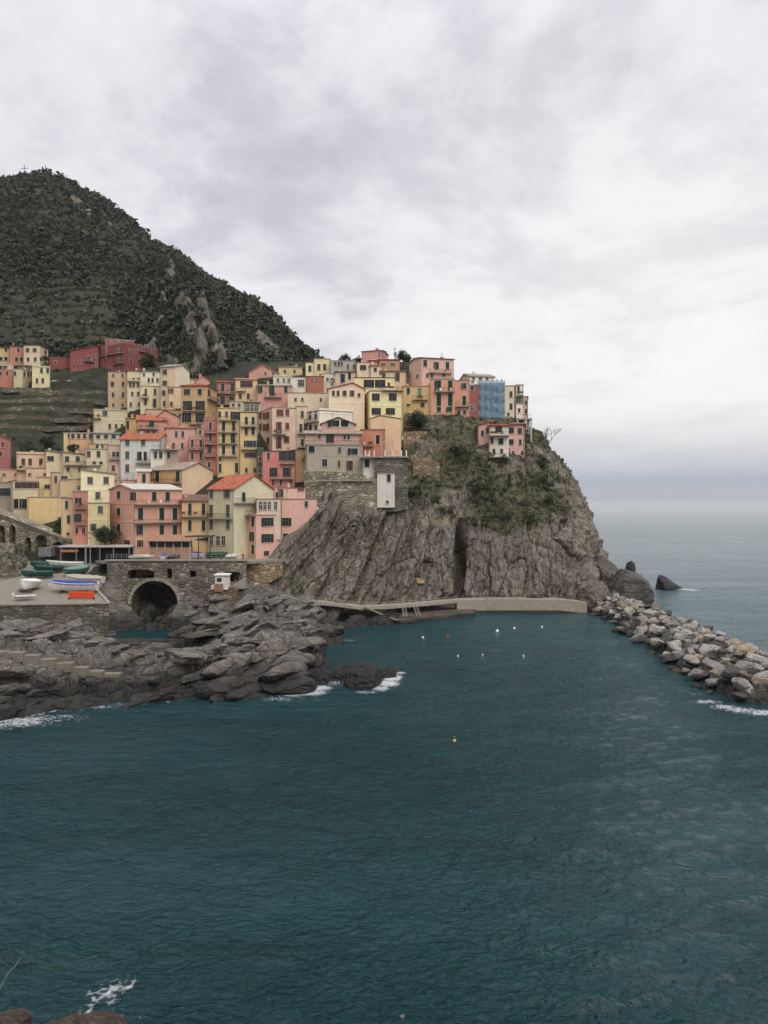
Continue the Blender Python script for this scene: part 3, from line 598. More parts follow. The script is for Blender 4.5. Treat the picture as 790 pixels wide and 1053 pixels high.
# ------------------------------------------------------------------ breakwater
def breakwater():
    rng = np.random.RandomState(21)
    L = lambda Y: np.interp(Y, [94, 96, 100, 108, 122, 150, 182, 190], [54, 48, 43.5, 42.8, 44, 46, 47.5, 48])
    Rr = lambda Y: np.interp(Y, [94, 121, 167, 190], [62, 60.5, 59.5, 57])
    # core mound
    ys = np.linspace(95, 190, 300); s = np.linspace(0, 1, 70); V = []
    for y in ys:
        l, r = L(y)+1.0, Rr(y)-0.5
        for t in s: V.append((l+(r-l)*t, y, -1.5+4.2*math.sin(math.pi*t)**0.6*min(1, (y-94.5)/5)))
    V = np.array(V); q1, q2, q3 = worley(V*0.75, 6); V[:, 2] += 0.25+0.9*(q3-.4)-0.8*np.clip(1-(q2-q1)/.25, 0, 1)
    tag(link('breakwater_core', npmesh('breakwater_core', V, gridfaces(300, 70), rockmat('rubble_fill', (0.06, 0.052, 0.042), (0.17, 0.15, 0.125), (0.36, 0.33, 0.29), scale=1.3, wetz=0.9, crack=.6), False)), 'dark rubble filling between the boulders of the breakwater', 'rubble', kind='stuff')
    shapes = []
    mats = [('pale grey', (0.25, 0.232, 0.205), (0.43, 0.405, 0.36), (0.62, 0.59, 0.535)), ('mid grey', (0.17, 0.16, 0.147), (0.28, 0.266, 0.245), (0.42, 0.41, 0.38)),
            ('brown', (0.16, 0.13, 0.1), (0.29, 0.24, 0.185), (0.42, 0.36, 0.28)), ('dark grey', (0.05, 0.05, 0.048), (0.095, 0.093, 0.088), (0.17, 0.165, 0.155)), ('tan', (0.26, 0.2, 0.13), (0.4, 0.32, 0.22), (0.5, 0.42, 0.3))]
    M = [rockmat('boulder_'+n.replace(' ', '_'), a, b, c, scale=1.7, crack=0.45, wetz=1.0, stretch=(0.5, 1, 1)) for n, a, b, c in mats]
    import bmesh
    for k in range(9):
        o = rock('boulder', None, (0, 0, 0), (1, 0.8, 0.62), M[0], 100+k, sub=4, sharp=15)
        shapes.append(o.data); bpy.data.objects.remove(o)
    cache = {}
    pts = []
    for layer, (n, sz, zoff) in enumerate(((1, 1.42, 0.0), (1, 1.15, 0.85))):
        tries = 0; got = []; target = (192, 106)[layer]
        while len(got) < target and tries < 40000:
            tries += 1
            y = 95+92*rng.rand()**1.0; l, r = L(y), Rr(y); t = rng.rand(); x = l+(r-l)*t
            near = np.interp(y, [95, 185], [1.0, 0.85]); a = sz*near*(0.62+0.85*rng.rand()**1.5)
            if any((x-q[0])**2+(y-q[1])**2 < ((a+q[3])*0.7)**2 for q in got): continue
            z = 3.4*math.sin(math.pi*min(max(t, 0.02), 0.98))**0.75*min(1, (y-92)/7)+zoff-0.35
            if layer == 1 and (t < 0.1 or t > 0.9): continue
            got.append((x, y, z, a, t))
        pts += got
    for x, y, z, a, t in pts:
        low = z < 0.9
        u = rng.rand()
        mi = 3 if (low and u < 0.6) else (0 if u < 0.42 else 1 if u < 0.66 else 2 if u < 0.8 else 3 if u < 0.93 else 4)
        if x > Rr(y)-3 and rng.rand() < 0.6: mi = 3
        key = (rng.randint(9), mi)
        if key not in cache:
            me = shapes[key[0]].copy(); me.materials.clear(); me.materials.append(M[mi]); cache[key] = me
        o = link('boulder', cache[key], None, (x, y, z)); o.scale = (a*(0.9+0.5*rng.rand()), a*(0.9+0.3*rng.rand()), a*(0.8+0.35*rng.rand()))
        o.rotation_euler = ((rng.rand()-.5)*0.9, (rng.rand()-.5)*0.9, rng.rand()*6.28)
        tag(o, '%s boulder heaped in the rubble breakwater' % mats[mi][0], 'boulder', '%s boulders of the breakwater' % mats[mi][0])
breakwater()

# ------------------------------------------------------------------ sea
def sea():
    spots = []   # x, y, radius x, radius y, strength
    def S(px, py, rx, ry, a): x, y = wp(px, py); spots.append((x, y, rx, ry, a))
    for px, py, rx, ry, a in ((0, 736, 3.4, 1.6, 1.0), (22, 734, 3.0, 1.1, 0.9), (45, 731, 3, 0.8, .75), (70, 730, 2.4, 0.7, 0.6), (8, 745, 5, 2.0, 0.55), (100, 727, 4, 0.9, 0.6), (130, 724, 4, 0.8, 0.55), (170, 721, 4, 0.8, 0.5), (15, 741, 6, 2.2, .8), (60, 738, 5, 1.5, .55), (290, 719, 4, 1.2, .6),
                              (212, 716, 2, 0.6, .6), (228, 714.5, 2.4, 0.8, 0.9), (250, 714, 2.4, .8, .8), (275, 714, 2.4, 1.1, .8), (300, 713, 2.6, 1.4, 1.1), (318, 712, 2.5, 1.3, 1.2), (332, 708, 1.7, 1.1, 1.0), (345, 703, 1.3, 1.5, .7),
                              (352, 712, 2.5, 0.7, .45), (375, 712, 2.5, .8, .6), (398, 703, 1.9, 1.6, 1.3), (404, 697, 1.5, 1.6, 1.3), (392, 708, 1.5, 1.0, 1.1), (412, 692, 1.2, 0.8, .8), (425, 701, 3, .8, .4), (350, 686, 1.3, 1, .5),
                              (345, 662, 1.3, 1.4, .75), (356, 658, 2.5, 1.2, .55), (372, 655, 2, .6, .4), (350, 648, 1, 1.2, .35), (375, 643, 2, .5, .55), (308, 672, 1.5, 1.0, .4),
                              (470, 633, 2.5, .6, .6), (490, 631, 2, .5, .5),
                              (98, 1028, 0.55, 0.8, .72), (112, 1020, 0.7, 0.7, .8), (130, 1014, 0.7, 0.6, .72), (92, 1020, .5, .5, .5), (115, 1030, .6, .7, .55), (86, 1046, .5, .9, .7), (150, 1045, .7, .8, .4), (120, 1045, .9, .4, .55), (105, 1012, 0.6, .4, .4),
                              (700, 606, 5, 1.5, .9), (712, 607, 3, 1, .8), (672, 605, 4, 1, .6), (660, 616, 3, 2, .55), (668, 622, 3, 1.6, .5), (655, 596, 5, 1.5, .5), (690, 612, 6, 2, .3),
                              (712, 714, 2, .8, .5), (728, 722, 2.2, .9, .75), (745, 727, 2.2, .9, .8), (762, 730, 2.4, 1.0, .9), (785, 733, 2.4, 1.0, .95), (640, 655, 1.5, .7, .3), (690, 697, 1.5, .6, .3), (148, 650, 2, 1.2, .35), (160, 655, 2, .8, .3)):
        S(px, py, rx, ry, a)
    def foamv(X, Y):
        f = np.zeros_like(X)
        for x, y, rx, ry, a in spots: f = np.maximum(f, a*np.exp(-(((X-x)/rx)**2+((Y-y)/(ry*1.5))**2)*0.9))
        return f
    m, nt, b = newmat('sea_water'); p = pos(nt)
    s = nt.new('ShaderNodeSeparateXYZ'); nt.link(p, s.inputs[0])
    deep = (0.001, 0.037, 0.043); green = (0.022, 0.07, 0.076)
    n0 = nt.noise(p, 0.018, 4, 0.6)
    a = nt.mix(nt.ramp(n0, [(0.35, 0), (0.65, 1)]), [v*0.85 for v in deep], [v*1.2 for v in deep])
    rx = nt.math('MULTIPLY', nt.math('ADD', s.outputs['X'], nt.math('MULTIPLY', s.outputs['Y'], 0.05)), 0.011)
    a = nt.mix(nt.ramp(nt.math('ADD', rx, nt.math('MULTIPLY', nt.math('SUBTRACT', n0, 0.5), 0.6)), [(0.1, 0), (0.95, 1)]), a, green)  # paler towards the right: silver sheen put into the base colour
    a = nt.mix(nt.ramp(nt.math('MULTIPLY', s.outputs['Y'], 1/3000.0), [(0.05, 0), (0.6, 1)]), a, (0.23, 0.255, 0.26))  # far water paler: sky reflection off wavelets painted into the base colour
    at = nt.new('ShaderNodeAttribute'); at.attribute_name = 'foam'
    fn = nt.noise(p, 1.1, 9, 0.8, 1.6); v = nt.new('ShaderNodeTexVoronoi'); v.feature = 'DISTANCE_TO_EDGE'; v.inputs['Scale'].default_value = 1.9; nt.link(nt.mapping(p, (1, 1, 1)), v.inputs['Vector'])
    lace = nt.math('SUBTRACT', 0.5, nt.math('MULTIPLY', v.outputs['Distance'], 2.6))
    ff = nt.math('ADD', nt.math('MULTIPLY', at.outputs['Fac'], 0.98), nt.math('ADD', nt.math('MULTIPLY', nt.math('SUBTRACT', fn, 0.5), 1.9), nt.math('MULTIPLY', lace, 0.42)))
    fm = nt.math('MULTIPLY', nt.ramp(ff, [(0.58, 0), (0.92, 1)]), nt.ramp(at.outputs['Fac'], [(0.08, 0), (0.3, 1)]))
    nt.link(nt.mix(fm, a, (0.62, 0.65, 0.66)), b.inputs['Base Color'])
    b.inputs['IOR'].default_value = 1.333; b.inputs['Specular IOR Level'].default_value = 0.5
    ry = nt.ramp(nt.math('MULTIPLY', s.outputs['Y'], 1/600.0), [(0.05, 0.11), (0.4, 0.2), (1.0, 0.3)])
    nt.link(nt.math('ADD', ry, nt.math('MULTIPLY', fm, 0.5)), b.inputs['Roughness'])
    pm = nt.mapping(p, (0.7, 1.0, 1), (0, 0, 0.45))
    w1 = nt.noise(pm, 0.42, 4, 0.55, 0.4); w2 = nt.noise(pm, 2.1, 5, 0.6, 0.4)
    rg = nt.math('SUBTRACT', 1.0, nt.math('MULTIPLY', nt.math('ABSOLUTE', nt.math('SUBTRACT', nt.noise(nt.mapping(p, (0.62, 1, 1), (0, 0, 0.3)), 0.95, 3, 0.5, 0.6), 0.5)), 4.0))
    rg = nt.math('POWER', nt.math('MAXIMUM', rg, 0.0), 2.0); w3 = nt.noise(nt.mapping(p, (0.6, 1, 1), (0, 0, -0.35)), 0.16, 3, 0.5)
    gust = nt.ramp(nt.noise(nt.mapping(p, (0.5, 1, 1), (0, 0, 0.5)), 0.035, 4, 0.6), [(0.34, 0.35), (0.6, 1.25)])
    h = nt.math('ADD', nt.math('MULTIPLY', w1, 1.45), nt.math('ADD', nt.math('MULTIPLY', w2, 0.7), nt.math('ADD', nt.math('MULTIPLY', w3, 0.5), nt.math('MULTIPLY', rg, 0.26))))
    h = nt.math('ADD', nt.math('MULTIPLY', h, gust), nt.math('MULTIPLY', fm, 0.05))
    bn = nt.new('ShaderNodeBump'); bn.inputs['Distance'].default_value = 1.35; nt.link(nt.ramp(nt.math('ADD', nt.math('MULTIPLY', s.outputs['Y'], 1/900.0), nt.math('MULTIPLY', nt.math('SUBTRACT', nt.noise(nt.mapping(p, (0.12, 1, 1)), 0.006, 4, 0.6), 0.5), nt.ramp(nt.math('MULTIPLY', s.outputs['Y'], 1/2000.0), [(0.1, 0.0), (1, 1.4)]))), [(0.08, 1.0), (0.2, 0.6), (0.4, 0.3), (0.9, 0.14)]), bn.inputs['Strength'])
    nt.link(h, bn.inputs['Height']); nt.link(bn.outputs[0], b.inputs['Normal'])
    # fine patch with real wavelets, then rings out to the horizon
    def patch(x0, x1, y0, y1, st):
        xs = np.arange(x0, x1+st/2, st); ys = np.arange(y0, y1+st/2, st)
        X, Y = np.meshgrid(xs, ys, indexing='ij'); return X, Y, len(xs), len(ys)
    X, Y, nx, ny = patch(-110, 130, 24, 240, 0.5)
    c, sn = math.cos(0.3), math.sin(0.3); U = X*c+Y*sn; V = -X*sn+Y*c
    G = np.stack([U*0.16, V*0.33, 0*U], -1)
    Z = 0.16*fbm(G+0.3*fbm(G*0.7, 2, 3)[..., None], 3, 200, 0.55)+0.05*ridged(G*2.3, 2, 203)
    edge = np.minimum(np.minimum(X+110, 130-X), np.minimum(Y-24, 240-Y)); Z = Z*np.clip(edge/12, 0, 1)
    V0 = np.stack([X, Y, Z], -1).reshape(-1, 3); F0 = gridfaces(nx, ny); fo = foamv(X, Y).ravel()
    # outer frame
    far = 42000
    O = [(-far, -2000), (-110, -2000), (130, -2000), (far, -2000), (-far, 24), (-110, 24), (130, 24), (far, 24), (-far, 240), (-110, 240), (130, 240), (far, 240), (-far, far), (-110, far), (130, far), (far, far)]
    n = len(V0); V1 = np.array([(x, y, 0.0) for x, y in O]); F1 = np.array([(r*4+c, r*4+c+1, r*4+c+5, r*4+c+4) for r in range(3) for c in range(3) if not (r == 1 and c == 1)])+n
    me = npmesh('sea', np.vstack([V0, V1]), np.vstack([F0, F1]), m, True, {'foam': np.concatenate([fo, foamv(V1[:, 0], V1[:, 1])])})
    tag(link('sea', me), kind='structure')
sea()
# ------------------------------------------------------------------ houses
SH = {'green': (42, 58, 50), 'dgreen': (30, 42, 38), 'brown': (88, 62, 48), 'red': (125, 70, 55), 'grey': (88, 88, 84), 'teal': (110, 140, 125), 'blue': (40, 55, 85), 'dark': (45, 45, 42)}
def glass():
    if 'glass' in MATS: return MATS['glass']
    m, nt, b = newmat('window_glass'); b.inputs['Base Color'].default_value = (0.018, 0.02, 0.022, 1); b.inputs['Roughness'].default_value = 0.25; b.inputs['Specular IOR Level'].default_value = 0.4
    MATS['glass'] = m; return m
STONE_TRIM = flat((190, 182, 168), 0.85, 'stone_trim'); IRON = flat((52, 50, 48), 0.6, 'iron_railing'); CONC = flat((150, 143, 130), 0.9, 'concrete'); WHITEP = flat((222, 220, 212), 0.6, 'white_paint')
ROOFC = {'red': (158, 86, 64), 'orange': (176, 100, 74), 'brown': (128, 100, 84), 'grey': (140, 134, 128), 'dark': (70, 62, 58), 'beige': (168, 152, 136), 'pink': (190, 128, 108), 'pale': (188, 182, 172)}
TRIMC = {}
WC = {}
def wmesh(part, w, h, c=None):
    key = (part, round(w, 1), round(h, 1), c); w, h = key[1], key[2]
    if key in WC: return WC[key]
    m = MB()
    if part == 'frame':
        t = 0.11
        m.box(-w/2-t, w/2+t, -.08, .03, h/2, h/2+t); m.box(-w/2-t*1.6, w/2+t*1.6, -.16, .03, -h/2-t, -h/2)
        m.box(-w/2-t, -w/2, -.07, .03, -h/2, h/2); m.box(w/2, w/2+t, -.07, .03, -h/2, h/2)
        me = m.mesh('window', c and flat(c, .8, 'window_trim') or STONE_TRIM)
    elif part == 'pane':
        m.box(-w/2, w/2, -.035, .02, -h/2, h/2); g = MB()
        b = 0.05
        m.add(*[(lambda q: (q.v, q.f))(MB().box(-b/2, b/2, -.05, -.036, -h/2, h/2))][0], mi=1)
        m.add(*[(lambda q: (q.v, q.f))(MB().box(-w/2, -b/2, -.05, -.036, h*0.12, h*0.12+b))][0], mi=1); m.add(*[(lambda q: (q.v, q.f))(MB().box(b/2, w/2, -.05, -.036, h*0.12, h*0.12+b))][0], mi=1)
        me = m.mesh('pane', [glass(), flat(c or (120, 112, 100), .6, 'sash')])
    else:   # shutter leaf, hinge at x=0, extends +x
        lw = w/2; m.box(0.01, lw-0.01, -.05, -.01, -h/2, h/2)
        n = max(3, int(h/0.22))
        for k in range(n):
            z = -h/2+(k+0.5)*h/n; m.box(0.07, lw-0.07, -.07, -.052, z-0.045, z+0.03)
        me = m.mesh('shutter', flat(c, .65, 'shutter_paint'))
    WC[key] = me; return me
def facing(px, O, ax, k=None):      # ray px against vertical plane through O with horizontal dir ax -> u
    k = (px-CX)/F; return (k*O[1]-O[0])/(ax[0]-k*ax[1])
HOUSES = []
hrng = random.Random(12)
def H(label, X, Z, col, roof=('flat', 0), W=(), B=(), depth=None, dY=0.0, Y=None, bands=(), sc='green', side=None, main=None, ds=9.0, name='house', cat='house', ch=(), gy=None, wallmat=None, fr=None, c2=None, group=None, awn=(), doors=()):
    x0, xc, x1 = X if len(X) == 3 else (X[0], X[0], X[1])
    yt, yb = Z
    Yc = Y if Y else Yt(xc, yb)+dY
    ll, rr = xc-x0, x1-xc
    if main is None: main = 'R' if rr >= ll else 'L'
    xm, xs = (x1, x0) if main == 'R' else (x0, x1)
    sg = 1 if main == 'R' else -1
    k = (xc-CX)/F; C = np.array([k*Yc, Yc]); xmid = (xc+xm)/2; r = np.array([(xmid-CX)/F, 1.0]); r /= np.linalg.norm(r); p = np.array([r[1], -r[0]])
    two = abs(xs-xc) > 0.5
    st = min(0.8, max(0.12, abs(xs-xc)*Yc/F/ds)) if two else 0.0
    ct = math.sqrt(1-st*st)
    md = sg*p*ct+r*st; sd = -sg*p*st+r*ct
    w = facing(xm, C, md); d = depth or 8.0
    if two:
        d = facing(xs, C, sd)
        if d < 1 or d > 30: d = max(1.5, min(30, abs(d)))
    if sg > 0: A = C; ax = md; ay = sd
    else: A = C+w*md; ax = -md; ay = sd
    zb = zpy(yb, Yc); zt = zpy(yt, Yc); h = zt-zb
    ctr = A+ax*w/2+ay*d/2; ang = math.atan2(ax[1], ax[0])
    root = empty(name, (ctr[0], ctr[1], zb), ang); tag(root, label, cat, group)
    mat = wallmat or plaster(col)
    low = -5.0 if yb not in (562, 521) else (-1.5 if yb == 562 else -.2)
    kind = roof[0]; rh = roof[1]/F*Yc; rc = roof[2] if len(roof) > 2 else 'grey'; ov = roof[3] if len(roof) > 3 else 0.35
    wall = MB(); wall.box(-w/2, w/2, -d/2, d/2, low, h)
    rm = rooftile(ROOFC[rc]) if rc in ('red', 'orange', 'brown', 'pink', 'beige') else flat(ROOFC[rc], .9, 'slate_roof')
    rf = MB(); top = h
    T = 0.22
    if kind == 'flat':
        rf.box(-w/2-.12, w/2+.12, -d/2-.12, d/2+.12, h, h+.16); 
        if rh > 0.2:
            q = 0.25; zz = h+.16
            rf2 = MB(); rf2.box(-w/2, w/2, -d/2, -d/2+q, zz, h+rh); rf2.box(-w/2, w/2, d/2-q, d/2, zz, h+rh); rf2.box(-w/2, -w/2+q, -d/2+q, d/2-q, zz, h+rh); rf2.box(w/2-q, w/2, -d/2+q, d/2-q, zz, h+rh)
        top = h+.16
    elif kind == 'gableF':     # gable triangle on the main face
        pk = (roof[4]-0.5)*w if len(roof) > 4 else 0.0
        wall.prism([(-w/2, h), (w/2, h), (pk, h+rh)], -d/2, d/2, 'y')
        e = ov*rh/(w/2)
        rf.prism([(-w/2-ov, h-e+.02), (pk, h+rh+.02), (w/2+ov, h-e+.02), (w/2+ov, h-e+T), (pk, h+rh+T+.05), (-w/2-ov, h-e+T)], -d/2-ov, d/2+ov, 'y'); top = h+rh*.7
    elif kind == 'gableS':     # ridge parallel to the main face, gables at the sides
        wall.prism([(-d/2, h), (d/2, h), (0, h+rh)], -w/2, w/2, 'x')
        e = ov*rh/(d/2)
        rf.prism([(-d/2-ov, h-e+.02), (0, h+rh+.02), (d/2+ov, h-e+.02), (d/2+ov, h-e+T), (0, h+rh+T+.05), (-d/2-ov, h-e+T)], -w/2-ov, w/2+ov, 'x'); top = h+rh*.8
    elif kind == 'shed':       # rises towards the back
        wall.prism([(-d/2, h), (d/2, h), (d/2, h+rh)], -w/2, w/2, 'x')
        e = ov*rh/d
        rf.prism([(-d/2-ov, h-e+.02), (d/2+ov, h+rh+e+.02), (d/2+ov, h+rh+e+T), (-d/2-ov, h-e+T)], -w/2-ov, w/2+ov, 'x'); top = h+rh*.6
    elif kind == 'shedL' or kind == 'shedR':   # slopes sideways, high on the left / right
        zl, zr = (h+rh, h) if kind == 'shedL' else (h, h+rh)
        wall.prism([(-w/2, h), (w/2, h), (w/2 if kind == 'shedR' else -w/2, h+rh)], -d/2, d/2, 'y')
        rf.prism([(-w/2-ov, zl+.02), (w/2+ov, zr+.02), (w/2+ov, zr+T), (-w/2-ov, zl+T)], -d/2-ov, d/2+ov, 'y'); top = h+rh*.5
    elif kind == 'hip':
        o2 = ov; i = min(w, d)/2*0.95; a = (w/2-i if w > d else 0.02*w); b = (d/2-i if d >= w else 0.02*d)
        z0 = h+.02; z1 = h+T; z2 = h+max(rh, .5)
        rf.box(-w/2-o2, w/2+o2, -d/2-o2, d/2+o2, z0, z1)
        rf.add([(-w/2-o2, -d/2-o2, z1+.003), (w/2+o2, -d/2-o2, z1+.003), (w/2+o2, d/2+o2, z1+.003), (-w/2-o2, d/2+o2, z1+.003), (-a, -b, z2), (a, -b, z2), (a, b, z2), (-a, b, z2)], [(0, 1, 5, 4), (1, 2, 6, 5), (2, 3, 7, 6), (3, 0, 4, 7), (4, 5, 6, 7)]); top = h+rh*.6
    if c2:
        me_ = wall.mesh('wall', [mat, plaster(c2)])
        for pf in me_.polygons: pf.material_index = 1 if abs(pf.normal.x) > .8 else 0
        wo = link('wall', me_, root)
    else: wo = wall.build('wall', mat, root)
    ro = rf.build('roof', rm, root)
    if kind == 'flat' and rh > 0.2: rf2.build('parapet', mat, root)
    for cx_, ch_, *cc in ch:      # chimneys: px, height px
        u = facing(cx_, A, ax)-w/2; s = 0.4; m = MB(); m.box(u-s, u+s, -s*.8, s*.8, top-1.5, top+ch_/F*Yc); z_ = top+ch_/F*Yc; m.box(u-s-.12, u+s+.12, -s*.8-.12, s*.8+.12, z_+.02, z_+.17)
        m.build('chimney', cc[0] if cc else mat, ro)
    side_lo, side_hi = (min(xc, xs), max(xc, xs)) if two else (1e9, 1e9)
    def place(px, py):
        if two and side_lo <= px <= side_hi:
            Os = C; u = facing(px, Os, sd); pt = C+sd*u; z = zpy(py, pt[1])-zb; ysid = -d/2+u
            return (w/2 if sg < 0 else -w/2, ysid, z), (math.pi/2 if sg < 0 else -math.pi/2), pt[1], abs(st) if st > .2 else .2
        u = facing(px, A, ax); pt = A+ax*u; z = zpy(py, pt[1])-zb
        return (u-w/2, -d/2, z), 0.0, pt[1], ct
    for e in W:
        kd, pxs, pys, ww, hh = e[:5]; c = e[5] if len(e) > 5 else sc
        if not isinstance(pxs, (list, tuple)): pxs = [pxs]
        if not isinstance(pys, (list, tuple)): pys = [pys]
        for px in sorted(set(pxs)):
            for py in sorted(set(pys)):
                kd = e[0]; half = False
                if kd == 'c' and hrng.random() < .3: half = True
                loc, rz, yy, cf = place(px, py); W_ = max(0.6, ww/F*yy/cf); H_ = max(.6, hh/F*yy)
                if kd == 'o': W_ *= 0.55
                tall = H_ > 2.2
                wn = link('french_door' if tall else 'window', wmesh('frame', W_, H_, fr), root, loc, rz)
                link('pane', wmesh('pane', W_, H_, (225, 222, 214) if kd == 'w' else None), wn)
                if kd in ('c', 'h'):
                    a = link('shutter', wmesh('shutter', W_, H_, SH[c]), wn, (-W_/2, -.045, 0) if not half else (-W_/2, -.06, 0), 0.0 if not half else -2.6)
                    b = link('shutter', wmesh('shutter', W_, H_, SH[c]), wn, ((0.0, -.045, 0) if kd == 'c' else (W_/2+.02, -.05, 0)))
                elif kd == 'o':
                    link('shutter', wmesh('shutter', W_, H_, SH[c]), wn, (-W_/2-W_/2-.02, -.06, 0)); link('shutter', wmesh('shutter', W_, H_, SH[c]), wn, (W_/2+.02, -.06, 0))
    for e in B:        # balcony: px0, px1, floor py, rail height px, projection
        a, b, py = e[:3]; rh_ = e[3] if len(e) > 3 else 4.5; pr = e[4] if len(e) > 4 else 0.9
        l0, rz0, yy, cf = place((a+b)/2, py)
        if rz0 == 0:
            ua = facing(a, A, ax)-w/2; ub = facing(b, A, ax)-w/2
            half = abs(ub-ua)/2; mid = (ua+ub)/2; loc = (mid, -d/2, l0[2])
        else:
            half = abs(facing(b, C, sd)-facing(a, C, sd))/2; loc = l0
        m = MB(); m.box(-half, half, -pr, -.01, -.16, 0); bo = m.build('balcony', CONC if len(e) < 6 else e[5], root, loc, rz0)
        m = MB(); hh = rh_/F*yy; n = max(3, int(half*2/0.35)); q = half-.05
        m.box(-q, q, -pr+.03, -pr+.09, hh-.06, hh)
        for i in range(n+1): x = -q+2*q*i/n; m.box(x-.018, x+.018, -pr+.045, -pr+.075, 0.0, hh-.06)
        for sx in (-q, q-.05): m.box(sx, sx+.05, -pr+.1, -.03, hh-.06, hh)
        m.build('railing', IRON, bo)
    for py in bands:
        z = zpy(py, Yc)-zb; m = MB(); m.box(-w/2-.03, w/2+.03, -d/2-.06, -d/2+.0, z-.1, z+.1)
        if two:
            if sg < 0: m.box(w/2, w/2+.06, -d/2, d/2, z-.1, z+.1)
            else: m.box(-w/2-.06, -w/2, -d/2, d/2, z-.1, z+.1)
        m.build('string_course', plaster([min(255, v*1.12) for v in col]), root)
    for e in awn:      # awning / canopy: px0, px1, py, projection, colour
        a, b, py, pr, c = e; ua = facing(a, A, ax)-w/2; ub = facing(b, A, ax)-w/2; l0, _, yy, _ = place((a+b)/2, py)
        m = MB(); m.prism([(-d/2-.02, l0[2]), (-d/2-pr, l0[2]-.55), (-d/2-pr, l0[2]-.63), (-d/2-.02, l0[2]-.08)], ua, ub, 'x'); m.build('awning', flat(c, .8, 'canvas'), root)
    if h > 5 and yb not in (521,):
        m = MB(); xx = (-w/2+.18) if hrng.random() < .5 else (w/2-.18); m.tube((xx, -d/2-.09, -1), (xx, -d/2-.09, h-.1), .06, 6); m.build('downpipe', flat((128, 108, 90) if hrng.random() < .5 else (170, 166, 158), .6, 'pipe'), root)
    if w > 3 and not ch and hrng.random() < .55:
        u = hrng.uniform(-w*.35, w*.35); m = MB(); m.box(u-.3, u+.3, -.3, .3, top-1.2, top+.9); m.box(u-.4, u+.4, -.4, .4, top+.92, top+1.05); m.build('chimney', mat, ro)
    if w > 3 and hrng.random() < .5:
        u = hrng.uniform(-w*.4, w*.4); m = MB(); a_ = hrng.uniform(1.6, 2.6); m.tube((u, .5, top-.6), (u, .5, top+a_), .035, 5)
        for q_ in (0, .25, .5): m.tube((u-.5+q_*.3, .5, top+a_-q_), (u+.5-q_*.3, .5, top+a_-q_), .025, 4)
        m.build('aerial', IRON, ro)
    if B and hrng.random() < .5:      # laundry / flower boxes on the balconies
        a, b, py = B[0][:3]; l0, rz0, yy, cf = place((a+b)/2, py)
        if rz0 == 0:
            ua = facing(a, A, ax)-w/2; ub = facing(b, A, ax)-w/2; n_ = hrng.randint(2, 4)
            for k_ in range(n_):
                x_ = hrng.uniform(min(ua, ub)+.4, max(ua, ub)-.4); pj = (B[0][4] if len(B[0]) > 4 else .9)
                if hrng.random() < .5: m = MB(); m.box(x_-.3, x_+.3, -d/2-pj-.05, -d/2-pj-.02, l0[2]+.25, l0[2]+.98); m.build('washing', flat(hrng.choice([(220, 220, 215), (180, 90, 80), (90, 110, 150), (210, 190, 150)]), .9, 'cloth'), root)
                else: m = MB(); m.box(x_-.4, x_+.4, -d/2-pj-.25, -d/2-pj-.03, l0[2]+.5, l0[2]+.72); m.box(x_-.38, x_+.38, -d/2-pj-.23, -d/2-pj-.05, l0[2]+.73, l0[2]+.95, 1); m.build('flower_box', [flat((140, 84, 60), .9, 'terracotta'), flat((60, 78, 40), .9, 'plants')], root)
    HOUSES.append((root, w, d, h)); return root, mat, (A, ax, ay, w, d, zb, h, Yc)
# colours as they look in overcast light
PINK = (205, 150, 135); SALM = (190, 122, 98); CREAM = (214, 196, 158); PALE = (222, 208, 165); OCH = (196, 142, 66); YEL = (208, 172, 100); BEI = (205, 180, 150); RED = (150, 66, 62)
GRY = (160, 150, 136); WHT = (214, 212, 204); PEA = (218, 172, 128); ORA = (196, 118, 76)
# --- far group, upper left
H('small yellow house at the left edge joined to the salmon house above the terraces', (-14, 10), (356, 376), (200, 172, 105), ('gableS', 2, 'dark'), W=[('d', [6], [359.5], 2.4, 4), ('c', [1, 6], [369], 2.6, 4)])
H('salmon house between the yellow and the cream house above the terraces', (10, 24), (355.5, 376), (192, 110, 85), ('gableS', 2, 'dark'), W=[('d', [19], [360], 2.4, 4), ('c', [17, 22], [369.5], 2.6, 4.2)])
H('cream house with dark hipped roof at the right end of the far left row', (24, 41, 49.5), (355, 377), (208, 186, 152), ('hip', 2.5, 'dark'), W=[('c', [29, 36.3], [360, 369.5], 2.4, 4, 'brown'), ('d', [46.5], [362], 2.2, 4)])
H('low annexe with a brown tiled shed roof below the far cream house', (19, 37), (376, 386), (120, 100, 82), ('shed', 3, 'brown'), W=[('d', [24, 30], [380], 2, 3)], depth=5)
H('small cream house with green windows at the left edge below the yellow one', (-12, 14), (373, 386), (196, 178, 130), ('flat', 1), W=[('c', [1, 6], [378], 2.6, 4)], depth=5, dY=2)
H('salmon and red row house in the left corner above the terraced slope', (-12, 13.5), (379.5, 396), (188, 104, 80), ('flat', 1), W=[('d', [0.5, 7.5], [384], 2.2, 4)], depth=6, dY=-3)
H('cream row house with dark side openings beside the salmon row house', (13.5, 23, 34), (379.5, 396), (196, 178, 138), ('flat', 0), W=[('d', [15.5], [384], 2.2, 4), ('d', [25, 29, 32], [384.5], 2, 5)], main='L', dY=-3)
H('pale yellow tower-like house with two storeys left of the red hotel', (33, 51.5), (377, 398), (212, 198, 138), ('flat', 1.5), W=[('d', [42.7, 49], [381], 2.2, 5), ('d', [38, 44], [391.5], 2.2, 5)], bands=(386,), dY=-2)
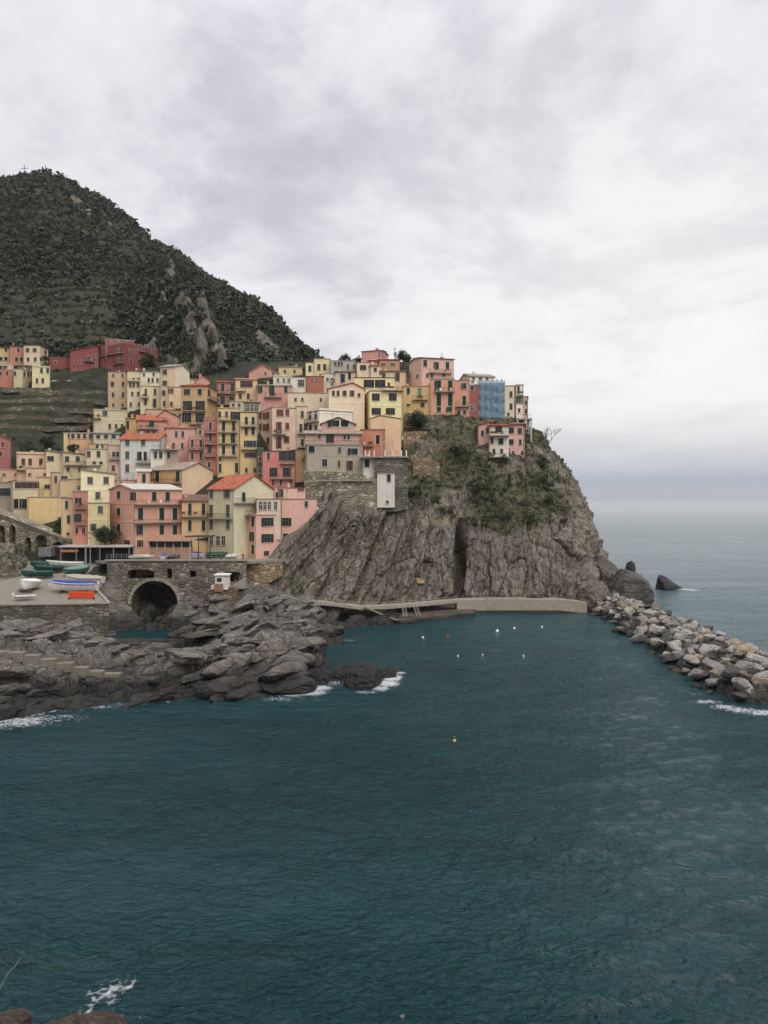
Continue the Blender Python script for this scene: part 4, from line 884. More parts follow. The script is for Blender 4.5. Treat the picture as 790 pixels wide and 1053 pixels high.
# --- red hotel
R1 = (146, 48, 48)
H('low left wing of the dark red hotel with one green-framed window', (51, 73), (367.5, 392), (140, 46, 46), ('flat', .8), W=[('d', [57], [373], 2, 4), ('d', [57, 66], [383], 2.2, 4)], Y=292, depth=10)
H('slanting middle wing of the dark red hotel with one balcony', (72, 101), (361, 392), R1, ('shedR', 7.5, 'red'), W=[('d', [91], [368], 3.0, 3.4), ('d', [78, 84], [372, 382], 1.8, 3.4), ('d', [97], [366, 374, 383], 1.8, 3.6)], B=[(86, 97, 371.5, 2.5)], Y=290, depth=14)
H('main block of the dark red hotel with long balconies and roof terrace', (101, 131, 162), (353.5, 394), R1, ('flat', 2.0), W=[('w', [107, 121.5], [360, 369.5], 2.2, 4.6), ('d', [107, 121.5, 114], [380], 2.2, 4.6), ('w', [134, 140], [361], 2.4, 4.4), ('d', [134.5], [371.5], 2.2, 5), ('w', [144, 150], [357], 2.2, 5), ('d', [156.5], [358, 366, 374], 2, 4), ('d', [145, 151], [382], 2, 4)], B=[(104, 127, 364.5, 2.4), (117, 128, 374, 2.8), (143, 153, 362, 2.4)], Y=286, main='L', ch=[(96, 4, WHITEP)])
H('set-back top storey of the dark red hotel under a flat white-edged roof', (108, 138), (348.5, 356), (160, 70, 64), ('flat', 0, 'pale'), W=[('w', [115, 122, 130], [352], 2, 3.6)], Y=292, depth=8)
# --- cream column on the crest of the slope
H('narrow ochre-patterned cream house standing leftmost above the terraces', (111, 131), (382.5, 424), (190, 160, 122), ('flat', .5, 'beige'), W=[('d', [116.5, 126], [386], 2, 3.4), ('c', [116.2, 126.5], [395, 406], 2.2, 5, 'brown'), ('d', [116.5, 126], [416.5], 2, 3.4)], bands=(390, 401, 411.5))
H('narrow cream house with small dark windows right of the patterned one', (131, 144.5), (381, 424), (206, 190, 155), ('shed', 2, 'brown'), W=[('d', [134, 137.5, 142], [396], 1.9, 4.5), ('d', [136, 142], [405], 2, 4), ('d', [134.5, 143], [416], 2.2, 4.5)], B=[(131, 144, 392, 2)])
H('cream house with a roof terrace and a long brown balcony door', (144.5, 165), (397, 426), (212, 194, 152), ('flat', 1), W=[('c', [150, 159.5], [403], 2.2, 6.5, 'brown'), ('c', [150], [413.5], 2.2, 6, 'brown'), ('c', [159.5], [414.5], 2.4, 9, 'brown')], B=[(145, 153, 409, 2.5)])
H('white upper room set back on the terrace of the cream house', (144.5, 165), (381.5, 399), (214, 204, 178), ('shed', 2, 'beige'), W=[('d', [153, 157, 162], [391], 1.8, 4.5), ('d', [148, 158], [385], 1.7, 3)], dY=2, Y=247, depth=6)
H('tall cream house with grey gabled roof and blank white side wall', (165, 180, 195), (377, 424), (206, 184, 146), ('gableS', 4.5, 'grey'), W=[('c', [170.3], [382.5, 394], 2.8, 5.2, 'brown'), ('c', [169], [404, 415], 2.2, 5.5, 'brown')], main='L', c2=(224, 212, 190))
H('low beige house with rusty shutters below the blank white gable', (172.5, 187), (398, 428), (206, 180, 142), ('flat', 0, 'brown'), W=[('c', [177, 176.3], [402], 3, 5, 'red'), ('c', [176.3], [415.5], 3, 5, 'red')], B=[(180, 187, 420, 3)])
H('small grey-roofed beige annexe with one purple window', (180, 203), (389, 402), (200, 180, 150), ('shed', 2, 'grey'), W=[('d', [185, 193], [393], 3, 6)], depth=6, dY=3)
H('small pink gable peeping over the red roof of the yellow house', (201, 216), (392, 404), (205, 140, 128), ('gableF', 5, 'pink', .2), depth=6, dY=6, ch=[(206, 5)])
H('yellow house with red hipped roof and two rows of open green shutters', (186, 213, 223), (397, 448), (194, 150, 88), ('hip', 5, 'red'), W=[('c', [193.5, 205.5], [403], 4, 6), ('o', [193, 206], [417], 8, 9.5), ('o', [192, 206], [429.5], 8, 9.5), ('d', [215], [404], 3, 7)], B=[(188, 212, 422.5, 3.5), (195, 210, 436, 3.5), (213, 223, 412, 3)])
H('beige two-storey house with flat roof at the lower left end of the crest', (96, 131), (421.5, 446), (200, 184, 150), ('flat', 1.2), W=[('c', [108], [425], 4.5, 5.5, 'grey'), ('d', [113, 119.5, 125.5], [438.5], 2.3, 4.8)], bands=(431,), B=[(96, 104, 430, 3)])
H('ochre house with one green-shuttered window beside the salmon roof', (129, 144), (430, 450), (200, 150, 62), ('shed', 3, 'beige'), W=[('c', [131.5], [437], 2.6, 9)], dY=-1)
H('salmon-pink house with red tiled roof and a long planted balcony', (141, 172), (432, 462), (198, 130, 112), ('gableS', 6, 'orange'), W=[('d', [156], [436], 5, 6), ('c', [170], [432.5], 2.6, 3, 'red'), ('d', [158, 152], [444], 2.2, 4)], B=[(140.5, 163, 441, 3.5)], dY=-1)
H('pink gabled house with steep brown roof edge behind the salmon balcony', (160, 187), (430, 460), (200, 134, 118), ('gableF', 8, 'brown', .2, .35), W=[('c', [170.3], [433], 3, 3, 'red')], dY=3)
H('rose-pink house with rounded roofline and narrow dark windows', (170, 201), (440, 482), (208, 148, 138), ('hip', 3, 'pink'), W=[('d', [181.3, 188], [446.5], 2.6, 6), ('d', [187.5, 178.5], [458.5], 2.4, 6), ('c', [182], [470], 2.6, 6)])
H('white-blue house with red roof and tall green shutters', (123, 163, 175), (452, 496), (188, 192, 194), ('gableS', 7, 'orange'), W=[('c', [131, 147.3], [455.3], 4, 5.8, 'grey'), ('c', [131, 131], [468], 3.8, 7.5, 'grey'), ('c', [144.2, 149.5], [469], 2.8, 9, 'dgreen'), ('c', [131], [481.5], 3.8, 8, 'grey')], B=[(140, 156, 476, 4)])
H('lilac-white wing with two dark windows right of the white-blue house', (155, 171), (462.5, 498), (196, 190, 188), ('flat', .5), W=[('d', [160, 165.3], [468], 2.8, 7)], dY=-1.5, depth=5, B=[(156, 183, 462, 3.5)])
H('brown-grey wall house with one dark door under the planted terrace', (170, 184), (462.5, 498), (158, 138, 122), ('flat', .5), W=[('c', [173.5], [468], 3, 7)], depth=5)
H('salmon-red house with white terrace wall in the middle of the slope', (194, 209.5), (451, 492), (190, 104, 84), ('flat', 2.5, 'pale'), W=[('c', [197.8, 206.5], [456, 469], 2.6, 8)], B=[(194, 209, 462, 4)])
# --- left lower quarter
H('dark pink gabled house at the left edge of the lower town', (-14, 11.5), (452, 490), (165, 84, 80), ('gableF', 5, 'brown', .25), W=[('c', [3], [457], 3.4, 5.5, 'red'), ('c', [1], [466.5], 3.4, 5, 'red')])
H('salmon-beige house with flat parapet roof and two rust-brown shutters', (17, 49), (467, 498), (214, 168, 132), ('flat', 2.6), W=[('c', [24, 31, 42], [475], 3.2, 7, 'brown')], B=[(17, 26, 483, 3)])
H('long low salmon wing with small red windows in front of the salmon-beige house', (-12, 27), (483, 500), (212, 164, 134), ('flat', 1), W=[('c', [4, 18], [488], 3, 3, 'red')], depth=5)
H('right half of the long salmon wing under the beige flat roof', (27, 66), (481.5, 500), (214, 170, 138), ('flat', 0), W=[('c', [30.5, 46], [488], 3, 3, 'red')], depth=5)
H('cream house with wide dark window between the salmon and terrace houses', (47.5, 65), (465.5, 497), (206, 190, 145), ('shedL', 2.5, 'beige'), W=[('d', [52], [471.5], 6, 5)])
H('cream house with dark terrace openings under a sloping beige roof', (64, 88), (467, 497), (206, 186, 144), ('shedL', 2, 'beige'), W=[('d', [69, 80], [472], 3.8, 5.5), ('d', [70, 82], [482.5], 3, 4)], B=[(66, 89, 478, 3.5)])
H('yellow house half hidden under the long arcade of dark openings', (65.5, 72), (445, 474), (205, 182, 110), ('flat', .5), W=[('d', [71], [448], 2.4, 4)], depth=5)
H('orange-beige arcade house with a row of four dark openings', (72, 96), (445, 474), (206, 150, 96), ('flat', .8), W=[('d', [75, 81, 87, 93], [448.5], 3.2, 5), ('d', [80], [459], 3, 4)], depth=5)
H('low cream arcade house right of the orange-beige one', (96, 123), (445.5, 474), (190, 176, 148), ('shed', 2, 'grey'), W=[('d', [101, 109, 117], [449], 4, 4)], depth=5)
H('small yellow upper storey with red brown side above the cream-grey house', (92, 111), (456.5, 480), (200, 164, 74), ('flat', .3), W=[('d', [100, 105], [459], 2.6, 4)], depth=4, dY=1)
H('cream-grey house with two brown shuttered windows and planted balcony', (87.5, 111), (462, 506), (200, 188, 150), ('flat', .5), W=[('c', [91.3, 101.3], [467], 3.4, 6.5, 'brown'), ('d', [97, 104], [476], 3, 3)], B=[(86, 104, 478.5, 3.5)])
H('small pink house squeezed behind the pale yellow one', (111, 125), (458, 500), (206, 160, 148), ('flat', .5), W=[('d', [117, 121], [467], 3, 5), ('c', [116.5], [481.5], 3.4, 6, 'brown')], B=[(112, 125, 472, 4)])
H('grey-beige building with wide dark garage mouth at the left edge', (-14, 12), (496, 540), (150, 140, 118), ('flat', .6), W=[('d', [2], [506], 16, 8)], depth=6)
H('beige block with a lattice window band beside the dark garage', (12, 39), (495, 540), (194, 180, 146), ('flat', .6), W=[('h', [17.5, 24, 30.5, 36], [499], 4, 6.4, 'brown'), ('c', [16.5], [518], 4.4, 10, 'dgreen'), ('c', [25], [518], 4.6, 10, 'dgreen')], depth=6)
H('yellow-beige house with one dark window and white parasol on its terrace', (38, 53), (491, 528), (204, 176, 112), ('flat', .3), W=[('d', [48.5], [500.5], 5.4, 4.5)])
H('brown-beige house with narrow brown door and tall side wall', (52, 62), (486, 526), (186, 158, 122), ('flat', 1), W=[('c', [57.3], [493], 2.2, 7, 'brown')], depth=6)
H('low ochre-beige house with a single teal window', (62, 87), (493, 528), (192, 164, 116), ('flat', .5), W=[('d', [66], [491.5], 6, 4), ('w', [82], [501.5], 4, 4)], depth=6)
H('big blank yellow wall house above the arched ramp wall', (28, 71), (511.5, 544), (212, 178, 102), ('flat', .8, 'beige'), W=[('d', [67.7], [518], 2.6, 8)], depth=9)
H('yellow-cream strip house with ivy left of the slim pink house', (63, 75), (513, 556), (212, 184, 124), ('flat', .4), W=[('d', [68.5], [519], 2.4, 8), ('d', [70.5], [534], 2.6, 8), ('d', [70, 70], [549], 2.2, 3)], depth=6, dY=-4)
H('slim coral-pink house with stacked small balconies', (74.5, 90.5), (505.5, 562), (196, 108, 92), ('flat', .8, 'beige'), W=[('c', [78.7, 82.5], [516, 532.5], 2.2, 9), ('d', [79, 86], [546], 2.2, 6)], B=[(77, 88, 522.5, 4), (77, 88, 539, 4)], dY=-4, fr=(214, 160, 140))
H('pale cream house with three grey shuttered windows and a sloping roof', (83, 119), (487.5, 530), (228, 214, 168), ('shedL', 4.5, 'grey', .3), W=[('c', [92.7, 109.2], [494], 5, 7, 'grey'), ('c', [100.7], [509.5], 4.6, 7, 'grey')], bands=(503.5,))
H('olive-yellow house with one dark shuttered window in front of the pale cream one', (90.5, 113), (517.5, 566), (200, 184, 118), ('flat', .3), W=[('c', [103.3], [524], 4.8, 7.5, 'grey'), ('c', [97], [542], 4, 7, 'grey')], bands=(534,), depth=6, dY=-3)
# --- centre
H('large salmon-pink house with white roof edge and balconies facing the little square', (112.5, 137, 187), (503.5, 578), (214, 142, 118), ('gableS', 5.5, 'pale'), W=[('c', [122.3], [509, 526.3, 543], 3.4, 7.5), ('c', [137.5, 158.5, 172.3], [510.5], 4.2, 9), ('c', [144.5, 166.3, 179.8], [528.5], 4.6, 12.5), ('c', [144.5, 166.3, 179.8], [545], 4.4, 10), ('o', [144, 131], [559], 5, 7)], B=[(137.5, 187, 518.5, 4.5), (138, 187, 537, 3.5)], bands=(536.9, 517.8), Y=162, ds=11, ch=[(168, 3)])
H('ochre house with grey-beige roof and long green doors behind the salmon-pink one', (154, 187.5, 219), (483, 540), (200, 144, 62), ('gableS', 8, 'beige'), W=[('c', [162, 183], [490], 3.6, 11), ('c', [181], [504], 3.6, 9)], B=[(153, 187, 496.5, 4)], ds=10, main='L', Y=180, c2=(226, 190, 152))
H('narrow salmon annexe with one tall shutter left of the ochre house', (141, 154.5), (485, 530), (214, 152, 128), ('shed', 3, 'pale'), W=[('c', [148], [492], 3.6, 9.5)], depth=6, Y=179)
H('low salmon terrace house with red plant pots between cream and salmon houses', (119, 142), (494, 530), (214, 156, 134), ('flat', 1), W=[('d', [124], [497], 2, 3)], depth=5, Y=181)
H('golden yellow house with brown shed roof and two storeys of green doors', (187, 214.5), (515.5, 574), (212, 164, 94), ('shed', 6, 'brown'), W=[('c', [195.3, 209.3], [523.5], 3.4, 12), ('c', [195.3, 209.3], [540.5], 3.2, 11)], B=[(186, 214.5, 531, 5)], Y=168, depth=7)
H('khaki-green house with bright red tiled roof and a pale gable to the right', (214.5, 240.5, 281), (503, 574), (190, 180, 138), ('gableS', 15, 'orange'), W=[('c', [217.4, 234.6], [508], 3.8, 8.5, 'grey'), ('c', [217.4, 234.6], [525.5], 3.6, 13, 'grey'), ('c', [217.4, 234.6], [539.5], 3.4, 9.5, 'grey'), ('w', [217.5, 224.5, 230], [556], 3.4, 9), ('c', [250.5], [511], 3.2, 9)], B=[(214.5, 240, 533, 5), (240.5, 262, 517, 5)], Y=164, main='L', ds=12, c2=(206, 198, 166))
H('pink corner house with tall green shutters at the right end of the square', (244, 263.3, 289), (530, 592), (216, 156, 144), ('flat', .6), W=[('c', [247.3, 253.2, 260.4], [536.5, 552, 565], 2.6, 9.5), ('o', [275], [536.7, 553.5], 11, 8.5), ('d', [274], [569], 5, 5)], Y=164.5, B=[(244.5, 263, 529.5, 5)], bands=(529,))
H('pink wing with two wide green-shuttered windows resting on the cliff rock', (288.5, 326), (513.5, 562), (220, 160, 150), ('flat', .6), W=[('o', [293.5], [536.7], 11, 8.5), ('c', [293.8], [553.3], 5, 9.5, 'blue'), ('d', [315], [518.5], 3.4, 6)], Y=170.3, depth=5)
H('white glazed loggia storey on top of the pink corner house', (264, 288.5), (513.5, 531), (206, 180, 165), ('flat', .5), W=[('w', [268, 272.5, 277, 283.5], [520], 3, 8)], Y=166.5, depth=6)
H('peach terrace house with dark arched openings behind the pink wing', (266, 287), (501.5, 540), (220, 162, 138), ('flat', .4, 'pink'), W=[('d', [275, 280, 285], [509], 2.6, 5.5)], Y=177, depth=5)
H('peach low house with one tall shutter left of the rubble wall', (287, 314), (502, 540), (222, 168, 144), ('flat', .6, 'brown'), W=[('c', [290], [507], 2.2, 8), ('c', [309.5], [503.5], 7, 2, 'red')], Y=176.5, depth=5)
H('narrow coral-red house with stacked balconies left of the tall yellow house', (209.5, 223.5), (432, 492), (190, 92, 82), ('flat', 2.5), W=[('c', [216.4], [438, 449.5, 462], 2.6, 8.5), ('d', [215.3], [478], 3, 6)], B=[(210.5, 222, 445, 3.5), (210.5, 222, 456.5, 3.5), (210.5, 222, 469, 3.5)])
H('tall yellow house with four rows of balconies in the centre', (223.5, 246.5), (420, 492), (216, 182, 112), ('flat', 1, 'beige'), W=[('d', [226, 233], [426, 426], 2.2, 6), ('o', [242], [427.5], 8.5, 8.5), ('c', [230, 240.3], [438.5, 451, 462.8], 2.8, 9.2), ('c', [226.5], [481.5], 2.6, 9), ('c', [243.3], [481], 3, 10), ('d', [226.3], [472.5], 2.2, 3)], B=[(225, 244, 432, 3.5), (225, 244, 444.5, 3.5), (225, 244, 456, 3.5), (225, 244, 469, 4)])
H('tall golden house with dark roof canopy and blue windows in the centre', (247, 264.5), (424, 492), (214, 176, 98), ('flat', .6, 'dark'), W=[('c', [253.4, 260.4], [432.5, 443.3], 3, 7.5, 'green'), ('o', [254.5, 261.7], [456.3], 6.4, 6.5, 'blue'), ('o', [255, 261.7], [468], 6.4, 5), ('d', [253.4, 262], [483.5], 2, 5)], B=[(247.5, 264, 438.5, 3.5), (248, 264, 462, 3.5)])
H('dark penthouse with glass doors on the tall golden house', (251, 266.5), (414.5, 426), (120, 118, 112), ('flat', .2, 'dark'), W=[('w', [254.5, 259, 263.5], [419.5], 3, 7)], depth=5, Y=192)
H('red-brown arcade house with white pillars below the green mountain', (223, 242), (393, 425), (172, 108, 86), ('shed', 5, 'red'), W=[('d', [229, 239], [398.5], 3.6, 8), ('d', [229, 238], [411.5], 4.6, 8)], B=[(223, 241, 404.5, 3), (223, 241, 416, 3)])
H('yellow-beige house with red shed roof and two pairs of dark shutters', (242, 264.5), (390, 422), (214, 180, 122), ('shed', 5, 'pink'), W=[('o', [250.5, 256.6], [395], 5.8, 6.5, 'brown'), ('c', [247.2, 255.4], [407.3], 2.8, 5.5, 'brown')], B=[(243, 253, 402, 2.5)])
H('pink house with a tall green balcony door and three shutters', (264.5, 300), (396, 424), (204, 136, 124), ('shed', 4, 'pale'), W=[('c', [268.3, 294], [400.7], 3.4, 6.8), ('c', [280.5], [401.7], 3.6, 10)], B=[(272, 290, 408.5, 4)])
H('white house with one glazed window below the hillcrest', (299.5, 315.5), (388, 416), (206, 202, 194), ('flat', .5), W=[('w', [311.3, 308], [394], 3, 7)], bands=(399,), dY=1)
H('white rendered house with small roof terrace right of the pink gable', (281, 301), (387, 402), (198, 192, 184), ('flat', 1, 'pale'), W=[('w', [286, 292, 297], [391], 2.2, 4)], dY=3, depth=5)
H('blank brick-red house with small red roof on the crest', (315, 333), (387, 414), (170, 84, 52), ('flat', .5, 'red'), W=[('d', [326, 321], [390], 1.8, 2.4)], depth=6)
H('pink gabled house on the crest in front of the mountain scrub', (256, 286), (383, 396), (204, 136, 122), ('gableF', 8, 'pink', .3, .45), W=[('d', [273, 281], [384], 2, 3)], dY=5)
H('yellow low house on the crest with a beige roof', (286, 311), (377, 394), (206, 178, 116), ('shed', 2, 'beige'), W=[('d', [293, 303], [382], 2.2, 3.4)], dY=6)
H('broad beige-pink house with red-brown shutters in three rows', (264.5, 280, 311), (419, 468), (214, 180, 156), ('flat', .8, 'beige'), W=[('c', [268, 275.8], [427, 439, 453.5], 3.2, 7, 'red'), ('c', [288], [424.5], 7, 7, 'red'), ('c', [295.5], [424, 438.2, 452], 3.8, 7, 'red'), ('c', [287.7], [440, 455], 4, 12, 'red')], B=[(280.5, 294, 446.5, 3.5)], ds=14)
H('small yellow roof house with a scalloped terrace above the beige-pink house', (267, 295), (413.5, 428), (218, 184, 86), ('flat', .8), W=[('d', [274, 284], [417], 2, 2.4)], dY=3, depth=5)
H('coral-red house with two balconies of white french windows', (270, 303), (464, 508), (202, 104, 96), ('flat', .8, 'dark'), W=[('c', [276.2], [469], 2.6, 7.5), ('o', [291, 299.4], [469], 7, 9.5), ('o', [281.4, 295], [485.5], 7, 9.5), ('d', [281, 289, 299], [496], 2.6, 6)], B=[(288, 303, 476.5, 4), (278, 302, 492, 4.5)])
H('narrow ochre side house between the coral-red and the grey house', (303, 316), (463, 500), (186, 146, 100), ('flat', .5), W=[('d', [313.5], [470], 2.4, 5)], B=[(310.5, 316, 472, 3)], depth=6, dY=1)
H('slim stone-grey house strip between golden and coral-red houses', (264.5, 270.5), (461, 500), (130, 120, 105), ('flat', .3), W=[('d', [267.5], [472, 484], 2, 5)], depth=5, wallmat=masonry((120, 112, 98), (90, 84, 74), 1.3))
H('cream house with dark balconies beside the white terrace house', (304, 316), (418, 466), (206, 184, 156), ('flat', .5), W=[('d', [309.5, 314], [440], 3, 8), ('d', [311], [455, 426], 3, 7)], B=[(306, 316, 446, 4), (306, 316, 460, 4)], depth=6, dY=2)
# --- right centre
H('cream roof-frame tower at the left end of the skyline houses', (314.5, 323), (373, 398), (222, 208, 164), ('flat', .4), W=[('d', [318.7], [379], 3, 6)], dY=3, depth=5)
H('pale yellow skyline house with an open white roof frame', (323, 340), (369, 398), (212, 196, 140), ('flat', .5), W=[('d', [328, 334], [377.5], 3, 6)], dY=5, depth=6)
H('grey-blue skyline house with dark windows under a flat roof', (340, 366), (371, 400), (160, 160, 158), ('flat', .5, 'grey'), W=[('d', [345, 348.5, 351.5], [374], 2.2, 4), ('d', [358, 364], [377], 2, 5)], dY=5, depth=7)
H('pink cube-like house with a side gable, highest on the skyline', (372, 388, 399.5), (360.5, 392), (214, 138, 130), ('gableS', 2.5, 'brown', .25), W=[('d', [389.8, 393.3, 396.6], [363.5], 1.8, 4.5, 'dgreen')], main='L', dY=8, ch=[(382, 3)])
H('brown-orange low house right below the pink skyline cube', (389.5, 411), (370, 394), (190, 128, 92), ('shed', 2, 'red'), W=[('d', [394, 404], [374.5], 5, 1.8)], dY=6, depth=6)
H('cream skyline house with one window below a pink awning', (367, 381), (373, 400), (220, 194, 158), ('flat', .5), W=[('o', [373.5], [378], 5.5, 5)], dY=4, depth=6)
H('ivory house with a pink roof canopy below the skyline cube', (380.5, 392), (376, 400), (216, 196, 158), ('shed', 4, 'pink'), W=[('d', [386], [380], 3, 4)], dY=4, depth=6)
H('cream house with a dark blue door and small brown roof', (345, 366), (382.5, 408), (204, 180, 150), ('shed', 2, 'brown'), W=[('c', [352.5], [389], 4.6, 9, 'blue'), ('c', [359.6], [386.7], 2.8, 6.5, 'dgreen')], depth=6, dY=2)
H('pale green rendered wall house with a climbing plant', (333, 345.5), (384, 408), (194, 200, 178), ('flat', .3), W=[('d', [337], [390], 2, 3)], depth=6, dY=2)
H('peach house with wide eaves just left of the big pink house', (391, 418), (382, 412), (222, 186, 148), ('gableS', 2.5, 'brown'), W=[('c', [394.8], [386], 3.6, 5.5, 'grey'), ('c', [409.5], [387.5], 3.2, 8.5, 'grey')], dY=1)
H('pale beige gabled house with orange roof and five small shutters', (337, 375), (400, 448), (228, 198, 172), ('gableF', 6, 'orange', .3, .68), W=[('c', [343, 347.8, 355], [404.5], 2.6, 5.6, 'brown'), ('c', [362.8], [404.5], 3, 6, 'grey'), ('c', [369.3], [406.3], 2, 4, 'brown')], bands=(414,))
H('upper storey of the big pale yellow house under a dark flat roof', (364, 406), (388.5, 406), (224, 206, 150), ('flat', .6, 'dark'), W=[('o', [379.5, 391], [394.5], 9.4, 8, 'dark'), ('d', [400], [395.5], 2.4, 4)], depth=6, Y=214)
H('big pale yellow house with wide dark shuttered windows', (375, 380.5, 414), (402, 440), (226, 212, 142), ('flat', .5, 'dark'), W=[('o', [386.5, 404], [408.3], 7, 7.5, 'dark'), ('o', [387, 401.5], [423], 8.4, 6.5, 'dark')], bands=(417,), ds=8, Y=203, B=[(393, 414, 401.5, 3.5)])
H('blank peach house with a low rounded gable below the pale yellow house', (380, 412.5), (431, 462), (226, 178, 134), ('gableF', 3.2, 'brown', .1, .35), Y=198, depth=6)
H('burnt-orange house with one pale-framed tall window', (371, 396), (442, 474), (196, 104, 64), ('flat', .4, 'brown'), W=[('c', [388.6], [452], 4, 9.5, 'dark')], Y=190, depth=7, fr=(222, 206, 180), B=[(373, 384, 458.5, 3.5)])
H('white terrace house with dark windows and red-edged parapet', (312, 328.5, 363), (422, 462), (222, 214, 202), ('flat', 2.5), W=[('d', [319, 325], [427], 2.8, 8), ('d', [319.5, 325], [440], 2.8, 6)], B=[(312.5, 328, 434.5, 4), (312.5, 328, 448, 4)], Y=194, bands=(424,), c2=(224, 214, 206))
H('mauve house with beige roof skirt and a wide dormer above', (314, 371), (446, 480), (196, 148, 142), ('shed', 5, 'beige', .6), W=[('d', [328.6], [448.5], 2.6, 5), ('o', [339.5], [450.5], 7, 9.5, 'dark'), ('d', [354.5, 358.5], [449.5], 2.2, 5)], Y=184, depth=7, B=[(314, 371, 457, 3.6, 1.2)])
H('dormer gable house with twin arched green windows on the mauve house', (330.5, 365), (436, 452), (200, 146, 138), ('gableF', 6.5, 'brown', .35), W=[('c', [345, 354.6], [435.5], 8.0, 7, 'dgreen')], Y=187, depth=6, fr=(232, 226, 216))
H('grey rendered house with small windows standing on the rubble wall', (316, 373), (458, 494), (160, 150, 136), ('flat', .3), W=[('c', [320.6], [462, 462], 6, 7, 'dgreen'), ('c', [349.3], [463], 3.4, 6.5, 'grey'), ('c', [364.5], [464.3], 7, 6.5, 'dgreen'), ('d', [334], [475.8], 5.4, 7.5), ('c', [348.8], [477], 2.8, 7.2, 'brown'), ('c', [360.8], [478.8], 4.4, 10, 'brown')], bands=(468,), Y=182, depth=8)
H('lilac-white small tower with one green window right of the grey house', (373, 386.5), (471, 493.5), (208, 200, 202), ('flat', .6, 'pale'), W=[('c', [377.5], [476.5], 4.4, 7.5, 'dgreen')], Y=180.8, depth=6)
H('tall lilac-white tower clinging to the rubble wall above the cliff', (388, 406), (487, 521), (204, 195, 198), ('flat', .5, 'grey'), W=[('c', [400], [491.5], 3.8, 7.5, 'dark'), ('d', [398.5], [516.3], 1.8, 2.2)], Y=178.4, depth=5)
# --- right, cliff-top row
H('large pink house with green shutters behind the cliff-top row', (421, 432.5, 467), (368, 410), (216, 164, 154), ('gableS', 2.2, 'brown', .3), W=[('d', [437.3], [373.5], 3.8, 6.5), ('c', [449.5, 460.3], [376], 3.6, 7.5), ('d', [439.5, 444, 456.5], [386], 2.4, 4.6), ('d', [429.5], [387], 2.6, 3.4)], B=[(441, 464, 383.5, 3.4)], Y=216, ch=[(461, 3.2)])
H('yellow house with a pale green balcony door at the left of the cliff-top row', (414, 442.5), (397.5, 428), (206, 166, 84), ('flat', .6, 'pink'), W=[('c', [420], [402], 3, 7), ('c', [431.7], [403.3], 3.6, 9.5, 'teal'), ('c', [434.6], [416.5], 4, 4.5, 'brown'), ('d', [420], [416.5], 4, 2.4)], B=[(424, 440, 411, 4)], Y=211, depth=7)
H('orange house with two columns of tall green doors in the cliff-top row', (442.5, 467.3), (390, 430), (220, 146, 104), ('flat', .7, 'grey'), W=[('c', [451.4, 463.2], [396.5], 4.4, 10.5), ('c', [451.4, 463.2], [411, 411], 4.4, 13), ('c', [451.4, 463], [421], 4.2, 5)], B=[(447, 467.3, 403, 4)], Y=210, depth=8)
H('orange-salmon house right of the orange one with a low balcony', (467.3, 483), (391.5, 432), (218, 138, 98), ('flat', .7, 'grey'), W=[('c', [478], [397], 3.6, 6), ('c', [477.6], [412], 3.6, 10), ('d', [478, 472], [424], 3, 4)], B=[(468.5, 482.5, 418, 4)], Y=210.5, depth=8)
H('narrow dark red house with pale-framed windows in the cliff-top row', (483, 492.5), (396, 430), (168, 68, 70), ('flat', .4, 'grey'), W=[('c', [485.8], [399], 3, 5), ('w', [485.8], [419.5], 3.6, 5.6)], Y=210.8, depth=6, fr=(200, 210, 195))
H('white house with a grey gable roof behind the dark red house', (473, 483, 509), (387, 400), (214, 212, 208), ('gableS', 4.5, 'grey', .3), W=[('d', [487, 494, 501], [389.5], 2.4, 3), ('w', [480, 486], [392], 2, 3)], Y=219, ds=8)
H('cream house right of the blue scaffolding', (519, 530), (397, 432), (222, 208, 180), ('flat', .8, 'beige'), W=[('c', [525.6], [405.5, 418], 2.6, 6, 'brown'), ('d', [523], [426], 2.2, 3)], Y=213, depth=7)
H('white house with dark upper windows at the seaward end of the row', (529.5, 531, 538.5), (396, 432), (224, 218, 212), ('flat', .4, 'dark'), W=[('d', [533.3], [400.5], 2.2, 7), ('d', [532, 535, 537.3], [411.5], 1.8, 6.5), ('d', [534], [422], 2.2, 4)], B=[(531.5, 538.3, 406.5, 3.4)], Y=212, ds=8)
H('slim pink house at the outermost end of the cliff-top row', (538.5, 543.2), (408, 432), (214, 150, 148), ('flat', .4, 'brown'), W=[('d', [541], [414], 1.8, 4), ('d', [541], [423], 1.8, 5)], Y=213, depth=6)
H('left pink wing with red roof of the house on the cliff brow', (491.5, 504), (437.5, 473), (222, 152, 142), ('shedR', 3.4, 'red', .4), W=[('c', [496.2], [445.5], 2.2, 6), ('c', [502.5], [443], 2.2, 6)], Y=203, depth=7)
H('white middle block with loggia of the house on the cliff brow', (503, 523.5), (438, 473), (220, 206, 196), ('shed', 4, 'red', .5), W=[('d', [513], [441.5], 7, 6), ('c', [506.2], [453.3], 2.2, 6), ('c', [515.2], [454], 5, 6), ('d', [508, 516], [464], 3, 5)], B=[(500.5, 523.5, 448, 4.2, 1.4), (503, 523.5, 470, 3.6, 1.2)], Y=200, depth=8)
H('right pink block with brown hipped roof of the house on the cliff brow', (523.5, 539.5), (437, 473), (222, 160, 156), ('hip', 4, 'brown', .5), W=[('c', [525.9], [442.7], 5, 6), ('c', [535.4], [443.2], 2.6, 6), ('c', [525.7], [454.5], 5, 5.6), ('c', [535.2], [454.8], 2.4, 6), ('d', [537, 528], [466], 2.4, 4.5)], Y=201, depth=9, bands=(460,))

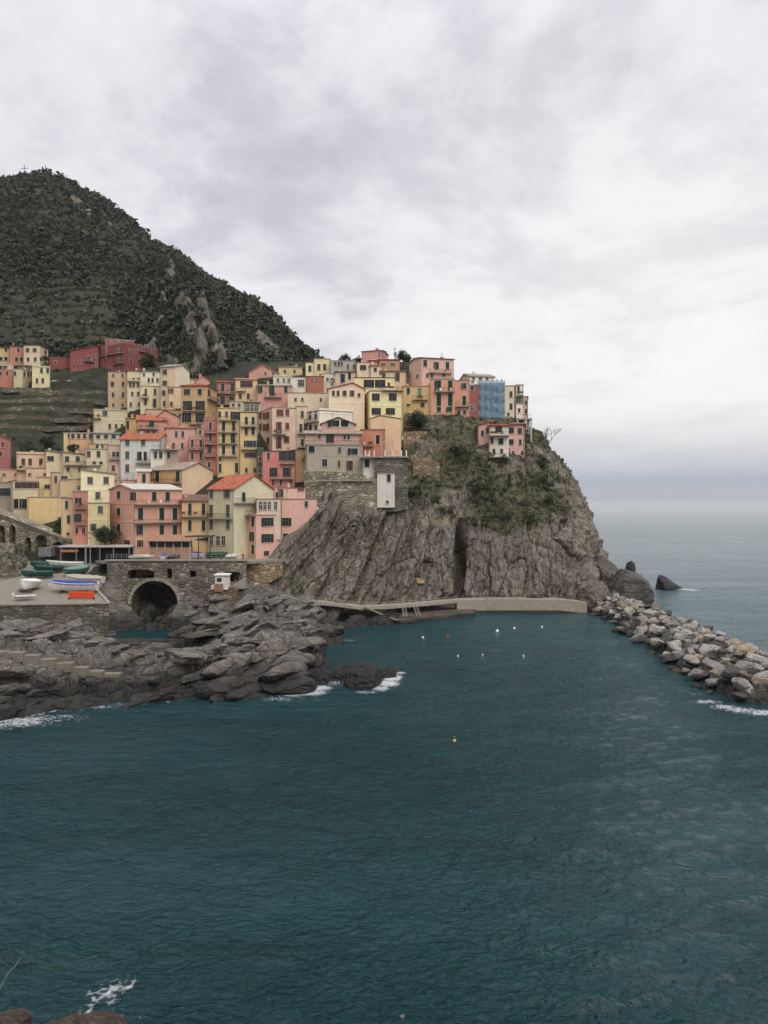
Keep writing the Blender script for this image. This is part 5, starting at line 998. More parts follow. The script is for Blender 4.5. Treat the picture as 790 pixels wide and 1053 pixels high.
# --- houses that fill the gaps further back between the named ones
H('plain beige house front behind the salmon-red and rose-pink houses', (186, 224), (440, 470), (188, 160, 132), ('flat', .6, 'brown'), W=[('d', [192, 200, 206], [444], 2.4, 4)], dY=3, depth=6)
H('cream low house under the overhead wire between golden and beige-pink houses', (236, 268), (413, 440), (196, 178, 146), ('flat', 1, 'brown'), W=[('d', [240, 246], [416.5], 2.4, 3.4)], dY=5, depth=5)
H('pale cream back house between the white and the gabled beige house', (296, 340), (404, 440), (206, 186, 160), ('flat', .6, 'beige'), W=[('d', [304, 311, 330], [411], 2.4, 3.4)], dY=3, depth=6)
H('beige back house below the cream column with a red balcony wall', (150, 190), (421, 445), (196, 160, 128), ('flat', .6, 'red'), W=[('d', [180, 185], [427], 2.2, 3.4)], dY=2, depth=6)
# ------------------------------------------------------------------ walls with arches
QUAYSTONE = masonry((92, 86, 76), (140, 130, 114), 0.9)
RUBBLE = masonry((118, 104, 84), (168, 150, 124), 1.0)
DARKSTONE = masonry((88, 82, 74), (122, 114, 102), 1.0)
BROWNSTONE = masonry((126, 106, 82), (160, 138, 108), 0.9)
def arch_wall(a, b, top, bot, ops, thick, niche, st=0.2):
    """a,b: plan points; top,bot: (z at a, z at b); ops: (u0,u1,zlow,zspring,rise) in metres along the wall"""
    a = np.array(a, float); b = np.array(b, float); L = np.linalg.norm(b-a); d = (b-a)/L; n = np.array([-d[1], d[0]])
    if n[1] < 0: n = -n
    us = set(np.arange(0, L, st*2.5).tolist()+[L])
    for o in ops:
        us |= set(np.linspace(o[0], o[1], max(3, int((o[1]-o[0])/st))).tolist())
    us = sorted(us); m = MB()
    T = lambda u: top[0]+(top[1]-top[0])*u/L; Bz = lambda u: bot[0]+(bot[1]-bot[0])*u/L
    def crown(o, u):
        c = (o[0]+o[1])/2; r = (o[1]-o[0])/2; q = max(0, 1-((u-c)/r)**2); return o[3]+o[4]*math.sqrt(q)
    def pt(u, k, z): q = a+d*u+n*k; return (q[0], q[1], z)
    def quad(p0, p1, p2, p3): m.add([p0, p1, p2, p3], [(0, 1, 2, 3)])
    for u0, u1 in zip(us[:-1], us[1:]):
        if u1-u0 < 1e-5: continue
        mid = (u0+u1)/2; act = sorted([o for o in ops if o[0] <= mid <= o[1]], key=lambda o: o[2])
        lo0, lo1 = Bz(u0), Bz(u1)
        for o in act:
            if o[2] > Bz(mid)+0.01: quad(pt(u0, 0, lo0), pt(u1, 0, lo1), pt(u1, 0, o[2]), pt(u0, 0, o[2])); quad(pt(u0, 0, o[2]), pt(u1, 0, o[2]), pt(u1, niche, o[2]), pt(u0, niche, o[2]))
            c0, c1 = crown(o, u0), crown(o, u1)
            quad(pt(u0, 0, c0), pt(u1, 0, c1), pt(u1, niche, c1), pt(u0, niche, c0)); quad(pt(u0, niche, o[2]), pt(u1, niche, o[2]), pt(u1, niche, c1), pt(u0, niche, c0))
            lo0, lo1 = c0, c1
        quad(pt(u0, 0, lo0), pt(u1, 0, lo1), pt(u1, 0, T(u1)), pt(u0, 0, T(u0)))
        quad(pt(u0, 0, T(u0)), pt(u1, 0, T(u1)), pt(u1, thick, T(u1)), pt(u0, thick, T(u0)))
    for o in ops:
        for u in (o[0], o[1]): quad(pt(u, 0, o[2]), pt(u, niche, o[2]), pt(u, niche, o[3]+.02), pt(u, 0, o[3]+.02))
    for u in (0, L): quad(pt(u, 0, Bz(u)), pt(u, thick, Bz(u)), pt(u, thick, T(u)), pt(u, 0, T(u)))
    quad(pt(0, thick, Bz(0)), pt(L, thick, Bz(L)), pt(L, thick, T(L)), pt(0, thick, T(0))) if thick > niche else None
    return m, pt, L, T
BY = 157.0
bx = lambda px: (px-CX)/F*BY
bz = lambda py: zpy(py, BY)
x0 = bx(110); U = lambda px: bx(px)-x0
br = empty('bridge_wall', (bx(182), BY, 0)); tag(br, 'grey stone harbour bridge wall with one big arch and small dark openings', 'bridge')
m, pt, L, T = arch_wall((x0, BY), (bx(253), BY), (bz(577.5), bz(577)), (-1.5, 4), [
    (U(135), U(183), -1.5, bz(621), bz(597.2)-bz(621)), (U(131), U(158.5), bz(595.2), bz(588.5), 0.55), (U(171.5), U(177), bz(595), bz(587), 0.5), (U(195), U(201.5), bz(594), bz(587.2), 0.02), (U(232), U(247), bz(601), bz(588.5), 0.02)], 0.9, 14.0)
o = m.build('wall', QUAYSTONE); o.parent = br; o.matrix_parent_inverse = Matrix.Translation((-bx(182), -BY, 0))
m = MB()     # arch ring and window surrounds
cpx, crz, rise, r = U(159), bz(621), bz(597.2)-bz(621), (U(183)-U(135))/2
prev = None
for k in range(41):
    t = math.pi*k/40; u = cpx-math.cos(t)*r; z = crz+math.sin(t)*rise; u2 = cpx-math.cos(t)*(r+.7); z2 = crz+math.sin(t)*(rise+.6)
    cur = [(x0+u, z), (x0+u2, z2)]
    if prev: m.add([(prev[0][0], BY-.12, prev[0][1]), (cur[0][0], BY-.12, cur[0][1]), (cur[1][0], BY-.12, cur[1][1]), (prev[1][0], BY-.12, prev[1][1]), (prev[0][0], BY-.01, prev[0][1]), (cur[0][0], BY-.01, cur[0][1]), (cur[1][0], BY-.01, cur[1][1]), (prev[1][0], BY-.01, prev[1][1])], [(0, 1, 2, 3), (4, 7, 6, 5), (0, 4, 5, 1), (3, 2, 6, 7), (0, 3, 7, 4), (1, 5, 6, 2)])
    prev = cur
o = m.build('arch_ring', masonry((178, 170, 152), (150, 143, 128), 1.6)); o.parent = br; o.matrix_parent_inverse = Matrix.Translation((-bx(182), -BY, 0))
m = MB(); m.box(bx(108), bx(254), BY-.25, BY+.8, bz(577)+.02, bz(577)+.3); o = m.build('coping', CONC); o.parent = br; o.matrix_parent_inverse = Matrix.Translation((-bx(182), -BY, 0))
# square in front of the houses
PZ = bz(577)-0.15
m = MB(); m.slab([(bx(104), BY+.9), (bx(256), BY+.9), (P(300, 0, 162)[0], 165), (P(262, 0, 176)[0], 176), (P(96, 0, 176)[0], 176), (P(98, 0, 160)[0], 160)], PZ-.5, PZ)
PAVE = flat((132, 126, 116), .95, 'paving'); tag(m.build('square', PAVE), kind='structure')
def railing(name, label, pts, h=1.05, step=1.6, mat=IRON, bars=2, r=.035, group=None, cat='railing'):
    m = MB(); base = pts[0]
    for a, b in zip(pts[:-1], pts[1:]):
        a = Vector(a); b = Vector(b); n = max(1, int((b-a).length/step))
        for k in range(n+1):
            q = a+(b-a)*k/n-Vector(base); m.tube(q, q+Vector((0, 0, h)), r, 4)
        for j in range(bars):
            z = h*(1-j*0.42); m.tube(a-Vector(base)+Vector((0, 0, z)), b-Vector(base)+Vector((0, 0, z)), r*.8, 4)
    o = m.build(name, mat, None, base); tag(o, label, cat, group); return o
railing('railing', 'pale metal railing along the top of the harbour bridge wall', [(bx(109), BY+.2, bz(577)+.3), (bx(253), BY+.2, bz(577)+.3)], mat=flat((150, 146, 140), .6, 'grey_rail'), step=1.0)
# arched ramp wall on the left
ra, rb = P(-60, 0, 171), P(84, 0, 163.5)
Lr = math.hypot(rb[0]-ra[0], rb[1]-ra[1])
def ur(px): 
    d = np.array([(rb[0]-ra[0])/Lr, (rb[1]-ra[1])/Lr]); return facing(px, np.array(ra[:2]), d)
zt0, zt1 = zpy(505, 171), zpy(561, 163.5)
zr = lambda py: zpy(py, 167)
m, pt, L, T = arch_wall(ra[:2], rb[:2], (zt0, zt1), (8, 10), [(ur(-2), ur(5), 13, zr(546), 1.2), (ur(9), ur(16), 13, zr(546), 1.3), (ur(26), ur(32), zr(567), zr(557), 1.0), (ur(36), ur(48), zr(568), zr(555), 1.1), (ur(54), ur(66), zr(572), zr(561), 0.9), (ur(-22), ur(-14), 14, zr(540), 1.2)], 2.8, 2.4)
o = m.build('ramp_wall', masonry((120, 112, 92), (152, 142, 118), 1.1)); tag(o, 'long sloping stone wall with blind arches climbing above the boat yard', 'wall')
m = MB(); m.add([(*ra[:2], zt0), (*rb[:2], zt1), (rb[0], rb[1]+6, zt1), (ra[0], ra[1]+6, zt0), (*ra[:2], zt0-1), (*rb[:2], zt1-1), (rb[0], rb[1]+6, zt1-1), (ra[0], ra[1]+6, zt0-1)], [(0, 1, 2, 3), (0, 4, 5, 1), (4, 7, 6, 5), (1, 5, 6, 2), (2, 6, 7, 3), (3, 7, 4, 0)])
o = m.build('ramp_path', PAVE); o.location.z = .01; tag(o, kind='structure')
# boat yard
yz = lambda Y: 8.3+(Y-129)*0.1355
YP = [(3, 129), (60, 129.4), (112, 130), (103, 136), (95, 143), (88, 150), (97, 158), (118, 164), (30, 168), (2, 160), (-40, 150), (-40, 134), (-10, 130)]
top = [(P(a, 0, b)[0], b, yz(b)) for a, b in YP]
m = MB(); m.slab(top, 1.0, 0); m2 = MB(); m2.add([(x, y, z+.01) for x, y, z in top], [tuple(range(len(top)))])
yd = m.build('quay_wall', masonry((84, 80, 70), (116, 110, 96), 1.3)); tag(yd, 'rough dark stone retaining wall holding up the boat yard', 'wall')
tag(m2.build('boat_yard_paving', flat((128, 122, 110), .95, 'worn_concrete')), kind='structure')
m = MB(); q = [top[i] for i in (0, 1, 2, 3, 4, 5)]
for a, b in zip(q[:-1], q[1:]):
    a = Vector(a)+Vector((0, 0.05, .02)); b = Vector(b)+Vector((0, 0.05, .02)); n = (b-a).cross(Vector((0, 0, 1))).normalized()*.22
    m.add([a-n, b-n, b+n, a+n, a-n+Vector((0, 0, .28)), b-n+Vector((0, 0, .28)), b+n+Vector((0, 0, .28)), a+n+Vector((0, 0, .28))], [(0, 3, 2, 1), (4, 5, 6, 7), (0, 1, 5, 4), (1, 2, 6, 5), (2, 3, 7, 6), (3, 0, 4, 7)])
tag(m.build('kerb', CONC), 'low concrete kerb along the edge of the boat yard', 'kerb')
# rubble base walls under the town
def poly_wall(name, label, pts, mat, thick=3.0, top2=None):
    """pts: (px, pytop, pybot, Y) left to right"""
    m = MB(); n = len(pts); V = []
    for px, t, b, Y in pts: V += [P(px, b, Y), P(px, t, Y)]
    for px, t, b, Y in pts:
        p = P(px, t, Y); q = P(px, b, Y); V += [(q[0], Y+thick, q[2]), (p[0], Y+thick, p[2])]
    Fc = []
    for i in range(n-1):
        a = 2*i; c = 2*n+2*i
        Fc += [(a, a+2, a+3, a+1), (a+1, a+3, c+3, c+1), (c, c+1, c+3, c+2), (a, c, c+2, a+2)]
    Fc += [(0, 1, 2*n+1, 2*n), (2*n-2, 4*n-2, 4*n-1, 2*n-1)]
    m.add(V, Fc); o = m.build(name, mat); tag(o, label, 'wall'); return o
poly_wall('rubble_wall', 'pale rubble stone wall carrying the grey house above the cliff', [(313, 484, 518, 180), (330, 484.5, 522, 179), (360, 486, 528, 178.6), (389, 492, 528, 178.8)], masonry((128, 118, 98), (178, 166, 142), 0.85), 5)
m = MB(); a = P(316, 493, 178.9); b = P(386, 495, 178.5); m.box(a[0], b[0], 177.9, 178.5, a[2]-.4, a[2]-.1); tag(m.build('wall_ledge', CONC), 'narrow ledge running across the pale rubble wall', 'ledge')
poly_wall('tower_wall', 'dark stone tower wall under the railed terrace beside the lilac tower', [(385, 470, 528, 179.6), (404, 470, 526, 179.3), (419, 470, 524, 179.6)], masonry((96, 90, 80), (132, 124, 110), 1.0), 10)
poly_wall('stone_pier', 'brown stone block standing on the rocks below the white hut', [(209, 612, 650, 149.5), (224, 603, 650, 148.5), (243, 604, 645, 149.5)], masonry((98, 84, 66), (124, 108, 86), 0.9), 5)
poly_wall('garden_wall', 'brown dry-stone wall below the dark tree at the left of the cliff top', [(415, 444, 462, 202), (435, 443, 462, 203), (451, 444, 460, 204)], BROWNSTONE, 3)
poly_wall('garden_wall', 'dry-stone buttress wall halfway up the planted cliff slope', [(425, 474, 497, 193.5), (440, 470, 500, 194), (452, 476, 494, 194.5)], BROWNSTONE, 3)
poly_wall('road_wall', 'pale coping wall in front of the orange houses on the cliff top', [(417, 424, 440, 208.3), (442, 426.5, 440, 208.6), (470, 430, 444, 208.8), (491, 433, 446, 208.8)], masonry((128, 116, 96), (160, 148, 124), .9), 3)
poly_wall('terrace_wall', 'stone terrace wall right of the slanting cliff face with a wire fence on top', [(540, 470, 482, 199.5), (552, 478, 488, 200.5), (563, 487, 494, 202)], DARKSTONE, 3)
poly_wall('rock_wall', 'brown stone wall at the foot of the pink corner house', [(241, 576, 606, 160.4), (262, 577, 604, 159.6), (276, 580, 600, 160.2), (290, 578, 592, 162.2)], BROWNSTONE, 4)
# roof terraces with white pillars above the dark tower wall
a = P(372, 469.5, 181); m = MB(); m.box(P(370, 0, 181)[0], P(420, 0, 181)[0], 179, 186, a[2]-.35, a[2]); te = m.build('terrace', CONC); tag(te, 'railed terrace with white posts between the orange house and the cliff', 'terrace')
for i, px in enumerate((376, 380, 385, 396, 404, 413, 418)):
    p = P(px, 469.5, 179.4); m = MB(); m.box(-.14, .14, -.14, .14, 0, 1.4); m.build('post', WHITEP, None, (p[0], 179.5, a[2])).parent = te
m = MB(); z = a[2]+1.0
for zz in (z, z-.45): m.tube((P(371, 0, 179.4)[0], 179.45, zz), (P(419.5, 0, 179.4)[0], 179.45, zz), .03, 4)
m.build('railing', IRON).parent = te
m = MB(); p0 = P(393, 452, 183)   # steel pergola frame
X0, X1 = P(393, 0, 182)[0], P(404, 0, 182)[0]
for x in (X0, X1):
    for y in (180.5, 184): m.tube((x, y, a[2]), (x, y, a[2]+3.4), .06, 5)
for y in (180.5, 184): m.tube((X0, y, a[2]+3.4), (X1, y, a[2]+3.4), .06, 5)
for x in (X0, X1): m.tube((x, 180.5, a[2]+3.4), (x, 184, a[2]+3.4), .06, 5)
m.tube((X0, 180.5, a[2]+.3), (X1, 180.5, a[2]+2.8), .05, 5); tag(m.build('pergola_frame', flat((170, 180, 176), .5, 'galvanised')), 'bare metal stair frame on the railed terrace', 'frame')
# ------------------------------------------------------------------ walkway and sea wall
WK = [(246, 596, 157.5), (256, 602, 158), (270, 607.5, 159), (285, 612.5, 160), (310, 618, 161), (345, 621, 164), (372, 624.5, 166), (400, 623.5, 169), (440, 620.5, 173.5), (470, 617.5, 177), (500, 616.5, 178), (540, 616.5, 177.5), (575, 616.5, 177.5), (604, 619.5, 178.5)]
def ribbon(pts, width, drop):
    m = MB(); A = [Vector(P(*p)) for p in pts]; n = len(A); V = []
    for p in A: V += [p, p+Vector((0, width, 0)), Vector((p.x, p.y+width, p.z-drop(p))), Vector((p.x, p.y, p.z-drop(p)))]
    Fs = [(4*i+a, 4*i+(a+1) % 4, 4*i+4+(a+1) % 4, 4*i+4+a) for i in range(n-1) for a in range(4)]+[(0, 1, 2, 3), (4*n-4, 4*n-1, 4*n-2, 4*n-3)]
    m.add(V, Fs); return m
CW = flat((150, 143, 129), .9, 'sea_wall_concrete')
tag(ribbon(WK[:10], 3.5, lambda p: .55).build('cliff_path', CW), kind='structure')
sw = ribbon(WK[9:], 4.0, lambda p: p.z+1.5).build('sea_wall', CW); tag(sw, 'long pale concrete sea wall at the foot of the cliff', 'sea wall')
m = ribbon([(x, y+11.6, Y-.9) for x, y, Y in WK[9:]], 1.2, lambda p: 2.0); m.build('footing', flat((60, 56, 50), .6, 'wet_concrete')).parent = sw
m = ribbon([(x, y-1.6, Y+.5) for x, y, Y in WK[10:12]], 1.2, lambda p: .5); m.build('step', CW).parent = sw
# low landing with ramp
def wq(px, py, z=1.0):
    Y = (CZ-z)*F/(py-HY); return ((px-CX)/F*Y, Y)
m = MB(); land = [wq(380, 630), wq(396, 634), wq(412, 637.5), wq(440, 634), wq(466, 630.5), wq(488, 628.8), (P(490, 0, 180)[0], 180), (P(430, 0, 179)[0], 179), (P(372, 0, 174)[0], 174)]
m.slab(land, -1.5, 0.8); tag(m.build('landing', rockmat('worn_landing', (0.05, 0.042, 0.033), (0.12, 0.1, 0.08), (0.2, 0.17, 0.14), scale=.8, wetz=.2, crack=.2)), 'low concrete landing stage below the cliff path', 'landing stage')
rail = flat((176, 172, 162), .5, 'white_rail')
def up(q, dz): return (q[0], q[1], q[2]+dz)
railing('railing', 'white rail following the cliff path above the landing stage', [P(*p) for p in WK[:10]], h=0.9, step=2.4, mat=rail, bars=2, r=.04)
CW2 = flat((138, 126, 108), .9, 'ramp_concrete')
m = MB(); a0 = Vector(P(375, 624, 165.8)); a1 = Vector((*wq(408, 637), 0.9))
m.add([a0, a0+Vector((0, .8, 0)), a1+Vector((0, .8, 0)), a1, a0-Vector((0, 0, .3)), a0+Vector((0, .8, -.3)), a1+Vector((0, .8, -.3)), a1-Vector((0, 0, .3))], [(0, 1, 2, 3), (4, 7, 6, 5), (0, 3, 7, 4), (1, 5, 6, 2), (0, 4, 5, 1), (3, 2, 6, 7)])
tag(m.build('ramp', CW2), 'sloping concrete ramp from the cliff path down to the landing stage', 'ramp')
def ladder(label, a, b, w=.8):
    m = MB(); a = Vector(a); b = Vector(b); s = Vector((w, 0, 0))
    m.tube(a, b, .04, 5); m.tube(a+s, b+s, .04, 5); n = int((a-b).length/.4)
    for k in range(1, n): q = a+(b-a)*k/n; m.tube(q, q+s, .022, 4)
    base = min(a, b, key=lambda v: v.z).copy(); M = m.build('ladder', rail); tag(M, label, 'ladder')
ladder('white ladder leading from the landing stage into the water, left one', P(413, 622, 171.5), (*wq(416, 637.5, .4), .2)); ladder('white ladder leading from the landing stage into the water, right one', P(416+8, 619.5, 172.5), (*wq(431, 638, .2), -.2))
# concrete steps and path on the front rocks
m = MB()
prevp = None
st = [(-12, 671, 103.5), (5, 672, 103.5), (22, 675, 103.6), (38, 679, 103.8), (55, 683, 104), (72, 687.5, 104.2), (88, 691.5, 104.6), (104, 694, 105), (122, 695.5, 105.5)]
for i, (px, py, Y) in enumerate(st[:-1]):
    a = P(px, py, Y); b = P(st[i+1][0], py, Y); m.box(a[0], b[0]-.003*i, Y+.4+.002*i, Y+1.8, a[2]-1.2, a[2])
tag(m.build('rock_steps', flat((122, 115, 103), .95, 'weathered_concrete')), 'flight of broad concrete steps running down across the front rocks', 'steps')
railing('railing', 'thin dark handrail beside the steps on the front rocks', [P(px, py-1, Y+1.5) for px, py, Y in st[:-1]], h=1.0, step=3, r=.03, mat=flat((110, 104, 96), .6, 'rusty_rail'))
railing('railing', 'upper thin handrail climbing over the rocks above the steps', [P(-10, 661, 112), P(40, 660, 112), P(70, 668, 111), P(100, 668, 112)], h=1.0, step=3, r=.025, mat=flat((110, 104, 96), .6, 'rusty_rail'))
# white hut
hx = P(228.5, 602.5, 149.5); hut = empty('hut', hx); tag(hut, 'tiny white hut with a flat projecting roof beside the harbour bridge wall', 'hut')
m = MB(); m.box(-1.1, 1.3, -1, 1.2, -.6, 2.1); m.build('wall', flat((216, 210, 200), .8, 'whitewash'), hut)
m = MB(); m.box(-1.35, 1.55, -1.3, 1.4, 2.1, 2.3); m.build('roof', WHITEP, hut)
m = MB(); m.box(-.8, .1, -1.06, -.98, .9, 1.6); m.build('window', glass(), hut)
m = MB(); m.box(-1.2, .5, -1.5, -1.35, -.9, .6); m.build('counter', flat((150, 110, 88), .8, 'brown_boards'), hut)
m = MB(); m.prism([(-1.9, -.55), (-1.1, -.55), (-1.1, .45), (-1.9, .2)], -1.2, .5, 'y'); m.build('side_shelter', flat((196, 190, 180), .8, 'whitewash2'), hut)
# rescue steps behind the hut
p = P(238, 603, 151.5); m = MB()
for k in range(6): m.box(p[0]+k*.45, p[0]+k*.45+.44, 151.5, 153, p[2]-.5, p[2]+.05+k*.3)
tag(m.build('stone_stairs', CONC), 'short flight of pale steps just right of the white hut', 'stairs')
# dark boat shed with pale flat roof
sz = yz(160)
sh = empty('boat_shed', (P(95, 0, 160)[0], 160, sz)); tag(sh, 'dark open-sided shed with a long pale flat roof behind the boats', 'shed')
sx = lambda px: (px-95)/F*160; sZ = lambda py: zpy(py, 160)-sz
m = MB(); m.box(sx(62), sx(136), -1, 4.5, sZ(562.6), sZ(561.2)); m.build('roof', flat((176, 172, 164), .8, 'sheet_roof'), sh)
m = MB(); m.box(sx(66), sx(134), 1.2, 4.3, -.5, sZ(563.2)); m.build('wall', flat((44, 42, 40), .9, 'dark_boards'), sh)
for px in (64, 80, 89, 104, 118, 134):
    m = MB(); m.box(-.09, .09, -.09, .09, -.4, sZ(562.7)); m.build('post', flat((120, 118, 112), .6, 'steel'), sh, (sx(px), -.7, 0))
m = MB(); m.box(sx(64), sx(82), -.9, -.75, sZ(567.5), sZ(565)); m.build('sign_board', flat((176, 110, 66), .7, 'orange_board'), sh)
for px, py in ((100, 569), (108, 570), (116, 569), (124, 571)):
    m = MB(); m.box(-.5, .5, -.05, .05, -.5, .5); m.build('window', glass(), sh, (sx(px), 1.12, sZ(py)))
s2 = empty('shelter', (P(46, 0, 161)[0], 161, yz(161)-.2)); tag(s2, 'small grey shelter box in front of the arched ramp wall', 'shelter')
m = MB(); m.box(-1.3, 1.3, 0, 2.5, 1.6, 3.4); m.build('box', flat((116, 116, 114), .7, 'grey_sheet'), s2)
m = MB(); m.box(-1.1, -.9, .1, .3, -.3, 1.6); m.box(.9, 1.1, .1, .3, -.3, 1.6); m.build('frame', IRON, s2)
s3 = empty('net_store', (P(60, 0, 163)[0], 163, yz(163)-.2)); tag(s3, 'dark opening-fronted store between the grey shelter and the shed', 'store')
m = MB(); m.box(-1.6, 1.6, 0, 2, 0, 3.2); m.build('wall', flat((52, 50, 48), .9, 'tarred'), s3); m = MB(); m.box(-1.8, 1.8, -.3, 2.1, 3.2, 3.4); m.build('roof', flat((116, 112, 106), .9, 'felt'), s3)
# restaurant pergola at the big salmon-pink house
pg = empty('cafe_pavilion', (P(174, 0, 158.6)[0], 158.6, PZ)); tag(pg, 'glazed cafe pavilion with a brown sloping canopy in front of the salmon-pink house', 'pavilion')
gx = lambda px: (px-174)/F*158.6; gz = lambda py: zpy(py, 158.6)-PZ
m = MB(); m.prism([(-.6, gz(556)), (-.6, gz(556)-.15), (2.9, gz(550.5)-.15), (2.9, gz(550.5))], gx(151), gx(196.5), 'x'); m.build('canopy', flat((150, 118, 98), .9, 'canopy_cloth'), pg)
m = MB(); m.box(gx(153), gx(195), .3, 2.8, 0, gz(563)); m.build('plinth', flat((168, 132, 112), .9, 'plinth'), pg)
m = MB(); m.box(gx(153.5), gx(194.5), .45, 2.7, gz(563), gz(556.5)); m.build('glazing', glass(), pg)
for px in (153, 161, 169.5, 178, 186.5, 195): m = MB(); m.box(-.12, .12, -.1, .1, 0, gz(556.3)); m.build('post', flat((190, 150, 126), .8, 'posts'), pg, (gx(px), .3, 0))
pg = empty('side_canopy', (P(204, 0, 160)[0], 160, PZ)); tag(pg, 'dark flat canopy roof over tables below the golden yellow house', 'canopy')
gx = lambda px: (px-204)/F*160; gz = lambda py: zpy(py, 160)-PZ
m = MB(); m.box(gx(190), gx(217), 0, 4, gz(552.5), gz(551)); m.build('roof', flat((84, 78, 72), .8, 'dark_canopy'), pg)
for px in (191, 204, 216): m = MB(); m.box(-.08, .08, 0, .16, 0, gz(552.6)); m.build('post', IRON, pg, (gx(px), .1, 0))
# ------------------------------------------------------------------ boats
def boat(label, loc, L, W, Hh, rz, hull, cover=None, inside=(120, 96, 70), name='boat', group=None, cradle=True, motor=False, up=False):
    root = empty(name, loc, rz); tag(root, label, 'boat', group)
    n, k = 15, 9; V = []; 
    for i in range(n):
        t = i/(n-1); x = (t-.5)*L; w = W/2*(1-max(0, (t-.45)/.55)**2.4)*(0.82+0.18*min(1, t*4)); sheer = Hh*(0.82+.32*max(0, t-.35)**2*2.2)
        for j in range(k):
            a = -1+2*j/(k-1); y = w*math.copysign(abs(a)**.7, a) if w > .01 else 0; z = sheer*(abs(a)**2.2)+.0+(1-abs(a)**2.2)*(Hh*.55*max(0, (t-.8)/.2)**2)
            V.append((x, y, z+.35))
    V2 = [(x*.97, y*.88, z+.05+.12*(1 if abs(y) < W*.2 else 0)) for x, y, z in V]
    Fs = [(i*k+j, i*k+j+1, (i+1)*k+j+1, (i+1)*k+j) for i in range(n-1) for j in range(k-1)]
    m = MB(); m.add(V, Fs); m.add([tuple(v) for v in [V[j] for j in range(k)]], [tuple(range(k))]); o = m.build('hull', flat(hull, .45, 'boat_paint'), root)
    m = MB()
    for side in (0, k-1):
        for i in range(n-1): m.tube(V[i*k+side], V[(i+1)*k+side], .06, 5)
    m.build('gunwale', flat([min(255, c*1.1+10) for c in hull], .5, 'gunwale'), root)
    if cover:
        C = []
        for i in range(n):
            l, r = V[i*k], V[i*k+k-1]
            for j in range(7):
                s = j/6; y = l[1]*1.06+(r[1]-l[1])*1.06*s; z = l[2]+.05+.38*math.sin(math.pi*s)*(1-abs(2*i/(n-1)-1)**3)+.06*math.sin(i*2.1+j)
                if j in (0, 6): z = l[2]-.15
                C.append((l[0]*1.01, y, z))
        m = MB(); m.add(C, [(i*7+j, i*7+j+1, (i+1)*7+j+1, (i+1)*7+j) for i in range(n-1) for j in range(6)]); o = m.build('cover', flat(cover, .7, 'tarpaulin'), root)
    else:
        m = MB(); m.add([(x*.98, y*.95, z*0+.35+Hh*.45) for x, y, z in V[::k]]+[(x*.98, -y*.95, .35+Hh*.45) for x, y, z in V[::k]], [(i, i+1, n+i+1, n+i) for i in range(n-1)]); m.build('floor', flat(inside, .8, 'boat_floor'), root)
        for t in (.3, .55, .75):
            w = W/2*(1-max(0, (t-.45)/.55)**2.4)*.95; x = (t-.5)*L; m = MB(); m.box(x-.15, x+.15, -w, w, .35+Hh*.68, .35+Hh*.74); m.build('bench', flat((150, 124, 92), .7, 'bench_wood'), root)
    if motor:
        m = MB(); m.box(-.2, .2, -.18, .18, .3, .75); m.tube((0, 0, .3), (0.05, 0, -.45), .07, 6); m.build('outboard_motor', flat((210, 208, 202), .4, 'motor'), root, (-L/2-.2, 0, Hh*.6+.3))
    if cradle:
        for x in (-L*.25, L*.22): m = MB(); m.box(x-.1, x+.1, -W*.4, W*.4, 0, .4); m.build('cradle', flat((90, 74, 58), .8, 'wood_block'), root)
    return root
def on_yard(px, py):     # point of the sloping yard under a pixel
    Y = 140.0
    for _ in range(20): Y = (CZ-yz(Y))*F/(py-HY) if py > HY else Y
    Y = np.interp(0, [0], [Y]); 
    # solve exactly: CZ-(8.3+(Y-129)k) = (py-HY)Y/F
    k = .1355; Y = (CZ-8.3+129*k)/((py-HY)/F+k); return ((px-CX)/F*Y, Y, yz(Y)+.02)
R = math.radians
boat('teal green rowing boat, nearest of the green pair by the rocky bank', on_yard(38, 595), 5.6, 2.2, 1.2, R(200), (42, 86, 78), inside=(56, 80, 72))
boat('dark green boat behind the teal green rowing boat', on_yard(50, 589.5), 5.4, 2.1, 1.1, R(197), (38, 66, 60), cover=(42, 66, 60), motor=False)
boat('green covered boat at the head of the left row', on_yard(44, 585), 4.8, 1.9, 1.0, R(190), (34, 78, 66), cover=(52, 66, 64))
boat('long white boat lying sideways in front of the dark shed', on_yard(66, 585.5), 7.4, 2.2, 1.3, R(176), (206, 204, 196), inside=(170, 160, 140))
boat('small green boat to the right of the long white one', on_yard(80, 591.5), 5.2, 2.2, 1.2, R(55), (60, 100, 86), cover=(108, 134, 120))
boat('white boat with beige cover at the right edge of the yard', on_yard(87, 601.5), 7.4, 2.4, 1.3, R(170), (196, 192, 182), cover=(160, 152, 138))
boat('large white boat under a bright blue tarpaulin', on_yard(75, 609.5), 8.8, 2.7, 1.6, R(178), (218, 214, 204), cover=(46, 66, 140), motor=True)
boat('white round-bowed boat seen end-on with a domed white cover', on_yard(29.5, 608), 5.0, 3.0, 1.7, R(268), (220, 216, 208), cover=(224, 220, 210))
boat('big pale boat under a purple cover in the left corner of the yard', P(-4, 634, 131), 6.5, 3.0, 1.6, R(255), (178, 176, 164), cover=(92, 88, 112))
boat('small white tender with dark outboard lying near the front kerb', on_yard(26, 617.5), 3.4, 1.3, .5, R(10), (206, 202, 192), cradle=False, motor=True)
pl = lambda px, Y: (P(px, 0, Y)[0], Y, PZ)
G2 = None
boat('grey-white boat under a pale cover, leftmost behind the square railing', pl(143, 159), 4.0, 1.7, .7, R(8), (168, 164, 158), cover=(176, 172, 166))
boat('white boat with pale cover behind the square railing beside the blue one', pl(154, 159.5), 4.4, 1.7, .8, R(5), (208, 204, 196), cover=(206, 204, 200))
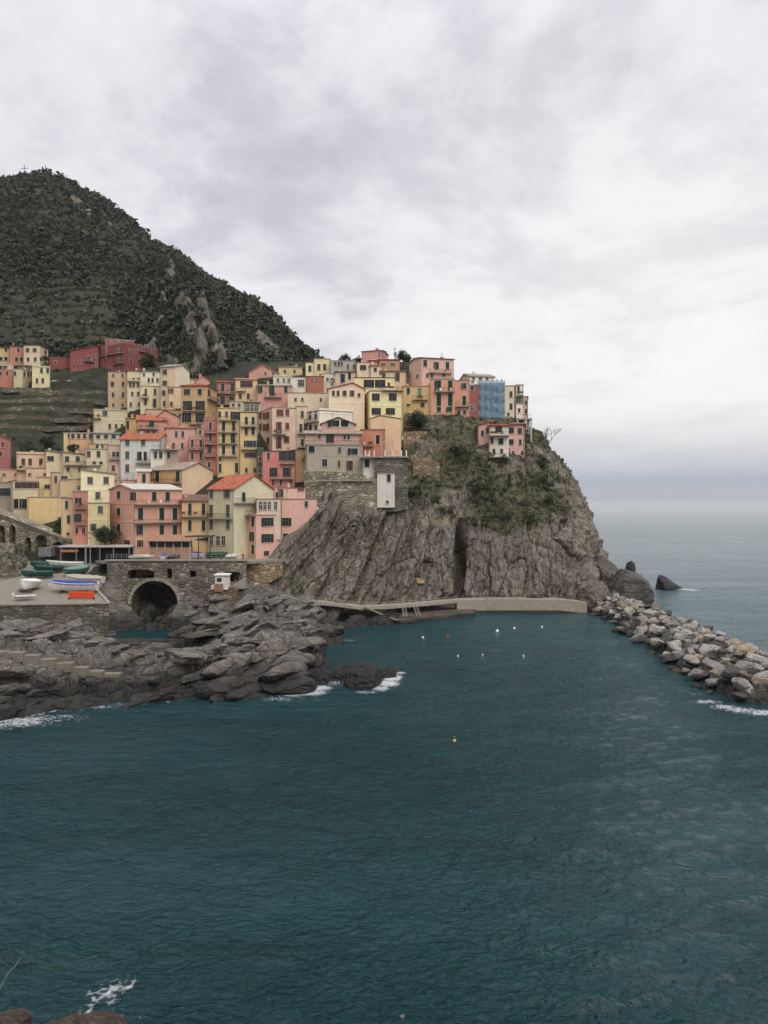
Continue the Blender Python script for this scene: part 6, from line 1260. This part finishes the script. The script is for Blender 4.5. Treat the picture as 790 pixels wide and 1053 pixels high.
boat('boat under a deep blue cover behind the square railing', pl(171, 159.5), 3.4, 1.8, 1.0, R(80), (196, 192, 186), cover=(66, 84, 150))
boat('boat under a charcoal cover between the blue one and the white cruiser', pl(182, 159.5), 3.6, 1.9, .9, R(8), (90, 86, 84), cover=(60, 56, 58))
boat('white cruiser with a violet canopy at the corner of the cafe pavilion', pl(199, 161), 4.6, 1.9, 1.2, R(200), (214, 208, 204), cover=(96, 84, 140))
boat('dark green covered boat in front of the khaki-green house', pl(222, 163), 4.8, 1.8, 1.0, R(5), (44, 74, 62), cover=(46, 80, 66))
boat('pale rounded boat cover near the pink corner house', pl(238.5, 159.6), 2.6, 1.5, .8, R(15), (186, 178, 170), cover=(190, 184, 178))
# orange barrier
p = on_yard(84, 616); br_ = empty('barrier', p); tag(br_, 'orange-red plastic mesh barrier beside the blue-covered boat', 'barrier')
m = MB(); m.box(-2.2, 2.2, -.08, .08, .15, 1.25)
for k in range(9): m.box(-2.15+k*.53, -2.05+k*.53, -.14, -.09, .2, 1.2)
for z in (.35, .7, 1.05): m.box(-2.2, 2.2, -.2, -.15, z-.05, z+.05)
m.build('panel', flat((226, 88, 54), .6, 'orange_plastic'), br_)
for x in (-2.1, 2.1): m = MB(); m.box(x-.1, x+.1, -.4, .4, 0, .14); m.build('foot', flat((60, 58, 56), .8, 'rubber'), br_)
# poles
def pole(label, px, py, Y, hpx, name='lamp_post', arm=0.0, r=.1):
    b = P(px, py, Y); h = hpx/F*Y; root = empty(name, b); tag(root, label, 'pole')
    m = MB(); m.tube((0, 0, -1), (0, 0, h), r, 8, r*.7); m.build('shaft', flat((150, 148, 144), .6, 'grey_steel'), root)
    m = MB(); m.tube((0, 0, h), (arm, -.3, h+.15), r*.6, 6); m.box(arm-.3, arm+.3, -.5, -.1, h+.1, h+.25); m.build('lamp_head', flat((120, 118, 114), .5, 'lamp'), root)
pole('grey lamp post in front of the boat shed, left of the pair', 88.5, 588, 155, 38); pole('second grey lamp post just right of its twin by the boat shed', 92.8, 588, 155.5, 34)
pole('tall white pole at the left corner of the salmon-pink house', 137.5, 572, 158, 36, arm=.4)
# scaffolding tower with blue netting and the building behind it
H('building wrapped in blue scaffold netting on the cliff-top row', (493, 519), (396, 432), (190, 196, 196), ('flat', .6, 'grey'), W=[('d', [499, 506, 513], [402, 411, 420], 3, 5)], Y=213, depth=8)
Ys = 211.2; o_ = P(505.5, 432, Ys); sc_ = empty('scaffolding', o_); tag(sc_, 'scaffolding hung with translucent blue netting around the cliff-top building', 'scaffolding')
X = lambda px: (px-505.5)/F*Ys; Z = lambda py: (432-py)/F*Ys
m = MB()
for px in np.linspace(492, 519.5, 8):
    for y in (0, 1.1): m.tube((X(px), y, -1), (X(px), y, Z(391)), .05, 4)
for py in (394, 400, 406, 412, 418, 424):
    for y in (0, 1.1): m.tube((X(492), y, Z(py)), (X(519.5), y, Z(py)), .045, 4)
    m.box(X(492), X(519.5), .1, 1.0, Z(py)-.06, Z(py))
m.build('frame', flat((150, 156, 160), .5, 'scaffold_tube'), sc_)
nu, nv = 90, 60; us = np.linspace(492, 519.5, nu); vs = np.linspace(430, 391, nv)
GX = np.array([[X(u)]*nv for u in us]); GZ = np.array([[Z(v+1.2*math.sin(u*1.3)*(v < 394)) for v in vs] for u in us])
GY = -.12-.13*np.sin(GZ*2.2+GX*.4)*np.abs(np.sin(GX*1.35))-.1*np.sin(GX*4.0)+.1*fbm(np.stack([GX*.8, GZ*.8, GX*0], -1), 3, 5)
hole = fbm(np.stack([GX*.35, GZ*.5, GX*0+3], -1), 2, 12)
nm, nt, b = newmat('blue_netting'); p = pos(nt); b.inputs['Alpha'].default_value = .68
nt.link(nt.mix(nt.noise(p, 1.0, 4, .6), lin((84, 118, 142)), lin((150, 176, 190))), b.inputs['Base Color'])
fs = gridfaces(nu, nv)
V = np.stack([GX, GY, GZ], -1).reshape(-1, 3); link('netting', npmesh('netting', V, fs, nm, True), sc_)
# terrace on pillars at the seaward end
tp = empty('pillar_terrace', P(539, 445, 209)); tag(tp, 'small terrace on tall concrete pillars at the seaward end of the row', 'terrace')
X = lambda px: (px-539)/F*209; Z = lambda py: (445-py)/F*209
m = MB(); m.box(X(530.5), X(547), -1, 3, Z(432), Z(430.4)); m.build('slab', CONC, tp)
for px, y in ((532, -.8), (540.5, -.8), (545.8, -.8), (545.8, 2.6)): m = MB(); m.box(-.2, .2, -.2, .2, -2.5, Z(432)); m.build('pillar', flat((196, 188, 180), .8, 'pillar'), tp, (X(px), y, 0))
m = MB(); 
for px in np.linspace(531, 546.5, 9): m.tube((X(px), -.9, Z(430.4)), (X(px), -.9, Z(426.5)), .03, 4)
m.tube((X(530.8), -.9, Z(426.5)), (X(546.8), -.9, Z(426.5)), .04, 4); m.build('railing', IRON, tp)
# dark lean-to roof in the cliff garden
p = P(432, 441, 203.5); g = empty('garden_shed', (p[0], 203.5, p[2]-2.2)); tag(g, 'low garden shed with a nearly black roof under the dark tree', 'shed')
m = MB(); m.box(-3.9, 4.3, 0, 3, -2, 1.8); m.build('wall', BROWNSTONE, g); m = MB(); m.prism([(-.5, 1.85), (3.2, 2.5), (3.2, 2.7), (-.5, 2.05)], -4.3, 4.8, 'x'); m.build('roof', flat((40, 40, 42), .8, 'bitumen'), g)
# yellow life-saving box high on the cliff foot, tarps, parasols
p = P(433, 598.5, 178.2); m = MB(); m.box(-.8, .8, -.9, .5, -.2, .4); m.box(-1.0, -.8, -1, .4, -.1, .9); m.box(-1.1, -.2, -.95, -.9, .5, 1.0); tag(m.build('work_platform', flat((176, 150, 96), .8, 'yellow_boards'), None, p), 'small yellow work platform fixed to the cliff face', 'platform')
p = P(18, 397, 284); g = empty('party_tent', p); tag(g, 'white round-topped tent on the terrace below the salmon row house', 'tent')
m = MB()
for k in range(6): 
    a = k*math.pi/3
    for j in range(4): pass
ring = [(2.9*math.cos(2*math.pi*k/12), 2.0*math.sin(2*math.pi*k/12)) for k in range(12)]
V = [(x, y, 1.3) for x, y in ring]+[(x*.95, y*.95, 2.4) for x, y in ring]+[(x*.55, y*.55, 3.2) for x, y in ring]+[(0, 0, 3.45)]
m.add(V, [(k, (k+1) % 12, (k+1) % 12+12, k+12) for k in range(12)]+[(k+12, (k+1) % 12+12, (k+1) % 12+24, k+24) for k in range(12)]+[(k+24, (k+1) % 12+24, 36) for k in range(12)]); m.build('canopy', flat((208, 198, 186), .8, 'tent_cloth'), g)
m = MB(); [m.tube((x, y, -3), (x, y, 1.4), .07, 4) for x, y in ring[::3]]; m.build('frame', WHITEP, g)
for px, lab, c in ((54, 'pale blue-grey tarpaulin heap at the foot of the red hotel', (150, 152, 158)), (71, 'small white tarpaulin heap right of the pale blue-grey one', (186, 184, 178))):
    p = P(px, 394, 281); tag(rock('tarpaulin', None, p, (3.2 if px < 60 else 1.6, 1.2, 1.0), flat(c, .7, 'tarp'), px, sub=4), lab, 'tarpaulin')
# parasol on the beige terrace
for px, py, Y, c, lab in ((43, 503.5, 186, (232, 228, 218), 'white parasol on the terrace of the yellow-beige house'), (384, 377, 240, (218, 140, 138), 'pink parasol on the terrace under the skyline cube')):
    g = empty('parasol', P(px, py, Y)); tag(g, lab, 'parasol'); m = MB(); m.tube((0, 0, 0), (0, 0, 2.1), .04, 6); m.build('pole', WHITEP, g)
    m = MB(); n = 8; r_ = 1.5 if px < 100 else 2.2; V = [(r_*math.cos(2*math.pi*k/n), r_*math.sin(2*math.pi*k/n), 1.7) for k in range(n)]+[(0, 0, 2.3)]; m.add(V, [(k, (k+1) % n, n) for k in range(n)]); m.build('canopy', flat(c, .8, 'parasol_cloth'), g)
# ------------------------------------------------------------------ buoys
def buoy(px, py, label, c, r=.32, up=1.0):
    r *= .72; Y = (CZ-.15)*F/(py-HY); x = (px-CX)/F*Y; import bmesh
    g = empty('buoy', (x, Y, 0.02)); tag(g, label, 'buoy')
    bm = bmesh.new(); bmesh.ops.create_uvsphere(bm, u_segments=14, v_segments=9, radius=r)
    for v in bm.verts: v.co.z = v.co.z*up+.1; v.co.x *= 1-.25*max(0, v.co.z); v.co.y *= 1-.25*max(0, v.co.z)
    me = bpy.data.meshes.new('float'); bm.to_mesh(me); bm.free(); me.materials.append(flat(c, .4, 'buoy_paint')); link('float', me, g)
    m = MB(); m.tube((0, 0, r*up), (0, 0, r*up+.28), .05, 6); m.tube((0, 0, r*up+.28), (0, 0, r*up+.34), .12, 8); m.build('eye', flat((90, 90, 90), .5, 'eye'), g)
W_ = (232, 232, 228)
buoy(435, 655.5, 'white buoy left of the orange one', W_); buoy(460.5, 654, 'small orange-red buoy in the cove', (214, 84, 48), .28); buoy(511.5, 649, 'largest white buoy in the middle of the cove', W_, .42, 1.3); buoy(529, 646, 'white buoy between the largest one and the sea wall end', W_, .34, 1.1)
buoy(557.5, 644.5, 'white buoy farthest right in the cove', W_, .3); buoy(471, 674.5, 'tiny white float below the orange buoy', W_, .22); buoy(496.5, 673, 'tiny white float in the middle of the lower row', W_, .2); buoy(538.5, 674.5, 'tiny white float at the right of the lower row', W_, .22)
buoy(467.5, 761.5, 'yellow buoy alone in the open cove, closest to the camera', (214, 178, 60), .26); buoy(414, 1050, 'tiny pale float at the bottom edge of the view', W_, .06)
# ------------------------------------------------------------------ trees and shrubs that stand alone
LD = leafmat('tree_leaves_dark', [(0.1, (0.012, 0.02, 0.012)), (0.5, (0.028, 0.042, 0.022)), (0.9, (0.06, 0.075, 0.035))])
LM = leafmat('tree_leaves', [(0.1, (0.025, 0.035, 0.015)), (0.5, (0.055, 0.07, 0.03)), (0.9, (0.11, 0.12, 0.055))])
BARK = flat((92, 80, 66), .95, 'bark')
def tree(label, px, py, Y, wpx, hpx, mat, name='tree', seed=1, trunk=.25, n=26, per=110, leaf=.16, cat='tree'):
    b = Vector(P(px, py, Y)); w = wpx/F*Y/2; h = hpx/F*Y; rng = np.random.RandomState(seed)
    root = empty(name, b); tag(root, label, cat)
    m = MB(); th = h*trunk+h*.15; m.tube((0, 0, -1), (.1, 0, th), max(.08, w*.06), 7, max(.05, w*.04)); tips = []
    C = []; Rr = []
    for k in range(n):
        d = rng.normal(size=3); d /= np.linalg.norm(d); rr = rng.rand()**.4
        c = np.array([d[0]*w*.72*rr, d[1]*w*.72*rr, h*(trunk+(1-trunk)*.5)+d[2]*h*(1-trunk)*.36*rr]); C.append(c); Rr.append(min(w, h*.5)*(.28+.2*rng.rand()))
        if k % 4 == 0: m.tube((.05, 0, th*.8), tuple(c), max(.03, w*.025), 5, .02)
    m.build('trunk', BARK, root)
    me = leaf_cloud('crown', C, Rr, .45+.45*(rng.rand(n)-.5), per, leaf, mat, 1.0, seed+1); link('crown', me, root)
tree('broad dark round-crowned tree left of the salmon-pink house', 108, 566, 163.5, 36, 27, LD, seed=3, n=40, leaf=.13)
tree('dark ivy-covered tree against the wall of the yellow-cream strip house', 62, 560, 168, 17, 30, LM, seed=5, trunk=.05, n=34, leaf=.16)
tree('dark evergreen tree at the left end of the cliff top', 428, 444, 205.5, 30, 23, LD, seed=7, trunk=.1, n=40, leaf=.13)
tree('grey-green tree growing in front of the red hotel', 151, 386, 280, 24, 24, LM, seed=9, n=30, leaf=.16)
tree('small dark tree between the far cream house and the red hotel', 46, 376, 286, 10, 11, LD, seed=11, n=16)
tree('dark cypress-like tree on the skyline right of the pink cube', 406.5, 375, 246, 5, 20, LD, seed=13, trunk=.05, n=22)
tree('low bushy tree on the skyline beside the pointed one', 415, 378, 248, 20, 18, LM, seed=15, n=30)
tree('dark bushy tree behind the grey-blue skyline house', 355, 380, 258, 18, 16, LD, seed=17, n=24); tree('small dark tree between skyline frame and pink cube', 368, 380, 258, 14, 14, LD, seed=18, n=20)
tree('climbing plant beside the pale green wall', 341.5, 400, 221, 6, 14, LM, seed=19, trunk=.1, n=16)
tree('palm-like dark bush on the little roof garden in front of the yellow-beige shed house', 75, 469, 204, 13, 13, LD, seed=21, n=18)
tree('pale bushes in the garden above the salmon-beige house', 30, 468, 214, 20, 12, LM, seed=23, n=22)
tree('dark garden shrub in front of the terraces above the cream arcade', 48, 466, 213, 22, 18, LD, seed=24, n=26)
tree('hedge of dark plants behind the boats at the foot of the arched wall', 8, 616, 143, 22, 14, LD, seed=26, trunk=.02, n=26)
tree('bush on the rocks between boat yard and harbour bridge', 106, 600, 149, 14, 12, LM, seed=28, trunk=.05, n=20)
tree('round shrub halfway up the cliff slope below the pink brow house', 560, 482, 200, 14, 16, LM, seed=30, trunk=.05, n=20)
tree('dark bush at the foot of the pink brow house', 517, 478, 198, 20, 9, LD, seed=31, trunk=.02, n=18)
for k, (px, py, Y, w, h, s) in enumerate(((427, 512, 187, 26, 14, 1), (448, 522, 188, 26, 12, 2), (492, 508, 192, 30, 14, 3), (520, 535, 188, 30, 12, 4), (546, 540, 187, 26, 12, 5), (565, 520, 190, 20, 12, 6), (470, 470, 200, 24, 14, 7), (580, 540, 188, 18, 9, 8))):
    places = ['left of the cleft near the terrace fence', 'right above the top of the dark cleft', 'in the middle of the upper cliff slope', 'at the brink in the centre of the cliff', 'at the brink right of centre', 'near the seaward edge of the slope', 'under the coping wall of the orange houses', 'at the brink by the seaward edge']
    tree('low green bush on the cliff, '+places[k], px, py, Y, w, h, LM if k % 2 else LD, name='bush', seed=40+s, trunk=.02, n=22, leaf=.17, cat='bush')
# bare tree on the seaward corner
def bare(label, px, py, Y, hpx, seed, name='bare_tree'):
    rng = random.Random(seed); root = empty(name, P(px, py, Y)); tag(root, label, 'tree'); m = MB(); h = hpx/F*Y
    def grow(p, d, l, r, k):
        q = p+d*l; m.tube(p, q, r, 5, r*.65)
        if k == 0: return
        for _ in range(3 if k > 1 else 4):
            e = (d+Vector((rng.uniform(-.7, .7), rng.uniform(-.7, .7), rng.uniform(-.25, .45)))).normalized(); grow(q, e, l*rng.uniform(.6, .85), r*.62, k-1)
    m2 = m; grow(Vector((0, 0, -.5)), Vector((.18, 0, 1)).normalized(), h*.3, .19, 4); m.build('branches', flat((120, 110, 98), .9, 'pale_bark'), root)
bare('leafless pale tree leaning out at the seaward corner of the cliff top', 561, 468, 204, 34, 3); bare('small leafless shrub below the leaning bare tree', 570, 482, 207, 16, 8); bare('thin leafless tree near the railed terrace', 434, 472, 190, 16, 12)
# cliff garden fences and terraces
railing('fence', 'thin wire fence crossing the cliff slope above the cleft', [P(419, 508, 184), P(440, 509, 186), P(470, 512, 190)], h=1.1, step=2.5, r=.03, mat=flat((150, 142, 128), .8, 'old_posts'), cat='fence')
railing('fence', 'thin wire fence below the pink house on the cliff brow', [P(497, 490, 196), P(530, 489, 196), P(556, 491, 198.5)], h=1.3, step=2, r=.03, mat=flat((150, 142, 128), .8, 'old_posts'), cat='fence')
railing('railing', 'thin railing beside the road in front of the brow house', [P(418, 424, 208.2), P(442, 426.4, 208.4), P(470, 430, 208.6), P(491, 433, 208.6)], h=.9, step=1.6, r=.03)
# mast on the mountain top
p = P(25, 182, 713); m = MB(); m.tube((0, 0, -3), (0, 0, 11), .35, 5); m.tube((-3.4, 0, 8), (3.4, 0, 8), .3, 5); tag(m.build('summit_mast', flat((130, 128, 126), .6, 'mast'), None, p), 'thin cross-shaped mast on the summit of the mountain', 'mast')
# twig in the near left corner
m = MB(); a = Vector(P(8, 1001, 20)); b = Vector(P(22, 984, 20.5)); m.tube(a, (a+b)/2+Vector((.02, 0, -.02)), .012, 6, .01); m.tube((a+b)/2+Vector((.02, 0, -.02)), b, .01, 6, .005); c = Vector(P(-12, 1040, 19.5)); m.tube(c, a, .012, 6, .012)
tag(m.build('twig', flat((110, 104, 84), .9, 'dry_stem')), 'single pale dry stem reaching in from the lower left corner', 'stem')
# people
def person(label, loc, rz, shirt, legs, pose=0, s=1.0):
    v = [(0, 0, .95), (0, 0, 1.2), (0, 0, 1.42), (0, 0, 1.52), (0, -.02, 1.63), (0, -.02, 1.74), (.19, 0, 1.40), (.26, .02, 1.12), (.25, -.12, .9), (-.19, 0, 1.40), (-.26, .02, 1.12), (-.25, -.12, .9), (.1, 0, .88), (.11, -.06-.1*pose, .48), (.11, .02, .06), (.11, -.12, .03), (-.1, 0, .88), (-.11, .0+.1*pose, .48), (-.11, .06+.12*pose, .06), (-.11, -.06, .03)]
    e = [(0, 1), (1, 2), (2, 3), (3, 4), (4, 5), (2, 6), (6, 7), (7, 8), (2, 9), (9, 10), (10, 11), (0, 12), (12, 13), (13, 14), (14, 15), (0, 16), (16, 17), (17, 18), (18, 19)]
    r = [.15, .15, .15, .06, .1, .085, .065, .05, .035, .065, .05, .035, .1, .065, .045, .04, .1, .065, .045, .04]
    me = bpy.data.meshes.new('person'); me.from_pydata(v, e, []); o = link('person', me, None, loc, rz); o.scale = (s, s, s); tag(o, label, 'person')
    md = o.modifiers.new('skin', 'SKIN'); 
    for i, k in enumerate(r): me.skin_vertices[0].data[i].radius = (k, k*.8) if i in (0, 1, 2) else (k, k)
    me.skin_vertices[0].data[0].use_root = True
    o.modifiers.new('sub', 'SUBSURF').levels = 1; o.modifiers['sub'].render_levels = 1
    m, nt, b = newmat('clothes_and_skin'); s_ = nt.new('ShaderNodeSeparateXYZ'); tc = nt.new('ShaderNodeTexCoord'); nt.link(tc.outputs['Object'], s_.inputs[0])
    cr = nt.new('ShaderNodeValToRGB'); cr.color_ramp.interpolation = 'CONSTANT'; el = cr.color_ramp.elements
    for i, (p_, c) in enumerate(((0, (30, 28, 28)), (.05, legs), (.46, shirt), (.745, (206, 160, 130)), (.85, (50, 38, 30)))):
        if i > 1: el.new(p_)
        el[i].position = p_; el[i].color = (*lin(c), 1)
    nt.link(nt.math('DIVIDE', s_.outputs['Z'], 2.0), cr.inputs[0]); nt.link(cr.outputs[0], b.inputs['Base Color']); me.materials.append(m); return o
def onpath(px, off=1.6):
    for a, b in zip(WK[:-1], WK[1:]):
        if a[0] <= px <= b[0]:
            t = (px-a[0])/(b[0]-a[0]); q = [a[i]+(b[i]-a[i])*t for i in range(3)]; p = P(*q); return (p[0], p[1]+off, p[2])
person('person in dark clothes walking along the cliff path', onpath(325.5), R(80), (38, 36, 42), (36, 40, 56), .8)
person('person in a red top standing on the square by the pink corner house', (*P(250, 0, 159.3)[:2], PZ), R(20), (170, 60, 54), (50, 54, 70))
person('person in a pale top standing at the square railing near the cafe pavilion', (*P(207, 0, 158.9)[:2], PZ), R(150), (190, 186, 176), (60, 58, 60), .3)

# dry-stone terrace walls on the slope at the left
TWM = masonry((96, 90, 74), (132, 124, 104), 1.2)
for k, (py, x0_, x1_, where) in enumerate(((399.5, -20, 52, 'just under the pale yellow tower house'), (404, 20, 112, 'running below the red hotel'), (412, -20, 110, 'third from the top'), (421, -20, 96, 'level with the beige house roof'), (430, -20, 94, 'above the dark garden trees'), (439, -20, 92, 'lowest, above the cream arcade'))):
    pts_ = []
    for px in np.linspace(x0_, x1_, 14):
        q = py+1.6*math.sin(px*.05+k)+.7*math.sin(px*.21+k*2); pts_.append((px, q-2.0, q+3.0, Yt(px, q+1.0)-.4))
    poly_wall('terrace_wall', 'dry-stone terrace wall on the left slope, '+where, pts_, TWM, 1.2)
# ------------------------------------------------------------------ thin sea air
def haze(density):
    m = bpy.data.materials.new('haze'); m.use_nodes = True; nt = NT(m); nt.n.clear()
    o = nt.new('ShaderNodeOutputMaterial'); v = nt.new('ShaderNodeVolumePrincipled'); v.inputs['Density'].default_value = density; v.inputs['Color'].default_value = (.86, .89, .93, 1); v.inputs['Anisotropy'].default_value = 0.2
    nt.link(v.outputs[0], o.inputs['Volume'])
    b = MB(); b.box(-43000, 43000, -2100, 43000, -9, 420); h = b.build('haze', m); h['kind'] = 'stuff'; h['label'] = 'thin pale sea haze'
haze(0.00005)
# ------------------------------------------------------------------ sky, facade fill lamp, camera
w = bpy.data.worlds.new('World'); SC.world = w; w.use_nodes = True
nt = NT(w); nt.n.clear()
SUN_AZ, SUN_EL = math.radians(38), math.radians(42)      # clockwise from +Y (towards +X)
out = nt.new('ShaderNodeOutputWorld'); bg = nt.new('ShaderNodeBackground'); bg.inputs['Strength'].default_value = 0.105
sky = nt.new('ShaderNodeTexSky'); sky.sky_type = 'NISHITA'; sky.sun_disc = False; sky.sun_elevation = SUN_EL; sky.sun_rotation = SUN_AZ; sky.air_density = 1.2; sky.dust_density = 2.5
tc = nt.new('ShaderNodeTexCoord'); d = tc.outputs['Generated']
s = nt.new('ShaderNodeSeparateXYZ'); nt.link(d, s.inputs[0]); z = s.outputs['Z']; zc = nt.math('MAXIMUM', z, 0.0)
den = nt.math('ADD', zc, 0.16)
cv = nt.new('ShaderNodeCombineXYZ'); nt.link(nt.math('DIVIDE', s.outputs['X'], den), cv.inputs[0]); nt.link(nt.math('DIVIDE', s.outputs['Y'], den), cv.inputs[1])
n1 = nt.noise(nt.mapping(cv.outputs[0], (1.0, 0.8, 1), (0, 0, 0.5)), 1.3, 9, 0.62, 0.35)
n2 = nt.noise(nt.mapping(cv.outputs[0], (1, 0.6, 1), (0, 0, -0.3)), 0.55, 4, 0.5, 0.2)
n3 = nt.noise(cv.outputs[0], 3.6, 6, 0.6, 0.3)
f = nt.math('ADD', nt.math('MULTIPLY', n1, 0.6), nt.math('ADD', nt.math('MULTIPLY', n2, 0.28), nt.math('MULTIPLY', n3, 0.17)))
cl = nt.ramp(f, [(0.42, (4.4, 4.25, 4.75)), (0.48, (5.3, 5.15, 5.6)), (0.535, (6.8, 6.65, 6.95)), (0.61, (7.6, 7.5, 7.6))])
# (ramps clamp nothing in the world output, values are radiances before the 0.1 background strength)
el = nt.math('MULTIPLY', zc, 1.0)
low = nt.ramp(z, [(0.0, (2.9, 3.6, 4.5)), (0.022, (3.1, 3.8, 4.6)), (0.035, (4.5, 4.9, 5.5)), (0.08, (5.7, 5.8, 6.1)), (0.14, (6.6, 6.5, 6.6))])
mixf = nt.ramp(z, [(0.03, 0.05), (0.16, 1.0)])
col = nt.mix(mixf, low, cl)
# glow of the hidden sun low over the sea
gd = Vector((0.36, 1.0, 0.09)).normalized()
vm = nt.new('ShaderNodeVectorMath'); vm.operation = 'DOT_PRODUCT'; nt.link(d, vm.inputs[0]); vm.inputs[1].default_value = gd
gl = nt.math('POWER', nt.math('MAXIMUM', vm.outputs['Value'], 0.0), 18)
gl = nt.math('MULTIPLY', gl, nt.ramp(z, [(0.03, 0.0), (0.12, 1.0)]))
col = nt.mix(nt.math('MULTIPLY', gl, 0.6), col, (9.2, 8.9, 8.5))
# brighter overcast towards the zenith
zen = nt.ramp(z, [(0.5, 1.0), (0.95, 0.0)])
zb = nt.math('ADD', 1.0, nt.math('MULTIPLY', nt.math('SUBTRACT', 1.0, zen), 1.1))
sc = nt.new('ShaderNodeVectorMath'); sc.operation = 'SCALE'; nt.link(col, sc.inputs[0]); nt.link(zb, sc.inputs['Scale'])
mx = nt.mix(0.93, sky.outputs[0], sc.outputs[0])
nt.link(mx, bg.inputs['Color']); nt.link(bg.outputs[0], out.inputs[0])
sl = bpy.data.lights.new('facade_fill', 'SUN'); sl.energy = 1.4; sl.angle = math.radians(45); sl.color = (1.0, 0.965, 0.92)  # added soft lamp from behind the camera, put in to brighten the facades
so = bpy.data.objects.new('facade_fill', sl); COL.objects.link(so)
LD_AZ, LD_EL = math.radians(150), math.radians(50)
dirv = Vector((math.sin(LD_AZ)*math.cos(LD_EL), math.cos(LD_AZ)*math.cos(LD_EL), math.sin(LD_EL)))
so.rotation_euler = dirv.to_track_quat('Z', 'Y').to_euler()
sky.sun_elevation = LD_EL; sky.sun_rotation = LD_AZ
cam = bpy.data.cameras.new('camera'); co = bpy.data.objects.new('camera', cam); COL.objects.link(co); SC.camera = co
co.location = (0, 0, CZ); co.rotation_euler = (math.pi/2, 0, 0)
cam.sensor_fit = 'HORIZONTAL'; cam.sensor_width = 36; cam.lens = 36*F/790.0; cam.shift_y = -(526.5-HY)/790.0
cam.clip_start = 0.5; cam.clip_end = 90000
SC.view_settings.view_transform = 'Standard'; SC.view_settings.look = 'None'; SC.view_settings.exposure = 0.28; SC.view_settings.gamma = 1
SC.view_settings.use_curve_mapping = False
SC.render.engine = 'CYCLES'
SC.cycles.transparent_max_bounces = 8
